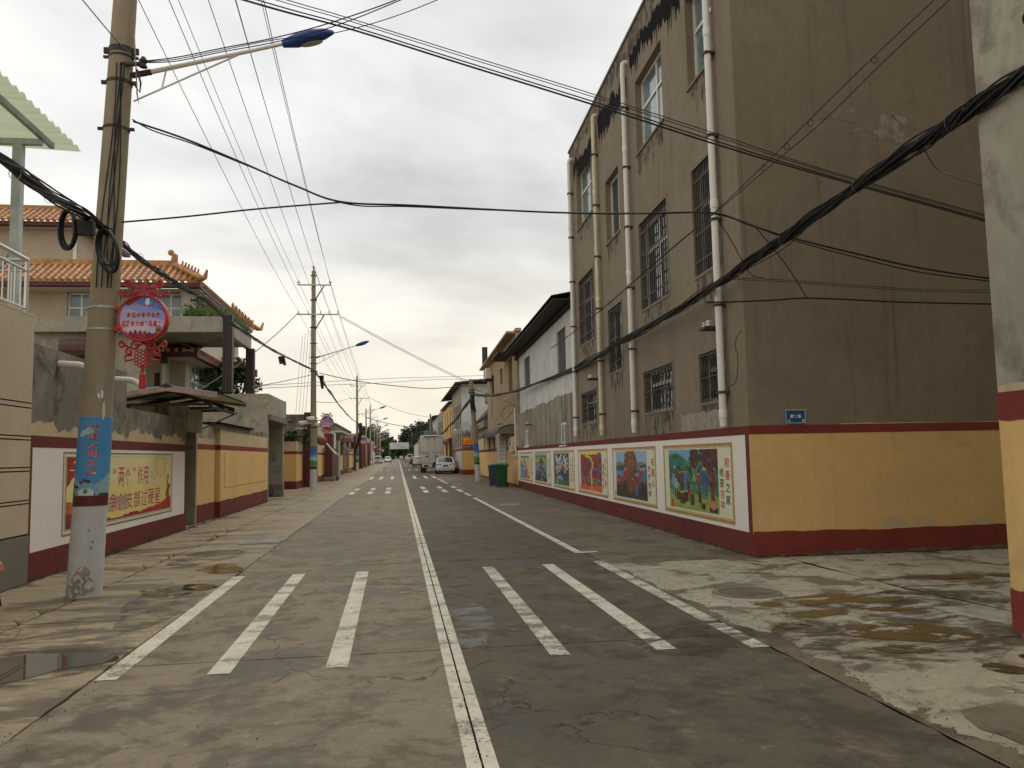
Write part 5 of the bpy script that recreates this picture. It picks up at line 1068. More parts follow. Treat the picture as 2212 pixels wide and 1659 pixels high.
def lamp_arm(px, y, z, L, rise, label, size=1.0, ang=0.0):
    t = thing('street_lamp', (px, y, z), label, 'street lamp', 'street lamps on the concrete poles')
    d = Vector((math.cos(ang), math.sin(ang), 0)); A = Vector((px, y, z)); B = A+d*L+Vector((0, 0, rise)); up = Vector((0, 0, 1))
    part('arm', MB().tube([A, B], [.036*size, .024*size], 8), M['lampwhite'], t, True); part('rusty_flange', MB().tube([A-d*.02, A+d*.2+up*.2*rise/L], .042*size, 8), M['rust'], t, True)
    C_ = A+Vector((0, 0, -.36*size)); part('stay', MB().tube([C_, A.lerp(B, .68)+up*-.02], .014*size, 6).tube([C_.lerp(A.lerp(B, .68), .27), A.lerp(B, .21)], .012*size, 6), M['lampwhite'], t, True)
    dd = (B-A).normalized(); sd = Vector((-d.y, d.x, 0)); hn = dd.cross(sd)*-1
    if hn.z < 0: hn = -hn
    rings = []
    for s, w, h0, h1 in ((0, .05, -.05, .05), (.06, .065, -.06, .07), (.2, .105, -.085, .10), (.42, .115, -.075, .115), (.6, .08, -.05, .095), (.72, .03, -.01, .05), (.74, .006, .02, .03)):
        p = B-dd*.03+dd*s*size; rings.append([tuple(p+sd*w*size*math.cos(q*PI/8)+hn*size*((h1 if math.sin(q*PI/8) > 0 else -h0)*math.sin(q*PI/8))) for q in range(16)])
    part('lamp_head', MB().loft(rings), M['bluelamp'], t, True)
    p = B+dd*.36*size-hn*.082*size; part('lens', MB().quad(*[tuple(p+dd*.16*size*math.cos(q*PI/8)+sd*.075*size*math.sin(q*PI/8)) for q in range(16)]), M['lens'], t)
    return t
def pole(x, y, z0, H, r0, r1, lean, label, wrap=None, white=True, group='concrete poles along the left pavement', seed=1, name='utility_pole'):
    t = thing(name, (x, y, z0), label, 'pole', group); X = lambda z: x+lean*z; R = lambda z: r0+(r1-r0)*z/H
    hw = 1.02 if white else 0; hr = .07
    prof = lambda a, b, e=0.0, n=6: [(R(a+(b-a)*k/n)+e, a+(b-a)*k/n) for k in range(n+1)]
    def lath(a, b, e=0.0, nn=26): 
        mb = MB(); mb.loft([[(X(z)+rr_*math.cos(q*2*PI/nn), y+rr_*math.sin(q*2*PI/nn), z0+z) for q in range(nn)] for rr_, z in prof(a, b, e)]); return mb
    part('shaft', lath(0, H), M['pole'], t, True)
    if white: part('white_base', lath(-.02, hw, .004), M['polewhite'], t, True); part('red_ring', lath(hw, hw+hr+.05, .006), M['maroon'], t, True)
    if wrap:
        a, b = hw+hr+.05, hw+hr+.05+wrap[1]; pc = wrap[0]()
        fr = lambda u, o, z: Vector((X(z)+(R(z)+.006+o)*math.sin(u), y-(R(z)+.006+o)*math.cos(u), z0+z))
        s = part('wrap_poster', lath(a, b, .004), M['blue_ink'] if wrap[0] is pic_wrap2 else M['bluesheet'], t, True)
        put_pic('poster_print', pc, fr, -PI*.62, PI*.62, a+.003, b-.003, 0.0, s)
        if wrap[0] is pic_wrap:
            for out_, bold, mt in ((.003, .022, 'outline'), (.0045, .0, 'red_ink')):
                mb = MB(fr); put_chars(mb, '共建文明社会', -.06, .56, a+.24*wrap[1], a+.92*wrap[1], out_, .22, bold, True); part('lettering', mb, M[mt], s)
    return t, X, R
YP = 10.05
t1, X1, R1 = pole(-3.575, YP, 0, 11.6, .186, .1, .0415, 'thick leaning concrete pole with a blue poster wrap, nearest on the left', (pic_wrap, .9), name='lamp_post')
mb = MB(); r = random.Random(4)
for cx_, cz_, s_ in ((.05, .2, .09), (.25, .14, .11), (-.2, .1, .07), (.12, .3, .06), (.5, .12, .08), (.42, .28, .05), (-.5, .05, .08), (.55, .55, .018), (.6, .62, .015), (.35, .75, .014)):
    mb.quad(*[(X1(cz_)+(R1(cz_)+.0062)*math.sin(cx_+s_/.2*math.cos(a)*r.uniform(.6, 1.3)), YP-(R1(cz_)+.0062)*math.cos(cx_+s_/.2*math.cos(a)*r.uniform(.6, 1.3)), cz_+s_*math.sin(a)*r.uniform(.6, 1.3)) for a in [k*2*PI/16 for k in range(16)]])
part('chipped_paint', mb, M['chip'], t1, kind='stuff')
for u_, z_, w_, h_, mt_ in ((.45, 2.33, .05, .13, 'corner_grey'), (.48, 2.3, .03, .06, 'white_ink'), (.75, 2.12, .02, .12, 'polewhite')):
    rr_ = random.Random(int(z_*100)); part('torn_sticker', MB().quad(*[(X1(z_)+(R1(z_)+.0066)*math.sin(u_+w_/.17*math.cos(a)*rr_.uniform(.7, 1.2)), YP-(R1(z_)+.0066)*math.cos(u_+w_/.17*math.cos(a)*rr_.uniform(.7, 1.2)), z_+h_*math.sin(a)*rr_.uniform(.7, 1.2)) for a in [k*2*PI/14 for k in range(14)]]), M[mt_], t1)
def clampring(t, X, R, y, z, h=.06, mat='iron', z0=0.0, e=.008):
    rr_ = R(z)+e; mb = MB(); mb.loft([[(X(z)+rr_*math.cos(q*2*PI/20), y+rr_*math.sin(q*2*PI/20), z0+z+dz) for q in range(20)] for dz in (-h/2, h/2)]); mb.box(X(z)-rr_-.05, X(z)-rr_+.01, y-.04, y+.0, z0+z-h/2, z0+z+h/2); mb.box(X(z)+rr_-.01, X(z)+rr_+.06, y-.04, y, z0+z-h/2, z0+z+h/2); return part('clamp_ring', mb, M[mat], t)
for z, h, mt in ((6.5, .07, 'iron'), (6.42, .025, 'iron'), (6.1, .04, 'rust'), (5.52, .03, 'rust'), (3.07, .025, 'steel'), (3.33, .025, 'steel')): clampring(t1, X1, R1, YP, z, h, mt)
lamp_arm(-3.15, YP-.02, 6.2, 1.78, .5, 'blue headed street lamp on a white arm, nearest to the camera', .9, 0)
lantern(-2.97-.46, YP-.05, 3.2, .278, label='round slogan lantern in a red scroll frame on the nearest pole', at_x=.46, pole_r=.2)
def arms(t, x, y, zl, zu, ztop, z0=0.0, s=1.0):
    part('crossarm', MB().box(x-.78*s, x+.88*s, y-.2, y-.13, zu-.03, zu+.03), M['steel'], t); part('crossarm', MB().box(x-.78*s, x+1.28*s, y-.2, y-.13, zl-.03, zl+.03), M['steel'], t)
    for z in (zu, zl): part('arm_brace', MB().tube([(x+.1, y-.16, z-.75), (x+.55*s, y-.16, z)], .03, 6), M['iron'], t)
    pts = []
    ins = [(r_, dz) for r_, dz in ((.012, -.02), (.012, .04), (.09, .05), (.075, .09), (.05, .1), (.055, .13), (.03, .16))]; small = [(.035, -.02), (.035, .06), (.02, .08), (.03, .1), (.03, .14)]
    mi = MB().lathe((0, 0, 0), ins, 12).mesh('insulator', M['porcelain'], True); ms = MB().lathe((0, 0, 0), small, 10).mesh('insulator', M['porcelain'], True)
    for dx in (-.72, .83): piece('insulator', mi, (x+dx*s, y-.165, zu+.06), t); pts.append(Vector((x+dx*s, y-.165, zu+.18)))
    for dx in (-.72, -.25, .36, .78, 1.22): piece('insulator', ms, (x+dx*s, y-.165, zl+.04), t); pts.append(Vector((x+dx*s, y-.165, zl+.15)))
    piece('insulator', mi, (x, y, ztop+.12), t); pts.append(Vector((x, y, ztop+.27))); part('top_pin', MB().tube([(x, y, ztop-.05), (x, y, ztop+.14)], .03, 6), M['iron'], t); return pts
A1 = arms(t1, X1(9), YP, 8.75, 10.3, 11.6)
P2 = (-4.16, 41.3)
t2, X2, R2 = pole(*P2, 0, 11.0, .168, .10, .0, 'tall concrete power pole with crossarms, cameras and a lantern, second along the left', (pic_wrap2, 1.02))
A2 = arms(t2, P2[0], P2[1], 8.75, 10.25, 11.0)
for z, h in ((10.75, .05), (9.5, .07), (8.1, .07), (7.3, .04), (6.6, .04), (6.28, .04), (5.9, .05), (3.55, .05), (3.1, .05)): clampring(t2, X2, R2, P2[1], z, h)
lamp_arm(P2[0]+.12, P2[1], 6.58, 2.0, .62, 'blue headed street lamp on the second pole', .95)
lantern(P2[0], P2[1]-.05, 3.3, .33, label='round slogan lantern on the second pole beside the cameras', at_x=.66, detail=True)
def cctv(x, y, z, yaw, label):
    t = thing('security_camera', (x, y, z), label, 'camera', 'white cameras on the second pole'); d = Vector((math.cos(yaw), math.sin(yaw), -.15)).normalized(); a = Vector((x, y, z))
    part('camera_body', MB().tube([a-d*.02, a+d*.36], .075, 8), M['lampwhite'], t, True); part('hood', MB().tube([a+d*.05+Vector((0, 0, .05)), a+d*.44+Vector((0, 0, .06))], .07, 6), M['lampwhite'], t); part('mount', MB().tube([a, (P2[0], P2[1], z-.05)], .03, 6), M['lampwhite'], t)
cctv(-4.42, 41.0, 3.32, 3.6, 'white camera on the second pole, lowest on its left side'); cctv(-4.1, 40.98, 3.52, 3.9, 'white camera on the second pole, highest, tilted upwards'); cctv(-4.0, 40.98, 3.2, -1.2, 'short white camera on the front of the second pole')
bl = thing('round_brown_fitting', (-3.9, 40.6, 2.4), 'rust brown ball shaped fitting behind the second pole', 'fitting')
part('ball', MB().sphere((-3.82, 42.3, 2.42), .24, 14, 10, (1.1, 1, .95)), M['terra'], bl, True); part('cap', MB().sphere((-4.02, 42.3, 2.62), .15, 10, 8), M['corner_grey'], bl, True)
part('white_tube', MB().tube([(-3.6, 42.2, 2.3), (-3.12, 42.0, 1.75)], .045, 8), M['pvc'], bl, True); part('white_tube', MB().tube([(-3.42, 42.2, 2.1), (-2.98, 42.0, 1.68)], .03, 8), M['pvc'], bl, True)
PS = [(-4.5, 92.0, 10.6), (-4.85, 146, 10.6), (-5.0, 200, 10.4), (-5.2, 245, 10.0)]
AA = [A1, A2]
for k, (x, y, H) in enumerate(PS):
    t, Xk, Rk = pole(x, y, zg(y), H, .17, .10, 0, 'concrete power pole far along the left pavement, %s' % ('third', 'fourth', 'fifth', 'farthest')[k], (pic_wrap2, 1.02)); AA.append(arms(t, x, y, zg(y)+8.5 if k else 8.2, zg(y)+9.9 if k else 9.6, zg(y)+H))
    lamp_arm(x+.12, y, zg(y)+6.3, 2.4, .7, 'far street lamp on the %s pole' % ('third', 'fourth', 'fifth', 'farthest')[k], 1.0)
    lantern(x, y-.05, zg(y)+3.3, .36, label='small far lantern sign on the %s pole' % ('third', 'fourth', 'fifth', 'farthest')[k], at_x=.7, detail=False)
for k, (x, y) in enumerate(((-4.6, 120), (-4.9, 173), (-5.1, 225))):
    pole(x, y, zg(y), 8.5, .14, .09, 0, 'plain slim lamp pole between far power poles, %s' % ('nearer', 'middle', 'farther')[k], None, False); lamp_arm(x+.1, y, zg(y)+6.3, 2.4, .7, 'far street lamp on a slim pole, %s' % ('nearer', 'middle', 'farther')[k])
PR = (4.76, 48.8)
tr, XR_, RR_ = pole(*PR, 0, 6.15, .17, .13, -.058, 'leaning concrete pole with a tangle of black cables on the right', (pic_wrap2, 1.15), group='poles on the right', seed=3)
for z, h in ((5.5, .06), (5.35, .05)): clampring(tr, XR_, RR_, PR[1], z, h, 'iron')
part('concrete_collar', MB().lathe((XR_(2.9), PR[1]+.1, 2.55), [(.24, 0), (.24, .75), (.2, .8)], 14), M['pole'], tr, True)

# ================================================================== CABLES
def cable(name, path, r, mat, label, cat='cable', group=None, n=6):
    return single(name, MB().tube(path, r, n), M[mat], label, cat, group)
NAMES = ['upper left', 'upper right', 'far left of the lower crossarm', 'inner left of the lower crossarm', 'inner right of the lower crossarm', 'middle right of the lower crossarm', 'far right of the lower crossarm', 'topmost']
for k in range(8): cable('power_line', sag(A1[k], A2[k], .28, 26), .007, 'greywire', 'near power line between the first two poles, %s' % NAMES[k], 'power line', 'overhead power lines')
for j in range(1, 4):
    for k in range(8): cable('power_line', sag(AA[j][k], AA[j+1][k], .5, 20), .009, 'greywire', 'far power line %s, %s' % (('beyond the second pole', 'beyond the third pole', 'beyond the fourth pole')[j-1], NAMES[k]), 'power line', 'overhead power lines', 4)
def loops(c, spec, r, mat, label, name='cable_loop', parent=None):
    mb = MB()
    for dx, dy, dz, rad, h in spec:
        p = Vector(c)+Vector((dx, dy, dz)); mb.tube([p+Vector((rad*math.cos(q*2*PI/18+PI/2), .03*math.sin(q*1.7), h*math.sin(q*2*PI/18+PI/2)-h)) for q in range(19)], r, 6, False)
    return part(name, mb, M[mat], parent) if parent else single(name, mb, M[mat], label, 'cable')
# left bundle: behind camera -> first pole -> second pole -> third pole
zL = [(0, 340, 6.9), (60, 385, 7.6), (120, 428, 8.5), (185, 462, 9.4), (232, 500, 9.85), (275, 535, 10.6), (330, 578, 12.2), (385, 615, 13.6), (440, 645, 15.2), (490, 690, 17.6), (545, 728, 21.5), (590, 757, 26.5), (635, 780, 33.0), (684, 803, 41.0)]
pL = [at(-260, 180, 5.0)]+[at(*p) for p in zL]
b1 = thing('cable_bundle', pL[5], 'black bundle of cables slung along the left poles past the lantern', 'cable bundle')
pa_ = crom(pL[:6], 7); pb_ = crom(pL[5:], 7)
part('strands', bundle(pa_, .05, 22, .009, 2, 5, .14), M['black'], b1); part('strands', bundle(pb_, .035, 12, .008, 3, twist=.5), M['black'], b1)
ja = at(185, 470, 9.5); part('splice_box', MB().bbox(ja.x-.09, ja.x+.1, ja.y-.08, ja.y+.06, ja.z-.2, ja.z-.02, .03), M['black'], b1)
for (px, py, w, h) in ((148, 456, .085, .21), (228, 496, .1, .235)):
    mb = MB()
    for q in range(5):
        c = at(px+random.uniform(-2, 2), py, 9.45 if px < 200 else 9.72); ww, hh = w*random.uniform(.8, 1.1), h*random.uniform(.88, 1.08)
        mb.tube([c+Vector((ww*math.cos(a)+.16*hh*(1-math.sin(a)) if px > 200 else ww*math.cos(a), .02*q-.04, -hh+hh*math.sin(a))) for a in [PI*.45+1.0*k*(2*PI*.95)/20 for k in range(21)]], .014, 6)
    part('coiled_loop', mb, M['black'], b1)
for (px, py, Y) in ((30, 372, 7.3), (105, 425, 8.4), (300, 555, 11.4)): p = at(px, py, Y); part('cable_tie', MB().tube([p+Vector((.05*math.cos(a), .02, .06*math.sin(a))) for a in [k*PI/5 for k in range(11)]], .004, 4, False), M['white_ink'], b1)
pd = at(605, 770, 28); part('hanging_splice', MB().tube([pd, pd+Vector((.05, 0, -.25))], .07, 6).tube([pd+Vector((.1, 0, 0)), pd+Vector((.16, 0, -.3))], .05, 6), M['black'], b1)
p2b = at(684, 806, 41.0); p3b = at(778, 918, 91.7)
b2 = thing('cable_bundle', p2b, 'black bundle sagging from the second pole to the third pole', 'cable bundle')
part('strands', bundle(crom([p2b, at(712, 846, 47), at(740, 884, 60), at(760, 905, 76), p3b], 10), .05, 8, .014, 5, twist=.9), M['black'], b2)
part('hanging_loop', MB().tube([p2b+Vector((.25, -.2, -.15)), p2b+Vector((.3, -.2, -.8))], [.12, .06], 8), M['black'], b2)
pz = at(778, 918, 91.8); part('cable_tangle', MB().tube([pz+Vector((0, -.3, .2)), pz+Vector((.1, -.3, -.8)), pz+Vector((-.3, -.3, -2.2)), pz+Vector((-.6, -.3, -3.2))], [.22, .26, .13, .08], 7), M['black'], b2)
# thick right bundle
zR = [(2300, 112, 4.9), (2212, 160, 5.55), (2130, 215, 6.0), (2050, 268, 6.5), (1950, 333, 7.1), (1850, 402, 7.8), (1770, 460, 8.5), (1690, 518, 9.3), (1625, 565, 10.2), (1560, 608, 11.3), (1480, 657, 12.9), (1400, 706, 15.2), (1320, 752, 18.3), (1240, 795, 23.5), (1170, 825, 29.5), (1110, 845, 36.5), (1060, 855, 43), (1022, 852, 48.6)]
pR = [at(*p) for p in zR]
b3 = thing('cable_bundle', pR[7], 'thick black bundle of cables hanging along the right side of the street', 'cable bundle')
part('strands', bundle(crom(pR[:8], 8), .062, 34, .009, 7, 5, .2), M['black'], b3); part('strands', bundle(crom(pR[7:13], 8), .056, 26, .0095, 8, 5, .25), M['black'], b3); part('strands', bundle(crom(pR[12:], 8), .075, 14, .016, 9, 5, .5), M['black'], b3)
for i in (3, 5, 7, 9): p = pR[i]; part('cable_tie', MB().tube([p+Vector((.07*math.cos(a), .03*math.cos(a), .075*math.sin(a))) for a in [k*PI/6 for k in range(11)]]+[p+Vector((.11, 0, -.03))], .003, 4), M['greywire'], b3)
for i, (a, b, dz) in enumerate(((3, 6, -.10), (6, 9, -.12), (9, 11, -.1), (1, 3, .07))): part('loose_strand', MB().tube(crom([pR[a], pR[(a+b)//2]+Vector((0, 0, dz)), pR[b]], 8), .007, 5), M['black'], b3)
pt = Vector((XR_(5.0), PR[1]-.15, 5.1)); mb = MB()
rr = random.Random(6)
for k in range(9): mb.tube([pt+Vector((rr.uniform(-.2, .2), rr.uniform(-.1, .1), rr.uniform(-.1, .35))), pt+Vector((rr.uniform(-.25, .2), -.05, -.3)), pt+Vector((rr.uniform(-.1, .25), -.05, rr.uniform(-1.1, -.6)))], [.03, .05, .03], 5)
part('cable_tangle', mb, M['black'], b3)
b4 = thing('cable_bundle', pt, 'black bundle running from the leaning right pole towards the parked truck', 'cable bundle')
part('strands', bundle(crom([pt, at(991, 898, 58), at(970, 922, 68), at(952, 938, 80), at(932, 940, 100)], 9), .07, 8, .02, 12, 5, .8), M['black'], b4); part('cable_tangle', MB().tube([at(928, 905, 105), at(929, 925, 105), at(936, 940, 104)], [.25, .35, .2], 7), M['black'], b4)
# crossings near the camera
def cross(label, pts, r, mat='black', name='cable', group=None): return cable(name, crom([at(*p) if len(p) == 3 else Vector(p[0]) for p in pts], 10), r, mat, label, 'cable', group)
cross('black cable crossing the street from the nearest pole, upper strand', [(288, 262, 9.95), (400, 300, 9.9), (520, 350, 9.9), (640, 402, 9.95), (738, 436, 10), (900, 444, 10), (1200, 459, 10), (1400, 461, 10), (1540, 460, 9.9), (1620, 486, 9.8), (1700, 511, 9.75), (1850, 548, 9.7), (2000, 581, 9.7), (2200, 610, 9.7)], .0125)
cross('black cable crossing the street from the nearest pole, lower thin strand', [(286, 258, 9.95), (330, 282, 9.9), (420, 312, 9.9), (560, 368, 9.9), (738, 438, 10), (900, 447, 10), (1300, 462, 10), (1540, 462, 9.9), (1700, 515, 9.75), (1850, 556, 9.7), (2000, 590, 9.7), (2200, 614, 9.7)], .008)
cross('straight dark cable from the nearest pole joining the crossing cable', [(262, 480, 9.95), (400, 468, 9.95), (560, 451, 9.97), (738, 437, 10)], .011)
for k, (dx, dy, r_) in enumerate(((0, 0, .006), (30, -6, .0065), (8, 10, .009), (0, 16, .008), (-25, 18, .006))):
    cross('thin cable sloping across the sky to the brown building, number %s from the top' % ('one', 'two', 'three', 'four', 'five')[k], [(290, -95+dy*1.5, 10), (590, -2+dy*1.2, 9.9), (760, 47+dy, 9.8), (1000, 122+dy, 9.8), (1290, 212+dy, 9.7), (1550, 296+dy, 9.6), (1800, 376+dy*.6, 9.6), (2180, 482+dy*.6, 9.5)], r_)
for k, (dy, r_, e) in enumerate(((0, .008, 0), (8, .007, 3), (4, .006, 36))):
    cross('cable from the nearest pole rising behind the blue lamp, strand %s' % ('upper', 'middle', 'lower')[k], [(300, 133+dy*.3, 9.95), (380, 124+dy, 9.9), (480, 104+dy, 9.8), (600, 80+dy*1.2, 9.6), (730, 44+e*.6+dy, 9.4), (905, -20+e, 9.2), (1200, -150+e, 9)], r_)
cross('thin violet wire coming down to the nearest pole from the upper left', [(120, -70, 9), (180, 2, 9.4), (250, 85, 9.8), (285, 118, 9.95)], .007, 'greywire')
pw = [(2050, -30, 6.8), (1890, 120, 7.4), (1750, 257, 8.1), (1650, 357, 8.9), (1540, 462, 10.0), (1470, 520, 10.9), (1400, 580, 12.0), (1318, 652, 13.8), (1245, 712, 16), (1190, 752, 19.0)]
cross('thin twisted service wire slanting down past the brown facade, upper strand', pw, .006); cross('thin twisted service wire slanting down past the brown facade, lower strand', [(a+(24 if i < 3 else 6 if i < 4 else 0), b+(8 if i < 4 else 2), c) for i, (a, b, c) in enumerate(pw)], .006)
t = thing('wire_loops', at(1650, 357, 8.9), 'small curled wire loops on the slanting service wire', 'cable')
for (px, py, Y) in ((1890, 122, 7.4), (1752, 258, 8.1), (1700, 310, 8.5), (1650, 357, 8.9), (1318, 652, 13.8), (1290, 668, 14.6), (1360, 612, 12.9)): p = at(px, py, Y); part('wire_curl', MB().tube([p+Vector((.035*math.cos(a), .02*math.sin(2*a), .035*math.sin(a)-.03)) for a in [k*PI/6 for k in range(12)]], .0045, 4), M['black'], t)
cross('dark cable running into the alley at mid height', [(1525, 653, 10.5), (1580, 652, 10.5), (1660, 649, 10.45), (1742, 644, 10.4), (1850, 648, 10.4), (1960, 653, 10.4), (2160, 657, 10.3)], .012)
for k, (a, b, c) in enumerate(((0, 0, 0), (3, 4, 5))): cross('thin wire strung through the alley, %s' % ('upper', 'lower')[k], [(1560, 600+a, 10.6), (1680, 604+b, 10.5), (1850, 616+b, 10.4), (1990, 625+b, 10.4), (2160, 627+c, 10.3)], .0045)
cross('short drop wire from the crossing cable to the alley cable, left', [(1545, 466, 9.9), (1580, 520, 10.1), (1620, 590, 10.4), (1650, 600, 10.5)], .006); cross('short drop wire from the crossing cable to the alley cable, right', [(1630, 488, 9.8), (1700, 575, 10.1), (1742, 642, 10.4)], .007)
cross('thin wire sagging from the thick bundle to the corner house', [(1990, 310, 6.9), (2020, 360, 6.9), (2060, 382, 6.7), (2140, 405, 6.4), (2260, 440, 6.0)], .005)
cross('thin grey wires along the brown facade to the far insulators', [(1531, 660, 11.5), (1440, 715, 14), (1360, 760, 17), (1293, 812, 20.2)], .006, 'greywire')
cross('loose drooping wire on the brown wall near the corner pipe', [(1602, 712, 11.2), (1588, 740, 11.2), (1594, 775, 11.2), (1590, 822, 11.2), (1575, 838, 11.3), (1570, 875, 11.3)], .006)
# mid street crossings
A2r = A2[6]; zt = Vector((XR_(6.0), PR[1], 6.0))
for k in (0, 1): cable('service_wire', sag(A2r+Vector((.1, 0, -.2-.08*k)), zt+Vector((-.1, 0, -.1*k)), .1, 16), .014, 'greywire', 'service wire from the second pole to the leaning right pole, %s' % ('upper', 'lower')[k], 'cable')
cable('service_wire', crom([at(690, 806, 41.2), at(770, 823, 43), at(860, 834, 45), at(932, 839, 47), at(1012, 833, 48.7)], 8), .02, 'black', 'black sagging cable from the second pole to the leaning pole', 'cable')
for k, dy in enumerate((0, 9)): cable('service_wire', crom([at(548, 834+dy*.6, 31), at(680, 826+dy*.8, 40), at(823, 818+dy, 46), at(950, 814+dy*.6, 50), at(1052, 811+dy, 54)], 8), .012, 'greywire', 'thin paired wire strung across the street to the ochre house, %s' % ('upper', 'lower')[k], 'cable')
cable('service_wire', crom([at(546, 836, 31), at(610, 824, 35), at(676, 809, 41)], 8), .016, 'greywire', 'grey cable from the tiled house to the second pole, lower one', 'cable'); cable('service_wire', sag(A2[2]+Vector((-.05, 0, -.1)), at(430, 842, 30), .25, 18), .022, 'greywire', 'thick grey service cable from the second pole down to the tiled house', 'cable')
cable('service_wire', crom([at(790, 902, 91), at(840, 915, 95), at(890, 922, 99), at(928, 912, 104)], 8), .035, 'black', 'far black cable sagging across the street above the truck', 'cable'); cable('service_wire', sag(AA[2][6], at(930, 901, 100), .4, 12), .02, 'greywire', 'far thin wire crossing from the third pole to the right', 'cable')
cable('service_wire', sag(AA[2][2], at(672, 866, 50), .3, 12), .02, 'greywire', 'thin wire from the third pole back to the left roofs', 'cable')
for k in range(4): cable('service_wire', [at(672-6*k, 712+4*k, 41.1), at(667-7*k, 800, 41), at(660-7*k, 893, 43)], .008, 'greywire', 'thin wire dropping from the second pole to the grey roof, %s' % ('first', 'second', 'third', 'fourth')[k], 'cable')
# loose cables bound to the first pole
mb = MB()
for k in range(5):
    r = random.Random(k); pts = []
    for i in range(12):
        z = 6.3-.25*i; a = .3+.22*math.sin(i*.45+1.7*k)+.09*k-(.75 if k == 4 else 0); rr_ = R1(z)+.012; pts.append((X1(z)+rr_*math.sin(a), YP-rr_*math.cos(a), z))
    mb.tube(pts, .0065, 5)
mb.tube([at(296, 150, 9.9), at(304, 180, 9.9), at(302, 200, 9.9), at(292, 185, 9.9)], .012, 5)
single('pole_cables', mb, M['black'], 'black cables running down the face of the nearest pole', 'cable')
tci = thing('cable_anchor', at(304, 138, 9.95), 'dark insulator anchor with cable knots at the top of the nearest pole', 'insulator'); pz = at(304, 138, 9.95); part('anchor_bar', MB().tube([pz+Vector((-.3, 0, -.02)), pz+Vector((.03, 0, 0))], .03, 6), M['iron'], tci); part('spool', MB().lathe(tuple(pz+Vector((.03, 0, -.05))), [(.02, 0), (.05, .01), (.03, .05), (.05, .09), (.02, .14)], 10), M['rust'], tci, True)
part('loose_wire', MB().tube([at(292, 40, 9.9), at(290, 75, 9.9), at(293, 130, 9.9), at(296, 200, 9.9), at(300, 225, 9.9), at(295, 200, 9.9)], .008, 5), M['pinkfascia'], tci)
# ================================================================== RIGHT SIDE FURTHER ALONG
ob = thing('ochre_house', FR(35, -3, 0), 'ochre brown house with an air conditioner and a yellow painted ground floor', 'house')
hs = [(28.6, 30.2, 4.7, 6.4), (33.2, 34.55, 5.5, 6.36), (38.2, 39.6, 5.2, 6.5)]
mb = holes_wall(FR, U2+.002, 43, 2.95, 7.35, hs, .3); shell(FR, U2+.002, 43, 0, 7.35, 8, mb); part('wall', mb, M['ochre_wall'], ob)
for h in hs: opening_back(ob, FR, h, .3, 'window')
part('parapet_ledge', MB(FR).box(U2+.3, 44.2, .0, .42, 7.36, 7.46).box(U2+.3, 43.2, -.3, -.02, 7.46, 7.62), M['ochre_wall'], ob)
part('roof_post', MB(FR).box(43.4, 43.8, -.1, .25, 7.5, 8.9), M['iron'], ob)
part('sheet_awning', MB(FR).box(28.3, 32.0, .0, .75, 6.55, 6.62), M['roofdark'], ob)
part('stain_strip', MB(FR).box(39.3, 40.6, .0, .003, 3.9, 6.1), M['stained'], ob)
ac = thing('air_conditioner', FR(40, .2, 6.3), 'white air conditioner unit high on the ochre wall', 'air conditioner'); part('casing', MB(FR).bbox(39.2, 40.9, .02, .42, 6.35, 7.0, .03), M['pvc'], ac)
part('fan_grille', MB(FR).add([FR(40.05+.28*math.cos(a), .424, 6.68+.28*math.sin(a)) for a in []] or [(40.05+.36*math.cos(k*PI/9), .424, 6.68+.27*math.sin(k*PI/9)) for k in range(18)], [list(range(18))]), M['trim'], ac); part('bracket', MB(FR).box(39.3, 40.8, 0, .5, 6.27, 6.34), M['iron'], ac)
lw = [(45.2, 46.5, 1.98, 2.78), (41.3, 42.5, 1.95, 2.72), (38.0, 39.4, 1.93, 2.64), (57.5, 59.5, 1.97, 2.9)]
mb = holes_wall(FR, U2+.002, 61.3, 1.96, 2.95, [h for h in lw], .25); part('lower_wall', mb, M['yellow_dirty'], ob)
for h in lw: opening_back(ob, FR, h, .25, 'window')
mb = MB(FR).box(43.002, 61.3, -6, -.002, 0, 1.96).box(43.002, 61.3, -6, -.26, 1.96, 3.45); part('lean_to_wall', mb, M['stained'], ob)
part('lean_to_upper', MB(FR).box(43.002, 61.3, -.25, 0, 2.951, 3.45), M['stained'], ob); part('parapet_slab', MB(FR).box(43.05, 61.6, -.3, .28, 3.451, 3.9), M['stained'], ob)
part('dark_tarpaulin', MB(FR).loft([[(44, -.1, 4.0), (44, .05, 4.3), (44, -.6, 5.2), (44, -1.2, 5.25)], [(52, -.1, 4.0), (52, .1, 4.2), (52, -.5, 4.9), (52, -1.2, 5.0)], [(60, -.1, 3.95), (60, .1, 4.0), (60, -.4, 4.1), (60, -1.2, 4.2)]]), M['roofdark'], ob)
part('flat_sheet', MB(FR).box(44, 47.5, -2.0, -.2, 5.3, 6.0), M['plinth'], ob)
for a, b in ((U2+.26, 31.55), (36.8, 61.3)): band_face(ob, FR, a, b, 1.78, 1.955, 'red', .012)
band_face(ob, FR, U2+.002, 61.3, .12, 1.779, 'yellow', .006, 'yellow_panel'); band_face(ob, FR, U2+.002, 61.3, -.3, .12, 'red', .016, 'painted_base')
part('lower_core', MB(FR).box(U2+.01, 43, -2, -.003, -.1, 1.955), M['stained'], ob)
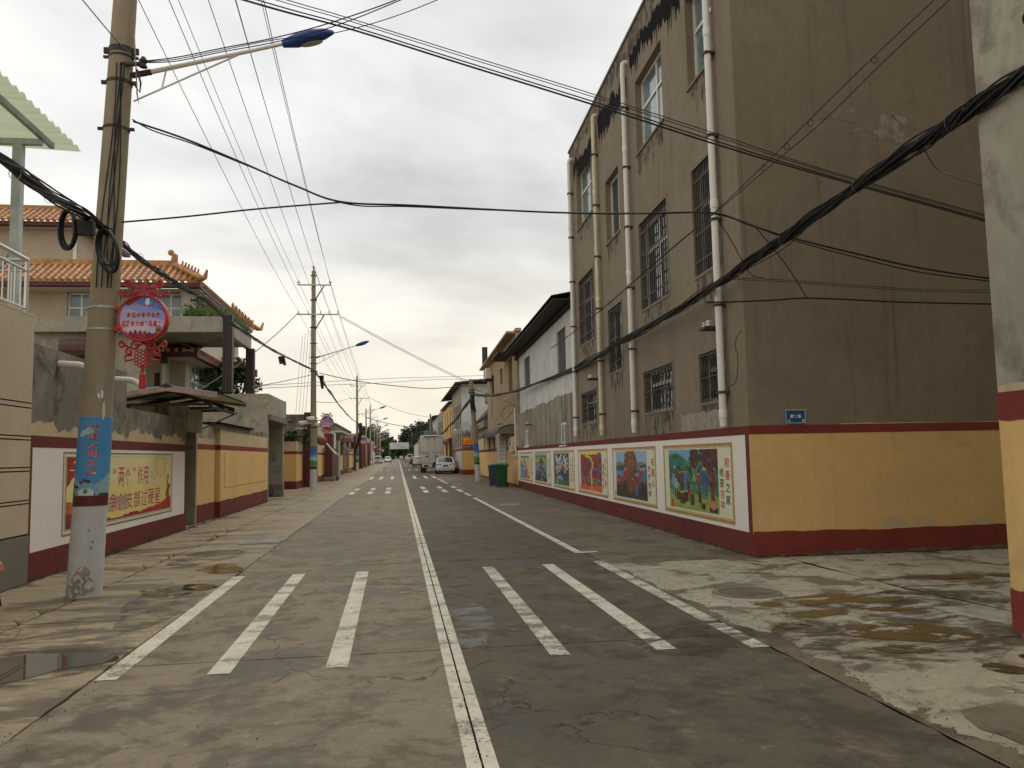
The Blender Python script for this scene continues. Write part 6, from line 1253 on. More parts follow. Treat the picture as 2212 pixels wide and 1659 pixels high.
def awning(u0, u1, z1, drop, out, label):
    t = thing('arched_awning', FR((u0+u1)/2, 0, z1-drop), label, 'awning', 'arched sheet awnings'); n = 8; arc = [(.02+out*math.sin(k*PI/2/n), z1-drop*(1-math.cos(k*PI/2/n))) for k in range(n+1)]
    mb = MB(FR); mb.loft([[(u, o, z+d) for o, z in arc for d in (0,)]+[(u, o, z+.03) for o, z in arc[::-1]] for u in (u0, u1)], False); part('sheet', mb, M['roofdark'], t)
    part('end_panel', MB(FR).quad(*[(u0+.02, o, z) for o, z in arc]+[(u0+.02, .02, z1-drop)]), M['plinth'], t); part('front_rail', MB(FR).box(u0, u1, out-.02, out+.03, z1-drop-.04, z1-drop+.02), M['iron'], t)
awning(27.9, 35.5, 3.0, .42, .85, 'arched dark sheet awning above the notice board'); awning(38.0, 44.5, 2.98, .36, .75, 'arched dark sheet awning left of the notice board'); awning(57, 60.5, 2.95, .3, .7, 'small arched awning beyond the leaning pole')
nb = thing('notice_board', FR(34.2, .02, 1.06), 'tall framed notice board with faded printed sheets on the yellow wall', 'notice board')
part('board', MB(FR).box(31.6, 36.7, .014, .04, 1.06, 2.62), M['whiteboard'], nb)
mb = MB(FR)
for (p, q, r_, s_) in ((31.6, 31.7, 1.06, 2.62), (36.6, 36.7, 1.06, 2.62), (31.7, 36.6, 2.57, 2.62), (31.7, 36.6, 1.06, 1.1), (34.1, 34.18, 1.2, 2.57)): mb.box(p, q, .04, .05, r_, s_)
part('board_frame', mb, M['stained'], nb); mb = MB(FR); r = random.Random(3)
for i in range(6):
    for j in range(2): a = 31.85+2.4*j; mb.box(a, a+2.1, .04, .043, 1.26+.21*i, 1.4+.21*i)
part('printed_sheet', mb, M['pinkfascia'] if False else plain('faded_print', (.44, .36, .34), .7, var=.35, scale=14), nb)
mbx = thing('meter_box', FR(28.5, .1, 1.7), 'pale electricity meter box with a white conduit at the wall corner', 'meter box'); part('box', MB(FR).bbox(27.8, 29.1, .02, .2, 1.7, 2.42, .02), M['pvc_old'], mbx); part('conduit', MB(FR).tube([(27.25, .06, 1.45), (27.25, .06, 3.75)], .05, 8), M['pvc'], mbx, True); part('conduit', MB(FR).tube([(28.2, .06, 1.7), (28.1, .06, 1.5), (27.3, .06, 1.45)], .045, 8), M['pvc_old'], mbx, True); part('latch', MB(FR).box(28.3, 28.6, .2, .22, 2.0, 2.12), M['iron'], mbx)
cable('conduit_wire', crom([FR(27.25, .1, 3.7), FR(28.4, .4, 3.3), FR(29.5, .5, 3.55), FR(28.6, .3, 3.95), FR(27.3, .1, 3.9), at(1055, 852, 47), at(1022, 840, 48.5)], 8), .014, 'black', 'coiled service wire from the conduit top to the leaning pole', 'cable')
insulator_bracket(FR, 33.5, 3.25, 'rusty insulator bracket above the arched awning'); 
# bins
def wheelie(x, y, label, mat, lidm, rot=0.0, open_=.2):
    t = thing('wheelie_bin', (0, 0, 0), label, 'bin', 'wheeled bins by the notice board'); mb = MB()
    rg = lambda w, d, z, o=0: [(-w+.05, -d+o, z), (w-.05, -d+o, z), (w, -d+.05+o, z), (w, d-.05+o, z), (w-.05, d+o, z), (-w+.05, d+o, z), (-w, d-.05+o, z), (-w, -d+.05+o, z)]
    mb.loft([rg(.24, .27, .06), rg(.25, .28, .12), rg(.285, .345, .88), rg(.31, .37, .9), rg(.31, .37, .97)]); part('body', mb, M[mat], t)
    mb = MB(); mb.loft([rg(.32, .39, .975), rg(.325, .395, 1.0), rg(.27, .33, 1.05), rg(.2, .25, 1.06)])
    l = part('lid', mb, M[lidm], t); l.rotation_euler = (-.05, .04, 0); part('lid_handle', MB().tube([(-.2, .37, 1.0), (-.2, .46, 1.06), (.2, .46, 1.06), (.2, .37, 1.0)], .025, 6), M[lidm], t)
    for s in (-1, 1): part('wheel', MB().loft([[(s*.27+dx, .25+.1*math.cos(q*PI/8), .1+.1*math.sin(q*PI/8)) for q in range(16)] for dx in (-.03, .03)]), M['tyre'], t)
    for s in (-.12, .12): part('rib', MB().loft([[(s-.02, -.29, .12), (s+.02, -.29, .12), (s+.02, -.25, .12), (s-.02, -.25, .12)], [(s-.02, -.355, .86), (s+.02, -.355, .86), (s+.02, -.3, .86), (s-.02, -.3, .86)]]), M[mat], t)
    t.location = (x, y, 0); t.rotation_euler = (0, 0, rot); return t
b_ = wheelie(4.92, 38.8, 'green wheeled bin with a pale green lid in front of the notice board', 'bin', 'binlid', -.25); b_.scale = (.9, 1.0, 1.08)
b_ = wheelie(4.75, 40.3, 'dark slate wheeled bin half hidden behind the green bin', 'binblue', 'binlid', -.3); b_.scale = (.9, 1.0, 1.06)
# grey two storey house with a facing side
ghx = thing('grey_house', (8, 73, 0), 'grey two storey house with an oversailing dark roof and an orange sign', 'house')
GX, GY = 5.25, 67.0
hw = [(GY+1.2+2.2*k, GY+2.4+2.2*k, 4.0, 6.0) for k in range(4)]+[(GY+1.2+2.2*k, GY+2.3+2.2*k, 2.3, 3.45) for k in range(4)]
mb = holes_wall(FRX(GX), GY, 79, 0, 7.45, hw, .06); part('street_wall', mb, M['grey_light'], ghx)
for h in hw: opening_back(ghx, FRX(GX), h, .06, 'window')
part('end_wall', MB().box(GX+.001, 13, GY-.002, GY+.2, 0, 7.5).box(11, 13, GY+.2, 79, 0, 7.4), M['white_wash'], ghx); part('back_wall', MB().box(GX+.26, 11, 78.8, 79, 0, 7.4), M['grey_light'], ghx)
part('grey_repair', ragged(FX(GY-.002), GX, 6.6, 2.15, 3.6, .25, 30, .004, seed=3), M['grey_wall'], ghx)
mb = MB(); mb.loft([[(4.65, y, 7.46), (9.5, y, 8.0), (9.5, y, 8.12), (4.65, y, 7.58)] for y in (65.9, 88)]); part('roof', mb, M['roofdark'], ghx)
FG = FX(GY-.002); band_face(ghx, FG, GX, 13, 2.0, 2.15, 'red2', .012); band_face(ghx, FG, GX, 13, .42, 2.0, 'yellow', .008, 'yellow_panel'); band_face(ghx, FG, GX, 13, 0, .42, 'red2', .016, 'painted_base')
FGs = FRX(GX); band_face(ghx, FGs, GY, 79, 2.0, 2.15, 'red2', .012); band_face(ghx, FGs, GY, 79, 0, .42, 'red', .016, 'painted_base'); band_face(ghx, FGs, GY+.6, 74, .55, 1.95, 'cream', .01, 'faded_poster')
sg = thing('shop_sign', (5.6, 66.9, 2.42), 'orange shop sign with yellow characters on the grey house', 'sign'); part('board', MB(FG).box(5.28, 6.35, .01, .04, 2.42, 3.12), M['orange'], sg); mb = MB(FG); put_chars(mb, '修补衣服', 5.33, 6.3, 2.78, 3.07, .043, .12, .04); part('lettering', mb, M['yellow_ink'], sg); mb = MB(FG)
for z in (2.67, 2.52): [mb.box(5.34+.09*k, 5.4+.09*k, .04, .043, z, z+.05) for k in range(10)]
part('small_print', mb, M['yellow_ink'], sg, kind='stuff')
s2 = thing('lane_sign', (5.9, 66.9, 2.2), 'small blue lane plate under the orange shop sign', 'sign'); part('plate', MB(FG).box(5.62, 5.98, .013, .03, 2.2, 2.39), M['bluesign'], s2); mb = MB(FG); put_chars(mb, '南三巷', 5.68, 5.92, 2.27, 2.35, .032, .1, .04); part('lettering', mb, M['white_ink'], s2)
wlp = thing('wall_lamp', (5.1, 69, 4.2), 'small white lamp on the grey house above its windows', 'lamp'); part('shade', MB().lathe((4.95, 70, 3.75), [(.2, 0), (.14, .1), (.03, .14)], 12), M['pvc'], wlp); part('stem', MB().tube([(GX, 70, 3.95), (4.95, 70, 3.92)], .02, 5), M['iron'], wlp)
def block_house(label, mat, y0, y1, x, H, eave, wins, extra=None, cat='house', name='row_house'):
    z0 = zg(y0)-.1; t = thing(name, (x+3, (y0+y1)/2, zg(y0)), label, cat)
    mb = holes_wall(FRX(x), y0, y1, z0, H, wins, .06); shell(FRX(x), y0, y1, z0, H, 7, mb); part('wall', mb, M[mat], t)
    for h in wins: opening_back(t, FRX(x), h, .06, 'window')
    if eave: part('eave', MB().loft([[(x-eave, y, H), (x+4, y, H+.7), (x+4, y, H+.8), (x-eave, y, H+.12)] for y in (y0-.3, y1+.2)]), M['roofdark'], t)
    return t
yh = block_house('yellow two storey house with tall brown windows and a maroon shopfront', 'yellow', 79.1, 94, 5.2, 6.75, .35, [(80.5+4*k, 82+4*k, 3.6, 6.1) for k in range(3)]+[(80, 84, .4, 2.9), (86, 90, .4, 2.9)])
part('signboard', MB().box(4.95, 5.19, 79.3, 93.8, 3.0, 3.35), M['maroon'], yh); r = random.Random(2); part('sign_letters', MB(FRX(5.2)).box(80, 80.6, .002, .02, 3.5, 3.6), M['gold'], yh)
block_house('pale grey house with small balconies beyond the yellow house', 'grey_light', 95, 106, 5.2, 7.0, 0, [(96+3*k, 97.6+3*k, 4, 5.8) for k in range(3)]); block_house('grey house with a dark oversailing roof before the trees', 'white_wash', 107, 130, 5.1, 6.8, .6, [(109+5*k, 111+5*k, 3.8, 5.6) for k in range(4)])
block_house('low brown house in the far row on the right', 'ochre_wall', 134, 165, 5.4, 5.2, .4, [(138+7*k, 141+7*k, 3, 4.5) for k in range(3)]); block_house('far reddish house near the end of the right row', 'ochre_wall', 170, 230, 5.6, 6.4, .4, [(175+12*k, 180+12*k, 3.2, 5) for k in range(4)]); block_house('farthest pale house on the right', 'cream', 236, 300, 5.8, 6.0, .3, [])
vs = thing('vertical_sign', (4.7, 160, 2.6), 'pale blue vertical shop sign far down the right side', 'sign'); part('board', MB().box(4.3, 5.3, 159.8, 160, 3.0, 5.6), plain('pale_blue_board', (.40, .55, .72), .5), vs); part('arm', MB().box(5.25, 5.5, 159.85, 159.95, 4.2, 4.3), M['iron'], vs)
tp = pole(4.15, 104.5, zg(104), 6.9, .15, .11, 0, 'dark cable laden pole behind the box truck', None, False, 'poles on the right')
# ================================================================== LEFT SIDE FURTHER ALONG
def wall_seg(y0, y1, x, H, label, name='courtyard_wall', depth=.35, face=True, top='yellow_dirty'):
    z0 = zg((y0+y1)/2); t = thing(name, (x-depth/2, (y0+y1)/2, z0), label, 'wall', 'yellow walls along the left'); fr = lambda u, o, z: Vector((x+o, u, z0+z))
    part('wall', MB(fr).box(y0, y1, -depth, 0, -.1, H), M[top], t); band_face(t, fr, y0, y1, 1.8, 1.95, 'red2', .012); band_face(t, fr, y0, y1, .4, 1.8, 'yellow', .008, 'yellow_panel'); band_face(t, fr, y0, y1, -.1, .4, 'red', .016, 'painted_base')
    f2 = lambda u, o, z: Vector((u, y0-o, z0+z))
    if face: band_face(t, f2, x-depth, x+.01, 1.8, 1.95, 'red2', .012); band_face(t, f2, x-depth, x+.006, .4, 1.8, 'yellow', .008, 'yellow_panel'); band_face(t, f2, x-depth, x+.014, -.1, .4, 'red', .016, 'painted_base')
    return t
def bx(name, label, cat, mat, *b, parts=(), group=None):
    t = thing(name, ((b[0]+b[1])/2, (b[2]+b[3])/2, b[4]), label, cat, group); part('wall', MB().box(*b), M[mat], t)
    for nm, mt, bb in parts: part(nm, MB().box(*bb), M[mt], t)
    return t
wall_seg(36.4, 43.0, -6.4, 2.3, 'recessed yellow wall between the gatehouse and the vine covered pier'); vp = wall_seg(43.2, 45.9, -5.22, 2.45, 'vine covered yellow pier in front of the dark red gate tower', depth=.62)
bx('grey_block_house', 'flat roofed grey house with a dark red corner pier', 'house', 'grey_wall', -9.5, -5.16, 46.2, 54, 0, 4.02, parts=(('corner_pier', 'maroon', (-5.155, -4.56, 46.1, 46.7, 0, 4.12)), ('pipe', 'pvc', (-5.6, -5.0, 45.95, 46.05, 3.2, 3.26))))
wall_seg(54.1, 57.6, -5.2, 2.7, 'short yellow wall just beyond the second pole'); gp = bx('gate_pier', 'dark red gate pier with a stone step', 'gate', 'maroon', -5.1, -4.55, 58.0, 59.6, 0, 3.3, parts=(('step', 'plinth', (-5.1, -4.3, 56.6, 57.95, 0, .26)), ('step', 'maroon', (-5.0, -4.2, 57.96, 59.9, 0, .3)), ('gate_leaf', 'maroon', (-5.6, -5.5, 58, 60, 0, 2.6))))
wall_seg(60.2, 67.2, -5.22, 2.2, 'yellow wall under the stained white house'); wh = bx('white_block', 'stained white plaster block above the yellow wall', 'house', 'white_wash', -8, -5.05, 61, 68, 2.35, 3.6, parts=(('lower_wall', 'grey_light', (-8, -5.24, 61, 68, 0, 2.35)),))
bp = thing('brick_pier', (-5.1, 70.2, 0), 'grey brick gate pier with rendered joints', 'pillar'); part('mortar_core', MB().box(-5.38, -4.92, 69.2, 71.2, 0, 3.0), M['mortar'], bp); bm = MB().box(-.22, .22, -.0, .014, -.09, .09).mesh('brick', M['brickgrey']); 
for k in range(15):
    for j in range(2): piece('brick', bm, (-5.15+(.0 if k % 2 else .0)+(j-.5)*.235, 69.188, .1+.2*k), bp, None, (.49, 1, .95))
wall_seg(72.2, 80.5, -5.3, 1.95, 'yellow wall with an arched awning beyond the brick pier'); aw = thing('sheet_awning', (-4.9, 76, 2.0), 'small curved grey awning over a gate on the left', 'awning'); part('sheet', MB().loft([[(-5.3, y, 2.75), (-4.9, y, 2.7), (-4.3, y, 2.2), (-4.32, y, 2.16), (-4.92, y, 2.64), (-5.3, y, 2.69)] for y in (72.5, 77)]), M['roofdark'], aw)
pl_ = thing('flat_porch', (-5.4, 74, 3), 'pale flat concrete porch roof on posts', 'porch'); part('slab', MB().box(-7.5, -4.6, 68.6, 80, 3.72, 3.86), M['cream'], pl_); part('post', MB().box(-5.3, -5.1, 80.1, 80.5, 0, 3.7), M['grey_light'], pl_); part('wall', MB().box(-7.5, -5.5, 72.1, 80, 2.0, 3.7), M['grey_light'], pl_)
os_ = bx('orange_signboard', 'faded orange signboard over a shop gate', 'sign', 'terra', -5.9, -4.55, 82, 86, 3.2, 3.55, parts=(('post', 'grey_light', (-5.2, -4.95, 83.8, 84.4, zg(84)-.1, 3.2)), ('shop_wall', 'wood', (-6.5, -5.6, 82.2, 88, 0, 3.2)), ('base_block', 'plinth', (-5.3, -4.7, 84.5, 86, 0, .4))))
os_.children[0].data.materials[0] = M['orange'] if False else plain('faded_orange_board', (.52, .22, .07), .6)
wall_seg(88, 97, -5.3, 2.3, 'yellow wall behind the third pole'); bx('red_pier', 'slim dark red pier beside the third pole', 'pillar', 'maroon', -5.2, -4.75, 97.5, 99.5, 0, 4.2)
for k, (y0, y1) in enumerate(((102, 112), (116, 128), (134, 142), (152, 170), (178, 215))): wall_seg(y0, y1, -5.5-.1*k, 2.6, 'far yellow wall on the left, %s along the row' % ('first', 'second', 'third', 'fourth', 'fifth')[k])
for k, (y0, y1, H) in enumerate(((112.2, 115.8, 4.3), (128.2, 133.5, 3.8), (142.3, 146, 4.2))): bx('far_gate', 'far dark red gate tower on the left, %s' % ('nearest', 'middle', 'farthest')[k], 'gate', 'maroon', -6.5, -4.9+(.0 if k else .1), y0, y1, zg(y0)-.1, H, group='far red gate towers')
bx('long_grey_house', 'long flat roofed grey house behind the left courtyard walls', 'house', 'grey_wall', -16, -6.3, 84, 112, 0, 5.0, parts=(('roof_edge', 'plinth', (-16, -6.2, 83.8, 112, 5.0, 5.15)),)); bx('rear_grey_house', 'low grey house behind the dark red gate pier', 'house', 'grey_light', -14, -6.2, 62, 80, 0, 4.2); bx('far_grey_house', 'far pale house at the end of the left row', 'house', 'grey_light', -16, -6.6, 148, 230, 0, 6.0)
for k, (x, y) in enumerate(((-5.2, 150), (-4.9, 156))): bx('white_notice_board', 'white free standing notice board far down the left pavement, %s' % ('left one', 'right one')[k], 'notice board', 'white', x-.9, x+.5, y, y+.15, zg(y)+.3, zg(y)+2.3, parts=(('leg', 'pvc', (x-.8, x-.7, y+.02, y+.1, zg(y), zg(y)+.3)), ('leg', 'pvc', (x+.3, x+.4, y+.02, y+.1, zg(y), zg(y)+.3)), ('printed_sheet', 'grey_light', (x-.5, x+.2, y-.02, y-.001, zg(y)+.6, zg(y)+1.9))), group='far white notice boards')
# ================================================================== PLANTS AND TREES
def plant(name, label, cat, c, rad, n, size, seed, mat='leaf', stem=None, group=None):
    t = thing(name, (c[0], c[1], c[2]-rad[2]), label, cat, group); part('foliage', leafcloud(c, rad, n, size, seed), M[mat], t)
    if stem: part('stems', MB().tube([stem, tuple(Vector(stem).lerp(Vector(c), .5)+Vector((.1, 0, .1))), c], .03, 5), M['bark'], t)
plant('climbing_plant', 'trailing green vine hanging over the yellow pier', 'vine', (-5.5, 43.6, 2.62), (.85, .7, .34), 620, .09, 3, 'leafhedge', (-5.6, 44.2, 2.2)); plant('climbing_plant', 'drooping vine strand by the dark red gate tower', 'vine', (-4.95, 44.9, 2.6), (.3, .5, .75), 240, .08, 4, 'leafhedge', (-5.2, 45.2, 2.4))
plant('shrub', 'dark leafy bush behind the dark terrace columns', 'bush', (-7.4, 37.5, 4.4), (1.4, 1.2, 1.5), 1100, .16, 5, 'leafhedge', (-7.2, 37.5, 1)); plant('shrub', 'low dark bush peeping over the gatehouse roof', 'bush', tuple(at(535, 835, 38.5)), (.7, .8, .55), 400, .1, 6, 'leafhedge', tuple(at(535, 880, 38.5))); plant('shrub', 'small potted greenery at the left end of the terrace', 'plant', (at(425, 660, 31).x, 31, 7.25), (.5, .4, .5), 240, .07, 9, 'leaf', (at(425, 660, 31).x, 31, 6.6))
def tree(x, y, h, w, label, mat, n, seed, group, trunk_h=.3, z0=None):
    z = zg(y) if z0 is None else z0; t = thing('tree', (x, y, z), label, 'tree', group); r = random.Random(seed); s = w*.15
    part('crown', leafcloud((x, y, z+h*(.55+trunk_h*.3)), (w, w, h*(.5-trunk_h*.15)), n, s, seed, blobs=16), M[mat], t)
    mb = MB(); mb.tube([(x, y, z-.3), (x+.1, y, z+h*.3), (x+r.uniform(-.4, .4), y, z+h*.75)], [.03*h*.5, .022*h*.5, .006*h*.5], 7)
    for k in range(4): a = r.uniform(0, 6.3); mb.tube([(x, y, z+h*(.3+.08*k)), (x+w*.5*math.cos(a), y+w*.5*math.sin(a), z+h*(.55+.08*k))], [.1, .03], 5)
    part('trunk', mb, M['bark'], t)
WL = ['leftmost behind the grey poles', 'second from the left', 'third from the left', 'fourth from the left', 'lowest, left of the skyline gap', 'in the skyline gap above the banner', 'nearest, over the left house roofs', 'right beside the skyline gap', 'right above the banner', 'third right of the gap', 'fourth right of the gap', 'fifth right of the gap', 'above the truck roof left edge', 'above the middle of the truck', 'above the truck roof right edge', 'rightmost by the grey house', 'farthest, behind the banner', 'front row left above the truck', 'front row right above the truck']
r = random.Random(12); lab = ['tall dark poplar', 'broad dark tree', 'round dark tree', 'dense dark tree']; k = 0
for px, top, Y in ((798, 928, 400), (808, 932, 440), (818, 938, 460), (828, 945, 480), (838, 958, 500), (850, 968, 520), (800, 945, 330), (866, 950, 490), (874, 928, 470), (884, 920, 450), (893, 924, 460), (902, 916, 440), (912, 912, 430), (922, 914, 420), (932, 918, 430), (944, 922, 400), (858, 962, 520), (905, 935, 380), (918, 930, 370)):
    p = at(px, top-(6 if px < 845 else -5), Y); h = p.z-zg(Y); w = max(3.4, h*.34); tree(p.x, Y, h, w, '%s of the far wood, %s' % (lab[k % 4], WL[k]), 'leafdark', 1000, 100+k, 'far wood trees', .2); k += 1
for i, (x, y) in enumerate(((-3.9, 318), (4.4, 322), (-3.8, 345), (4.3, 350), (-3.4, 380), (4.0, 385), (-2.8, 420), (3.6, 425))): tree(x, y, 5.8 if i > 1 else 5.2, 2.9, 'small bushy street tree on the %s of the road end, %s' % ('left' if x < 0 else 'right', ('nearest', 'second', 'third', 'farthest')[i//2]), 'leafhedge', 1600, 300+i, 'street trees at the road end', .02)
for i, x in enumerate((-3.2, .4, 4)): tree(x, 465, 7.5, 3.4, 'dark tree closing the far end of the road, %s' % ('left', 'middle', 'right')[i], 'leafhedge', 1300, 330+i, 'trees over the road end', .0)
fw = MB(); r = random.Random(77)
for px in range(786, 966, 6):
    p = at(px, 951-6*math.sin((px-786)/28)-(4 if px > 880 else 0), 545); q = leafcloud((p.x, 545, p.z*.55), (2.6, 4, p.z*.5), 220, 1.1, px, blobs=7); b = len(fw.v); fw.v += q.v; fw.f += [[i+b for i in f] for f in q.f]; fw.mi += q.mi
single('far_wood', fw, M['leafdark'], 'far dark wood forming one low mass beyond the end of the street', 'wood', kind='stuff')
bn = thing('street_banner', (0, 300, zg(300)), 'wide pale banner with faded pink lettering spanning the street end', 'banner'); zb = at(860, 970, 300).z; zt_ = at(860, 956, 300).z
x0_, x1_ = at(842, 960, 300).x, at(883, 960, 300).x
part('banner_sheet', MB().box(x0_, x1_, 299.9, 300, zb, zt_), plain('banner_pale', (.50, .485, .45), .6, var=.06, scale=.4), bn); part('blue_top', MB().box(x0_+1.5, x1_, 299.86, 299.899, zt_-.9, zt_), plain('banner_cyan', (.36, .52, .54), .6), bn); mb = MB(FX(299.88)); r = random.Random(1)
for row, (a, b, z) in enumerate(((2.2, 5.4, .95), (3.4, 6.4, .3))): [mb.box(x0_+a+.36*q, x0_+a+.36*q+.27, 0, .01, zb+z, zb+z+.4*r.uniform(.7, 1)) for q in range(int((b-a)/.36))]
part('lettering', mb, plain('faded_pink_ink', (.55, .25, .24), .7), bn, kind='stuff')
for x in (x0_-.1, x1_+.1): part('post', MB().box(x-.08, x+.08, 299.9, 300.1, zg(300), zt_+.05), M['plinth'], bn)
# ================================================================== VEHICLES
def car(x, y, label, paint='carwhite', kind='sedan', yaw=0.0, front=False, group='cars parked along the street', plate=None):
    """tail at local y = 0, nose at +y"""
    t = thing('parked_car', (0, 0, 0), label, 'car', group)
    suv = kind == 'suv'; L = 4.6 if not suv else 4.5; B = .92 if not suv else 1.02; Wd = .87 if not suv else .9; RH = 1.47 if not suv else 1.68
    def ring(y, w, zb, zt, cr=.02, tuck=.9):
        h = zt-zb; pts = [(-w*tuck*.9, zb), (-w*tuck, zb+.04), (-w*.985, zb+h*.28), (-w, zb+h*.55), (-w*.97, zb+h*.82), (-w*.90, zt-.015), (-w*.7, zt+cr*.6), (0, zt+cr)]
        return [(px, y, pz) for px, pz in pts]+[(-px, y, pz) for px, pz in pts[-2::-1]]
    st = [(0.0, Wd*.82, .42, B-.12), (.05, Wd*.93, .30, B-.02), (.2, Wd*.985, .24, B+.06), (.55, Wd, .22, B+.06 if not suv else B), (1.3, Wd*1.01, .2, B), (2.4, Wd*1.01, .2, B-.02), (3.3, Wd, .2, B-.04), (3.9, Wd*.985, .22, B-.12), (4.3, Wd*.93, .26, B-.22), (L-.03, Wd*.8, .34, B-.36), (L, Wd*.7, .4, B-.42)]
    part('body', MB().loft([ring(*s) for s in st]), M[paint], t, True)
    cab = [(.42, .74, B-.02, B+.04), (1.05, .73, B-.02, RH-.06), (1.5, .72, B-.02, RH), (2.2, .72, B-.02, RH-.02), (2.75, .73, B-.04, RH-.12), (3.45, .76, B-.06, B+.02)] if not suv else [(.08, .76, B-.02, B+.06), (.35, .75, B-.02, RH-.1), (.9, .74, B-.02, RH), (2.0, .74, B-.02, RH), (2.7, .75, B-.04, RH-.12), (3.4, .78, B-.06, B+.02)]
    def cr_(y, w, z0, z1):
        wt = w-(z1-z0)*.22; p = [(-w, z0), (-wt-.02, z1-.04), (-wt+.06, z1), (0, z1+.025)]
        return [(a, y, b) for a, b in p]+[(-a, y, b) for a, b in p[-2::-1]]
    part('glasshouse', MB().loft([cr_(*c) for c in cab]), M['carglass'], t, True)
    rp = [c for c in cab[1:-1]]; part('roof_panel', MB().loft([[(-(c[1]-(c[3]-c[2])*.22)+.0, c[0], c[3]-.035), (-(c[1]-(c[3]-c[2])*.22)+.06, c[0], c[3]+.012), (0, c[0], c[3]+.04), ((c[1]-(c[3]-c[2])*.22)-.06, c[0], c[3]+.012), ((c[1]-(c[3]-c[2])*.22), c[0], c[3]-.035)] for c in rp]), M[paint], t, True)
    for s in (-1, 1):
        c0, c1 = cab[0], cab[1]; part('pillar', MB().tube([(s*(c0[1]+.0), c0[0]+.05, c0[3]-.02), (s*(c1[1]-(c1[3]-c1[2])*.22), c1[0], c1[3]-.02)], .05, 6), M[paint], t); c0, c1 = cab[-1], cab[-2]; part('pillar', MB().tube([(s*c0[1]*.97, c0[0], c0[3]-.03), (s*(c1[1]-(c1[3]-c1[2])*.22), c1[0], c1[3]-.02)], .04, 6), M[paint], t)
        part('pillar', MB().box(s*(.77) - .02, s*.77+.02, 1.95, 2.07, B-.02, B+.2), M['trim'], t); part('mirror', MB().bbox(min(s*.88, s*1.05), max(s*.88, s*1.05), 2.95, 3.08, B-.0, B+.14, .03), M['trim'] if front is False else M[paint], t)
        part('tail_light', MB().loft([[(s*(Wd*.42), .02, B-.15), (s*(Wd*.42), .02, B-.08), (s*(Wd*.93), .16, B-.03), (s*(Wd*.95), .17, B-.19)], [(s*(Wd*.42), -.015, B-.15), (s*(Wd*.42), -.015, B-.08), (s*(Wd*.86), .03, B-.03), (s*(Wd*.9), .03, B-.20)]]), M['taillight'], t)
        part('headlight', MB().loft([[(s*.48, L-.02, .56), (s*.48, L-.02, .64), (s*.8, L-.26, .72), (s*.82, L-.26, .6)], [(s*.48, L+.015, .56), (s*.48, L+.015, .64), (s*.78, L-.1, .72), (s*.8, L-.1, .6)]]), M['chrome'], t)
        for yy in (.86, 3.6):
            w = part('wheel', MB().loft([[(s*Wd*1.0-s*dx, yy+.32*math.cos(q*PI/10), .32+.32*math.sin(q*PI/10)) for q in range(20)] for dx in (-.01, .2)]), M['tyre'], t); part('rim', MB().disc((s*(Wd*1.0+.014), yy, .32), .2, 16, 'x'), M['chrome'], w)
            part('wheel_arch', MB().loft([[(s*(Wd*1.0+.004), yy+.37*math.cos(q*PI/10), .33+.37*math.sin(q*PI/10)) for q in range(11)], [(s*(Wd*.8), yy+.37*math.cos(q*PI/10), .33+.37*math.sin(q*PI/10)) for q in range(11)]], True, True), M['trim'], t)
    part('number_plate', MB().box(-.22, .22, -.055, -.03, B-.27, B-.13), M['plate'], t); part('bumper_trim', MB().loft([[(-.62, -.02, .28), (.62, -.02, .28), (.55, -.02, .40), (-.55, -.02, .40)], [(-.6, .1, .26), (.6, .1, .26), (.55, .1, .42), (-.55, .1, .42)]]), M['trim'], t)
    part('bumper_insert', MB().box(-.5, .5, -.03, -.021, .3, .365), M['chrome'], t); part('boot_line', MB().box(-.6, .6, .0, .012, .52, .53), M['trim'], t); part('emblem', MB().box(-.06, .06, .02, .035, B-.03, B-.01), M['chrome'], t)
    if suv or kind == 'sedan': part('boot_lip', MB().box(-.66, .66, .01, .09, B+.0, B+.035), M[paint], t)
    part('underbody', MB().box(-.75, .75, .2, L-.2, .14, .3), M['trim'], t)
    t.location = (x, y, zg(y)); t.rotation_euler = (0, 0, yaw+(PI if front else 0)); return t
car(4.06, 70.6, 'white saloon car parked against the yellow wall behind the box truck', yaw=-.05)
car(3.1, 124, 'white car parked just beyond the box truck'); car(3.0, 150, 'dark grey car parked farther up on the right', 'cardark'); car(-4.35, 176, 'white sport utility car parked on the left pavement', 'carwhite', 'suv')
car(3.3, 300, 'far silver car on the right near the trees', 'carsilver'); car(1.5, 400, 'far white car in the lane under the trees'); car(-2.6, 212, 'far white car parked facing the camera on the left', 'carwhite', 'sedan', 0, True)
vn = thing('white_van', (3.3, 225, zg(225)), 'white van parked far along on the right', 'van'); z = zg(225); part('body', MB().loft([[(2.45, 225, z+.35), (4.15, 225, z+.35), (4.15, 225, z+1.2), (4.0, 225.1, z+2.0), (2.6, 225.1, z+2.0), (2.45, 225, z+1.2)], [(2.45, 229, z+.35), (4.15, 229, z+.35), (4.15, 229, z+1.2), (4.0, 228.6, z+2.0), (2.6, 228.6, z+2.0), (2.45, 229, z+1.2)]]), M['carwhite'], vn); part('rear_window', MB().box(2.7, 3.9, 224.97, 225.06, z+1.25, z+1.8), M['carglass'], vn)
for xx in (2.6, 4.0): part('wheel', MB().loft([[(xx+dx, 225.8+.3*math.cos(q*PI/8), z+.3+.3*math.sin(q*PI/8)) for q in range(16)] for dx in (-.1, .1)]), M['tyre'], vn)
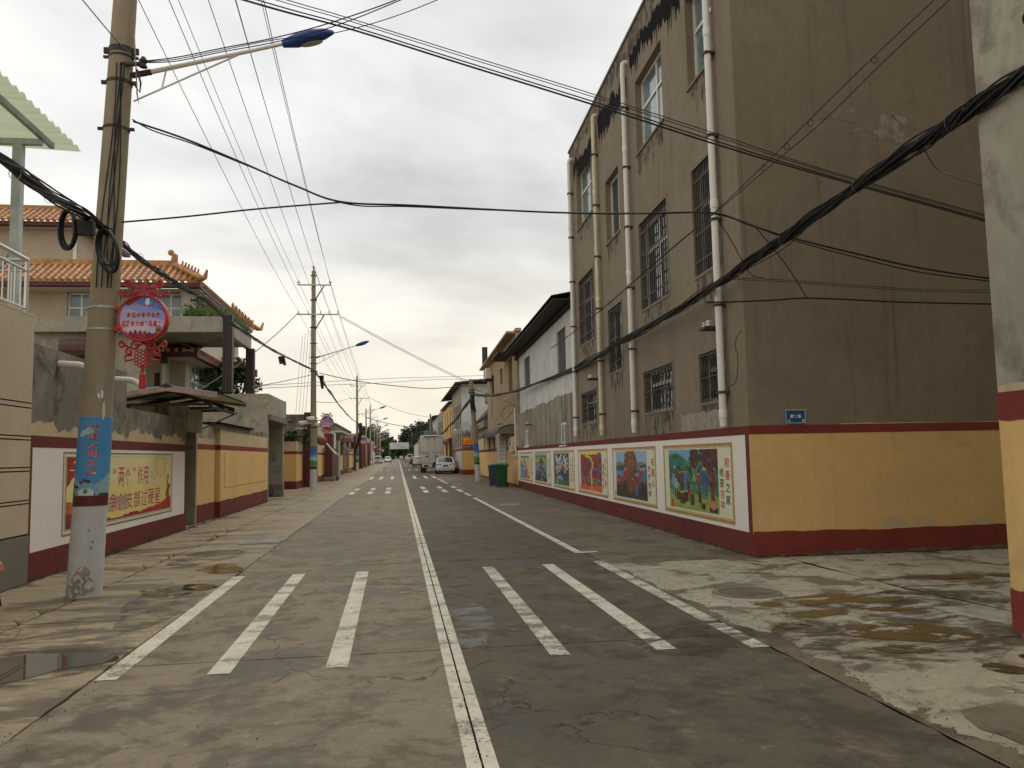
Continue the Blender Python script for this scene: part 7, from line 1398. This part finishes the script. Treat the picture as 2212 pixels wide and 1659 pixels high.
# box truck
tk = thing('box_truck', (0, 0, 0), 'pale grey box truck with blue number lettering, seen from behind', 'truck')
part('cargo_box', MB().bbox(-1.13, 1.13, 0, 4.6, .88, 3.3, .03), M['truckbox'], tk)
FT_ = FX(0.0)
for s in (-1, 1):
    d = part('rear_door', MB(FT_).box(min(s*.02, s*1.08), max(s*.02, s*1.08), .002, .03, .93, 3.22), M['truckbox'], tk)
    part('lock_rod', MB(FT_).tube([(s*.3, .05, .95), (s*.3, .05, 3.2)], .018, 6), M['steel'], d); part('rod_cap', MB(FT_).box(s*.3-.05, s*.3+.05, .03, .07, 3.06, 3.16), M['trim'], d); part('lock_handle', MB(FT_).box(min(s*.3, s*.62), max(s*.3, s*.62), .04, .07, 1.52, 1.57), M['trim'], d); part('handle_hub', MB(FT_).box(s*.4-.04, s*.4+.04, .04, .08, 1.5, 1.62), M['trim'], d)
    for k in range(3): part('hinge', MB(FT_).box(min(s*1.0, s*1.12), max(s*1.0, s*1.12), .03, .05, 1.2+.8*k, 1.27+.8*k), M['trim'], d)
    for k in range(9): part('reflector_strip', MB().box(s*1.132-.003, s*1.132+.003, .04, .12, 1.0+.25*k, 1.12+.25*k).box(min(s*1.06, s*1.11), max(s*1.06, s*1.11), -.034, -.03, 1.0+.25*k, 1.12+.25*k), M['signred'] if k % 2 else M['pvc_old'], tk)
for s_, a_, b_, g_ in (('豫', -1.02, -.84, .1), ('K', -.8, -.66, .1), ('2', -.62, -.48, .1), ('A', -.43, -.27, .1), ('6', .1, .24, .1), ('9', .45, .59, .1), ('4', .78, .92, .1)): mb = MB(FT_); put_chars(mb, s_, a_, b_, 1.76, 2.0, .034, g_, .05); part('lettering', mb, M['blue_ink'], tk)
part('roof_rail', MB().tube([(-1.0, .1, 3.3), (-1.0, .1, 3.52), (-1.0, 4.3, 3.52), (-1.0, 4.3, 3.3)], .03, 6).tube([(1.0, .1, 3.3), (1.0, .1, 3.52), (1.0, 4.3, 3.52), (1.0, 4.3, 3.3)], .03, 6).tube([(-1.0, .1, 3.52), (1.0, .1, 3.52)], .03, 6), M['chrome'], tk); part('top_strip', MB(FT_).box(-1.12, 1.12, .002, .035, 3.23, 3.295), M['steel'], tk)
part('rear_beam', MB().box(-.95, .05, -.05, .1, .5, .86), M['truckbox'], tk); part('tail_light', MB().box(-.75, -.32, -.07, -.05, .56, .74), M['taillight'], tk); part('tail_light', MB().box(.5, .85, -.07, .02, .6, .74), M['taillight'], tk); part('number_plate', MB().box(.22, .42, -.06, -.03, .62, .8), M['plate'], tk); part('chassis', MB().box(-.8, .8, .1, 6.2, .45, .86), M['trim'], tk)
part('mud_flap', MB().box(-1.0, -.5, .2, .22, .12, .6).box(.5, 1.0, .2, .22, .12, .6), M['trim'], tk)
for s in (-1, 1):
    for yy, dx in ((.75, .0), (.75, .26), (5.2, 0)): part('wheel', MB().loft([[(s*(.95-dx)+q2, yy+.42*math.cos(q*PI/10), .42+.42*math.sin(q*PI/10)) for q in range(20)] for q2 in (-.11, .11)]), M['tyre'], tk)
cb_ = part('cab', MB().loft([[(-.95, 4.75, .5), (.95, 4.75, .5), (.95, 4.75, 1.5), (.85, 4.75, 2.3), (-.85, 4.75, 2.3), (-.95, 4.75, 1.5)], [(-.95, 6.3, .5), (.95, 6.3, .5), (.95, 6.3, 1.4), (.8, 6.0, 2.25), (-.8, 6.0, 2.25), (-.95, 6.3, 1.4)]]), M['carwhite'], tk); part('windscreen', MB().quad((-.85, 6.27, 1.45), (.85, 6.27, 1.45), (.76, 6.05, 2.15), (-.76, 6.05, 2.15)), M['carglass'], cb_)
part('roof_tarpaulin', MB().bbox(-.75, .5, 1.2, 3.4, 3.31, 4.0, .08), M['plinth'], tk)
tk.location = (3.16, 77.6, zg(77)); tk.rotation_euler = (0, 0, -.045)
# scooters
def scooter(x, y, label, yaw=0.0):
    t = thing('motor_scooter', (0, 0, 0), label, 'scooter'); 
    for yy in (0, 1.25): part('wheel', MB().loft([[(dx, yy+.24*math.cos(q*PI/8), .24+.24*math.sin(q*PI/8)) for q in range(16)] for dx in (-.05, .05)]), M['tyre'], t)
    part('body', MB().loft([[(-.15, -.1, .45), (.15, -.1, .45), (.14, -.1, .75), (-.14, -.1, .75)], [(-.17, .5, .3), (.17, .5, .3), (.15, .5, .75), (-.15, .5, .75)], [(-.15, .6, .25), (.15, .6, .25), (.15, .6, .34), (-.15, .6, .34)], [(-.15, .95, .25), (.15, .95, .25), (.15, .95, .34), (-.15, .95, .34)], [(-.19, 1.05, .3), (.19, 1.05, .3), (.16, 1.0, .95), (-.16, 1.0, .95)]]), M['carsilver'], t, True)
    part('seat', MB().bbox(-.14, .14, -.1, .55, .75, .84, .03), M['trim'], t); part('handlebar', MB().tube([(-.32, .95, 1.05), (0, 1.0, 1.0), (.32, .95, 1.05)], .02, 6), M['trim'], t); part('headlight', MB().sphere((0, 1.12, .9), .09, 10, 6), M['pvc'], t); part('fork', MB().tube([(0, 1.25, .24), (0, 1.0, .95)], .04, 6), M['trim'], t)
    t.location = (x, y, zg(y)); t.rotation_euler = (0, 0, yaw); return t
scooter(-4.95, 160, 'silver motor scooter parked by the far notice boards', .5)
# ================================================================== PEOPLE
def skinned(name, joints, bones, mat, parent, sub=2, root=0):
    off = OFF.get(parent, (0, 0, 0)); me = bpy.data.meshes.new(name); me.from_pydata([tuple(Vector(p)-Vector(off)) for p, _ in joints], bones, []); o = bpy.data.objects.new(name, me); COL.objects.link(o)
    md = o.modifiers.new('skin', 'SKIN'); md.use_smooth_shade = True; sv = me.skin_vertices[0].data
    for i, (_, r_) in enumerate(joints): sv[i].radius = (r_, r_) if not isinstance(r_, tuple) else r_; sv[i].use_root = i == root
    ss = o.modifiers.new('sub', 'SUBSURF'); ss.levels = sub; ss.render_levels = sub; bpy.context.view_layer.update()
    m2 = bpy.data.meshes.new_from_object(o.evaluated_get(bpy.context.evaluated_depsgraph_get())); bpy.data.objects.remove(o); m2.name = name; m2.materials.clear(); m2.materials.append(mat)
    m2.polygons.foreach_set('use_smooth', [True]*len(m2.polygons)); n = bpy.data.objects.new(name, m2); COL.objects.link(n); n.parent = parent; OFF[n] = off; return n
def person(hand, label):
    """stands at the left edge of the view; the right hand hangs at `hand` (fist round a dark stick)"""
    H = Vector(hand); px_, py_ = H.x-.45, H.y-.02; t = thing('person', (px_, py_, 0), label, 'person'); V = lambda x, y, z: Vector((px_+x, py_+y, z))
    J = [(V(0, 0, .92), .13), (V(0, 0, 1.15), .12), (V(0, .0, 1.36), .13), (V(0, .01, 1.46), .06), (V(0, .02, 1.52), .055), (V(0, .03, 1.60), (.075, .09)), (V(0, .03, 1.68), .07),
         (V(.17, 0, 1.38), .055), (V(.24, -.01, 1.1), .042), (H+Vector((-.07, -.02, .05)), .026), (H+Vector((0, 0, .02)), .03), (V(-.17, 0, 1.38), .055), (V(-.24, -.02, 1.12), .042), (V(-.24, .06, .9), .027), (V(-.24, .08, .82), .03),
         (V(.09, 0, .88), .095), (V(.1, .05, .48), .06), (V(.1, .0, .1), .042), (V(.1, .13, .04), .035), (V(-.09, 0, .88), .095), (V(-.1, .0, .48), .06), (V(-.1, -.08, .1), .042), (V(-.1, .06, .04), .035)]
    Bn = [(0, 1), (1, 2), (2, 3), (3, 4), (4, 5), (5, 6), (2, 7), (7, 8), (8, 9), (9, 10), (2, 11), (11, 12), (12, 13), (13, 14), (0, 15), (15, 16), (16, 17), (17, 18), (0, 19), (19, 20), (20, 21), (21, 22)]
    for hnd, base, s in ((H, 10, 1), (V(-.24, .08, .82), 14, -1)):      # five unequal fingers, bent round what they hold, and a thumb from the side of the palm
        for k, ln in enumerate((.9, 1.0, .97, .8)):
            f0 = len(J); dy = -.03+.02*k
            J += [(hnd+Vector((s*.028, dy, -.03)), .0095), (hnd+Vector((s*.034, dy, -.055*ln)), .009), (hnd+Vector((s*.012, dy, -.075*ln)), .0085), (hnd+Vector((-s*.012, dy, -.062*ln)), .008)]; Bn += [(base, f0), (f0, f0+1), (f0+1, f0+2), (f0+2, f0+3)]
        f0 = len(J); J += [(hnd+Vector((0, .035, .0)), .011), (hnd+Vector((s*.012, .05, -.03)), .0095), (hnd+Vector((s*.02, .035, -.055)), .0085)]; Bn += [(base, f0), (f0, f0+1), (f0+1, f0+2)]
    b = skinned('body', J, Bn, M['skin'], t)
    skinned('jacket', [(V(0, 0, .86), .17), (V(0, 0, 1.15), .15), (V(0, 0, 1.37), .15), (V(0, .01, 1.45), .08), (V(.17, 0, 1.38), .075), (V(.24, -.01, 1.1), .06), (H+Vector((-.10, -.02, .09)), .042), (V(-.17, 0, 1.38), .075), (V(-.24, -.02, 1.12), .06), (V(-.24, .05, .92), .042)], [(0, 1), (1, 2), (2, 3), (2, 4), (4, 5), (5, 6), (2, 7), (7, 8), (8, 9)], M['cloth'], t)
    skinned('trousers', [(V(0, 0, .93), .15), (V(.09, 0, .86), .11), (V(.1, .05, .48), .08), (V(.1, .0, .1), .065), (V(-.09, 0, .86), .11), (V(-.1, 0, .48), .08), (V(-.1, -.08, .1), .065)], [(0, 1), (1, 2), (2, 3), (0, 4), (4, 5), (5, 6)], M['iron'], t)
    part('hair', MB().sphere(tuple(V(0, .015, 1.69)), .1, 14, 8, (.88, 1.05, .75)), M['hair'], t, True); mb = MB()
    for s in (-1, 1): mb.sphere(tuple(V(s*.033, .118, 1.615)), .012, 8, 6)
    part('eyes', mb, M['white_ink'], t); part('nose', MB().tube([V(0, .11, 1.62), V(0, .135, 1.585)], [.01, .016], 6), M['skin'], t); part('mouth', MB().box(px_-.025, px_+.025, py_+.105, py_+.118, 1.545, 1.552), M['red_ink'], t)
    for s in (-1, 1): part('ear', MB().sphere(tuple(V(s*.082, .02, 1.61)), .03, 8, 6, (.4, .7, 1)), M['skin'], t); part('shoe', MB().bbox(px_+s*.1-.05, px_+s*.1+.05, py_-.08+(.03 if s > 0 else -.05), py_+.2+(.03 if s > 0 else -.05), 0, .09, .02), M['trim'], t)
    return t
hp = at(-8, 1218, 6.2); person(hp, 'person in dark clothes at the left frame edge, only one hand in view')
single('stick', MB().tube([hp+Vector((-.01, -.02, .02)), hp+Vector((.0, -.02, -.1)), hp+Vector((.045, -.02, -.29))], [.012, .013, .01], 8), M['black'], 'thin black stick held in the hand at the left edge', 'stick')
# grit, litter and weeds where walls meet the ground
def scatter(name, label, cat, spots, mat, seed, fn):
    r = random.Random(seed); mb = MB()
    for x0, x1, y0, y1, n in spots:
        for _ in range(n): fn(mb, r, r.uniform(x0, x1), r.uniform(y0, y1))
    return single(name, mb, M[mat], label, cat, kind='stuff')
def stone(mb, r, x, y):
    s = r.uniform(.0015, .007)*(1 if y < 12 else 1.5); a = r.uniform(0, 3); p = [(x+s*math.cos(a+k*PI/2)*r.uniform(.6, 1.2), y+s*math.sin(a+k*PI/2)*r.uniform(.6, 1.2)) for k in range(4)]
    mb.loft([[(q[0], q[1], .003) for q in p], [(x+(q[0]-x)*.6, y+(q[1]-y)*.6, .004+s*.9) for q in p]])
def weed(mb, r, x, y):
    for k in range(7):
        a = r.uniform(0, 6.3); h = r.uniform(.02, .07)*(1 if y < 14 else 1.5); w = .004; dx, dy = h*.6*math.cos(a), h*.6*math.sin(a); mb.quad((x-w, y, .0), (x+w, y, .0), (x+dx+w, y+dy, h*.8), (x+dx*1.3, y+dy*1.3, h))
def leaf(mb, r, x, y):
    s = r.uniform(.012, .03); a = r.uniform(0, 6.3); c_, s_ = math.cos(a), math.sin(a); mb.quad((x-s*c_, y-s*s_, .005), (x-s*.4*s_, y+s*.4*c_, .012), (x+s*c_, y+s*s_, .006), (x+s*.4*s_, y-s*.4*c_, .007))
scatter('grit', 'loose grit and small stones along the joints and wall feet', 'grit', ((2.8, 3.1, 2, 11.2, 420), (3, 5, 4, 11, 260), (5.0, 9, 10.6, 10.95, 260), (4.6, 5.05, 11.2, 24, 300), (-4.74, -4.4, 8, 30, 420), (-2.2, -2.0, 4, 20, 260), (-2, 2.8, 4, 12, 90), (.36, .43, 4, 14, 120)), 'pave_r', 3, stone)
scatter('weeds', 'tiny weeds growing at the feet of the walls', 'weeds', ((-4.74, -4.66, 11.5, 31, 46), (4.95, 5.03, 11.2, 16, 10), (5.1, 9, 10.85, 10.93, 18), (-3.58, -3.54, 5, 20, 14)), 'leaf', 4, weed)
scatter('fallen_leaves', 'a few dry leaves and scraps scattered on the ground', 'litter', ((-4.7, -2.2, 7, 26, 24), (2.9, 5, 8, 30, 24), (-2, 2.8, 5, 24, 16), (5, 9, 7, 10.8, 12)), 'terra', 5, leaf)
mb = MB(); r = random.Random(9)
def dirt(y0, y1, x, w, s, n=60):
    m_ = MB(); pr = None
    for k in range(n+1):
        y = y0+(y1-y0)*k/n; q = w*(.5+.5*r.random()); p = ((x, y, .0035), (x+s*q, y, .0035))
        if pr: m_.quad(pr[0], p[0], p[1], pr[1])
        pr = p
    return m_
for nm, m_, lb in (('left', dirt(3, 30.8, LX+.014, .07, 1, 200), 'dark soil line along the foot of the left walls'),):
    single('soil_line', m_, M['joint'], lb, 'soil', kind='structure')
m_ = MB(lambda u, o, z: FR(u, o, z)); pr = None
for k in range(121):
    u = 27*k/120; p = ((u, .014, .0035), (u, .02+.07*r.random(), .0035))
    if pr: m_.quad(pr[0], p[0], p[1], pr[1])
    pr = p
single('soil_line', m_, M['joint'], 'dark soil line along the foot of the printed right wall', 'soil', kind='structure')
m_ = MB(lambda u, o, z: FAL(u, o, z)); pr = None
for k in range(61):
    u = 8*k/60; p = ((u, .014, .0035), (u, .03+.08*r.random(), .0035))
    if pr: m_.quad(pr[0], p[0], p[1], pr[1])
    pr = p
single('soil_line', m_, M['joint'], 'dark soil line along the alley wall', 'soil', kind='structure')
print('objects', len(SC.objects), 'faces', sum(len(o.data.polygons) for o in SC.objects if o.type == 'MESH'))
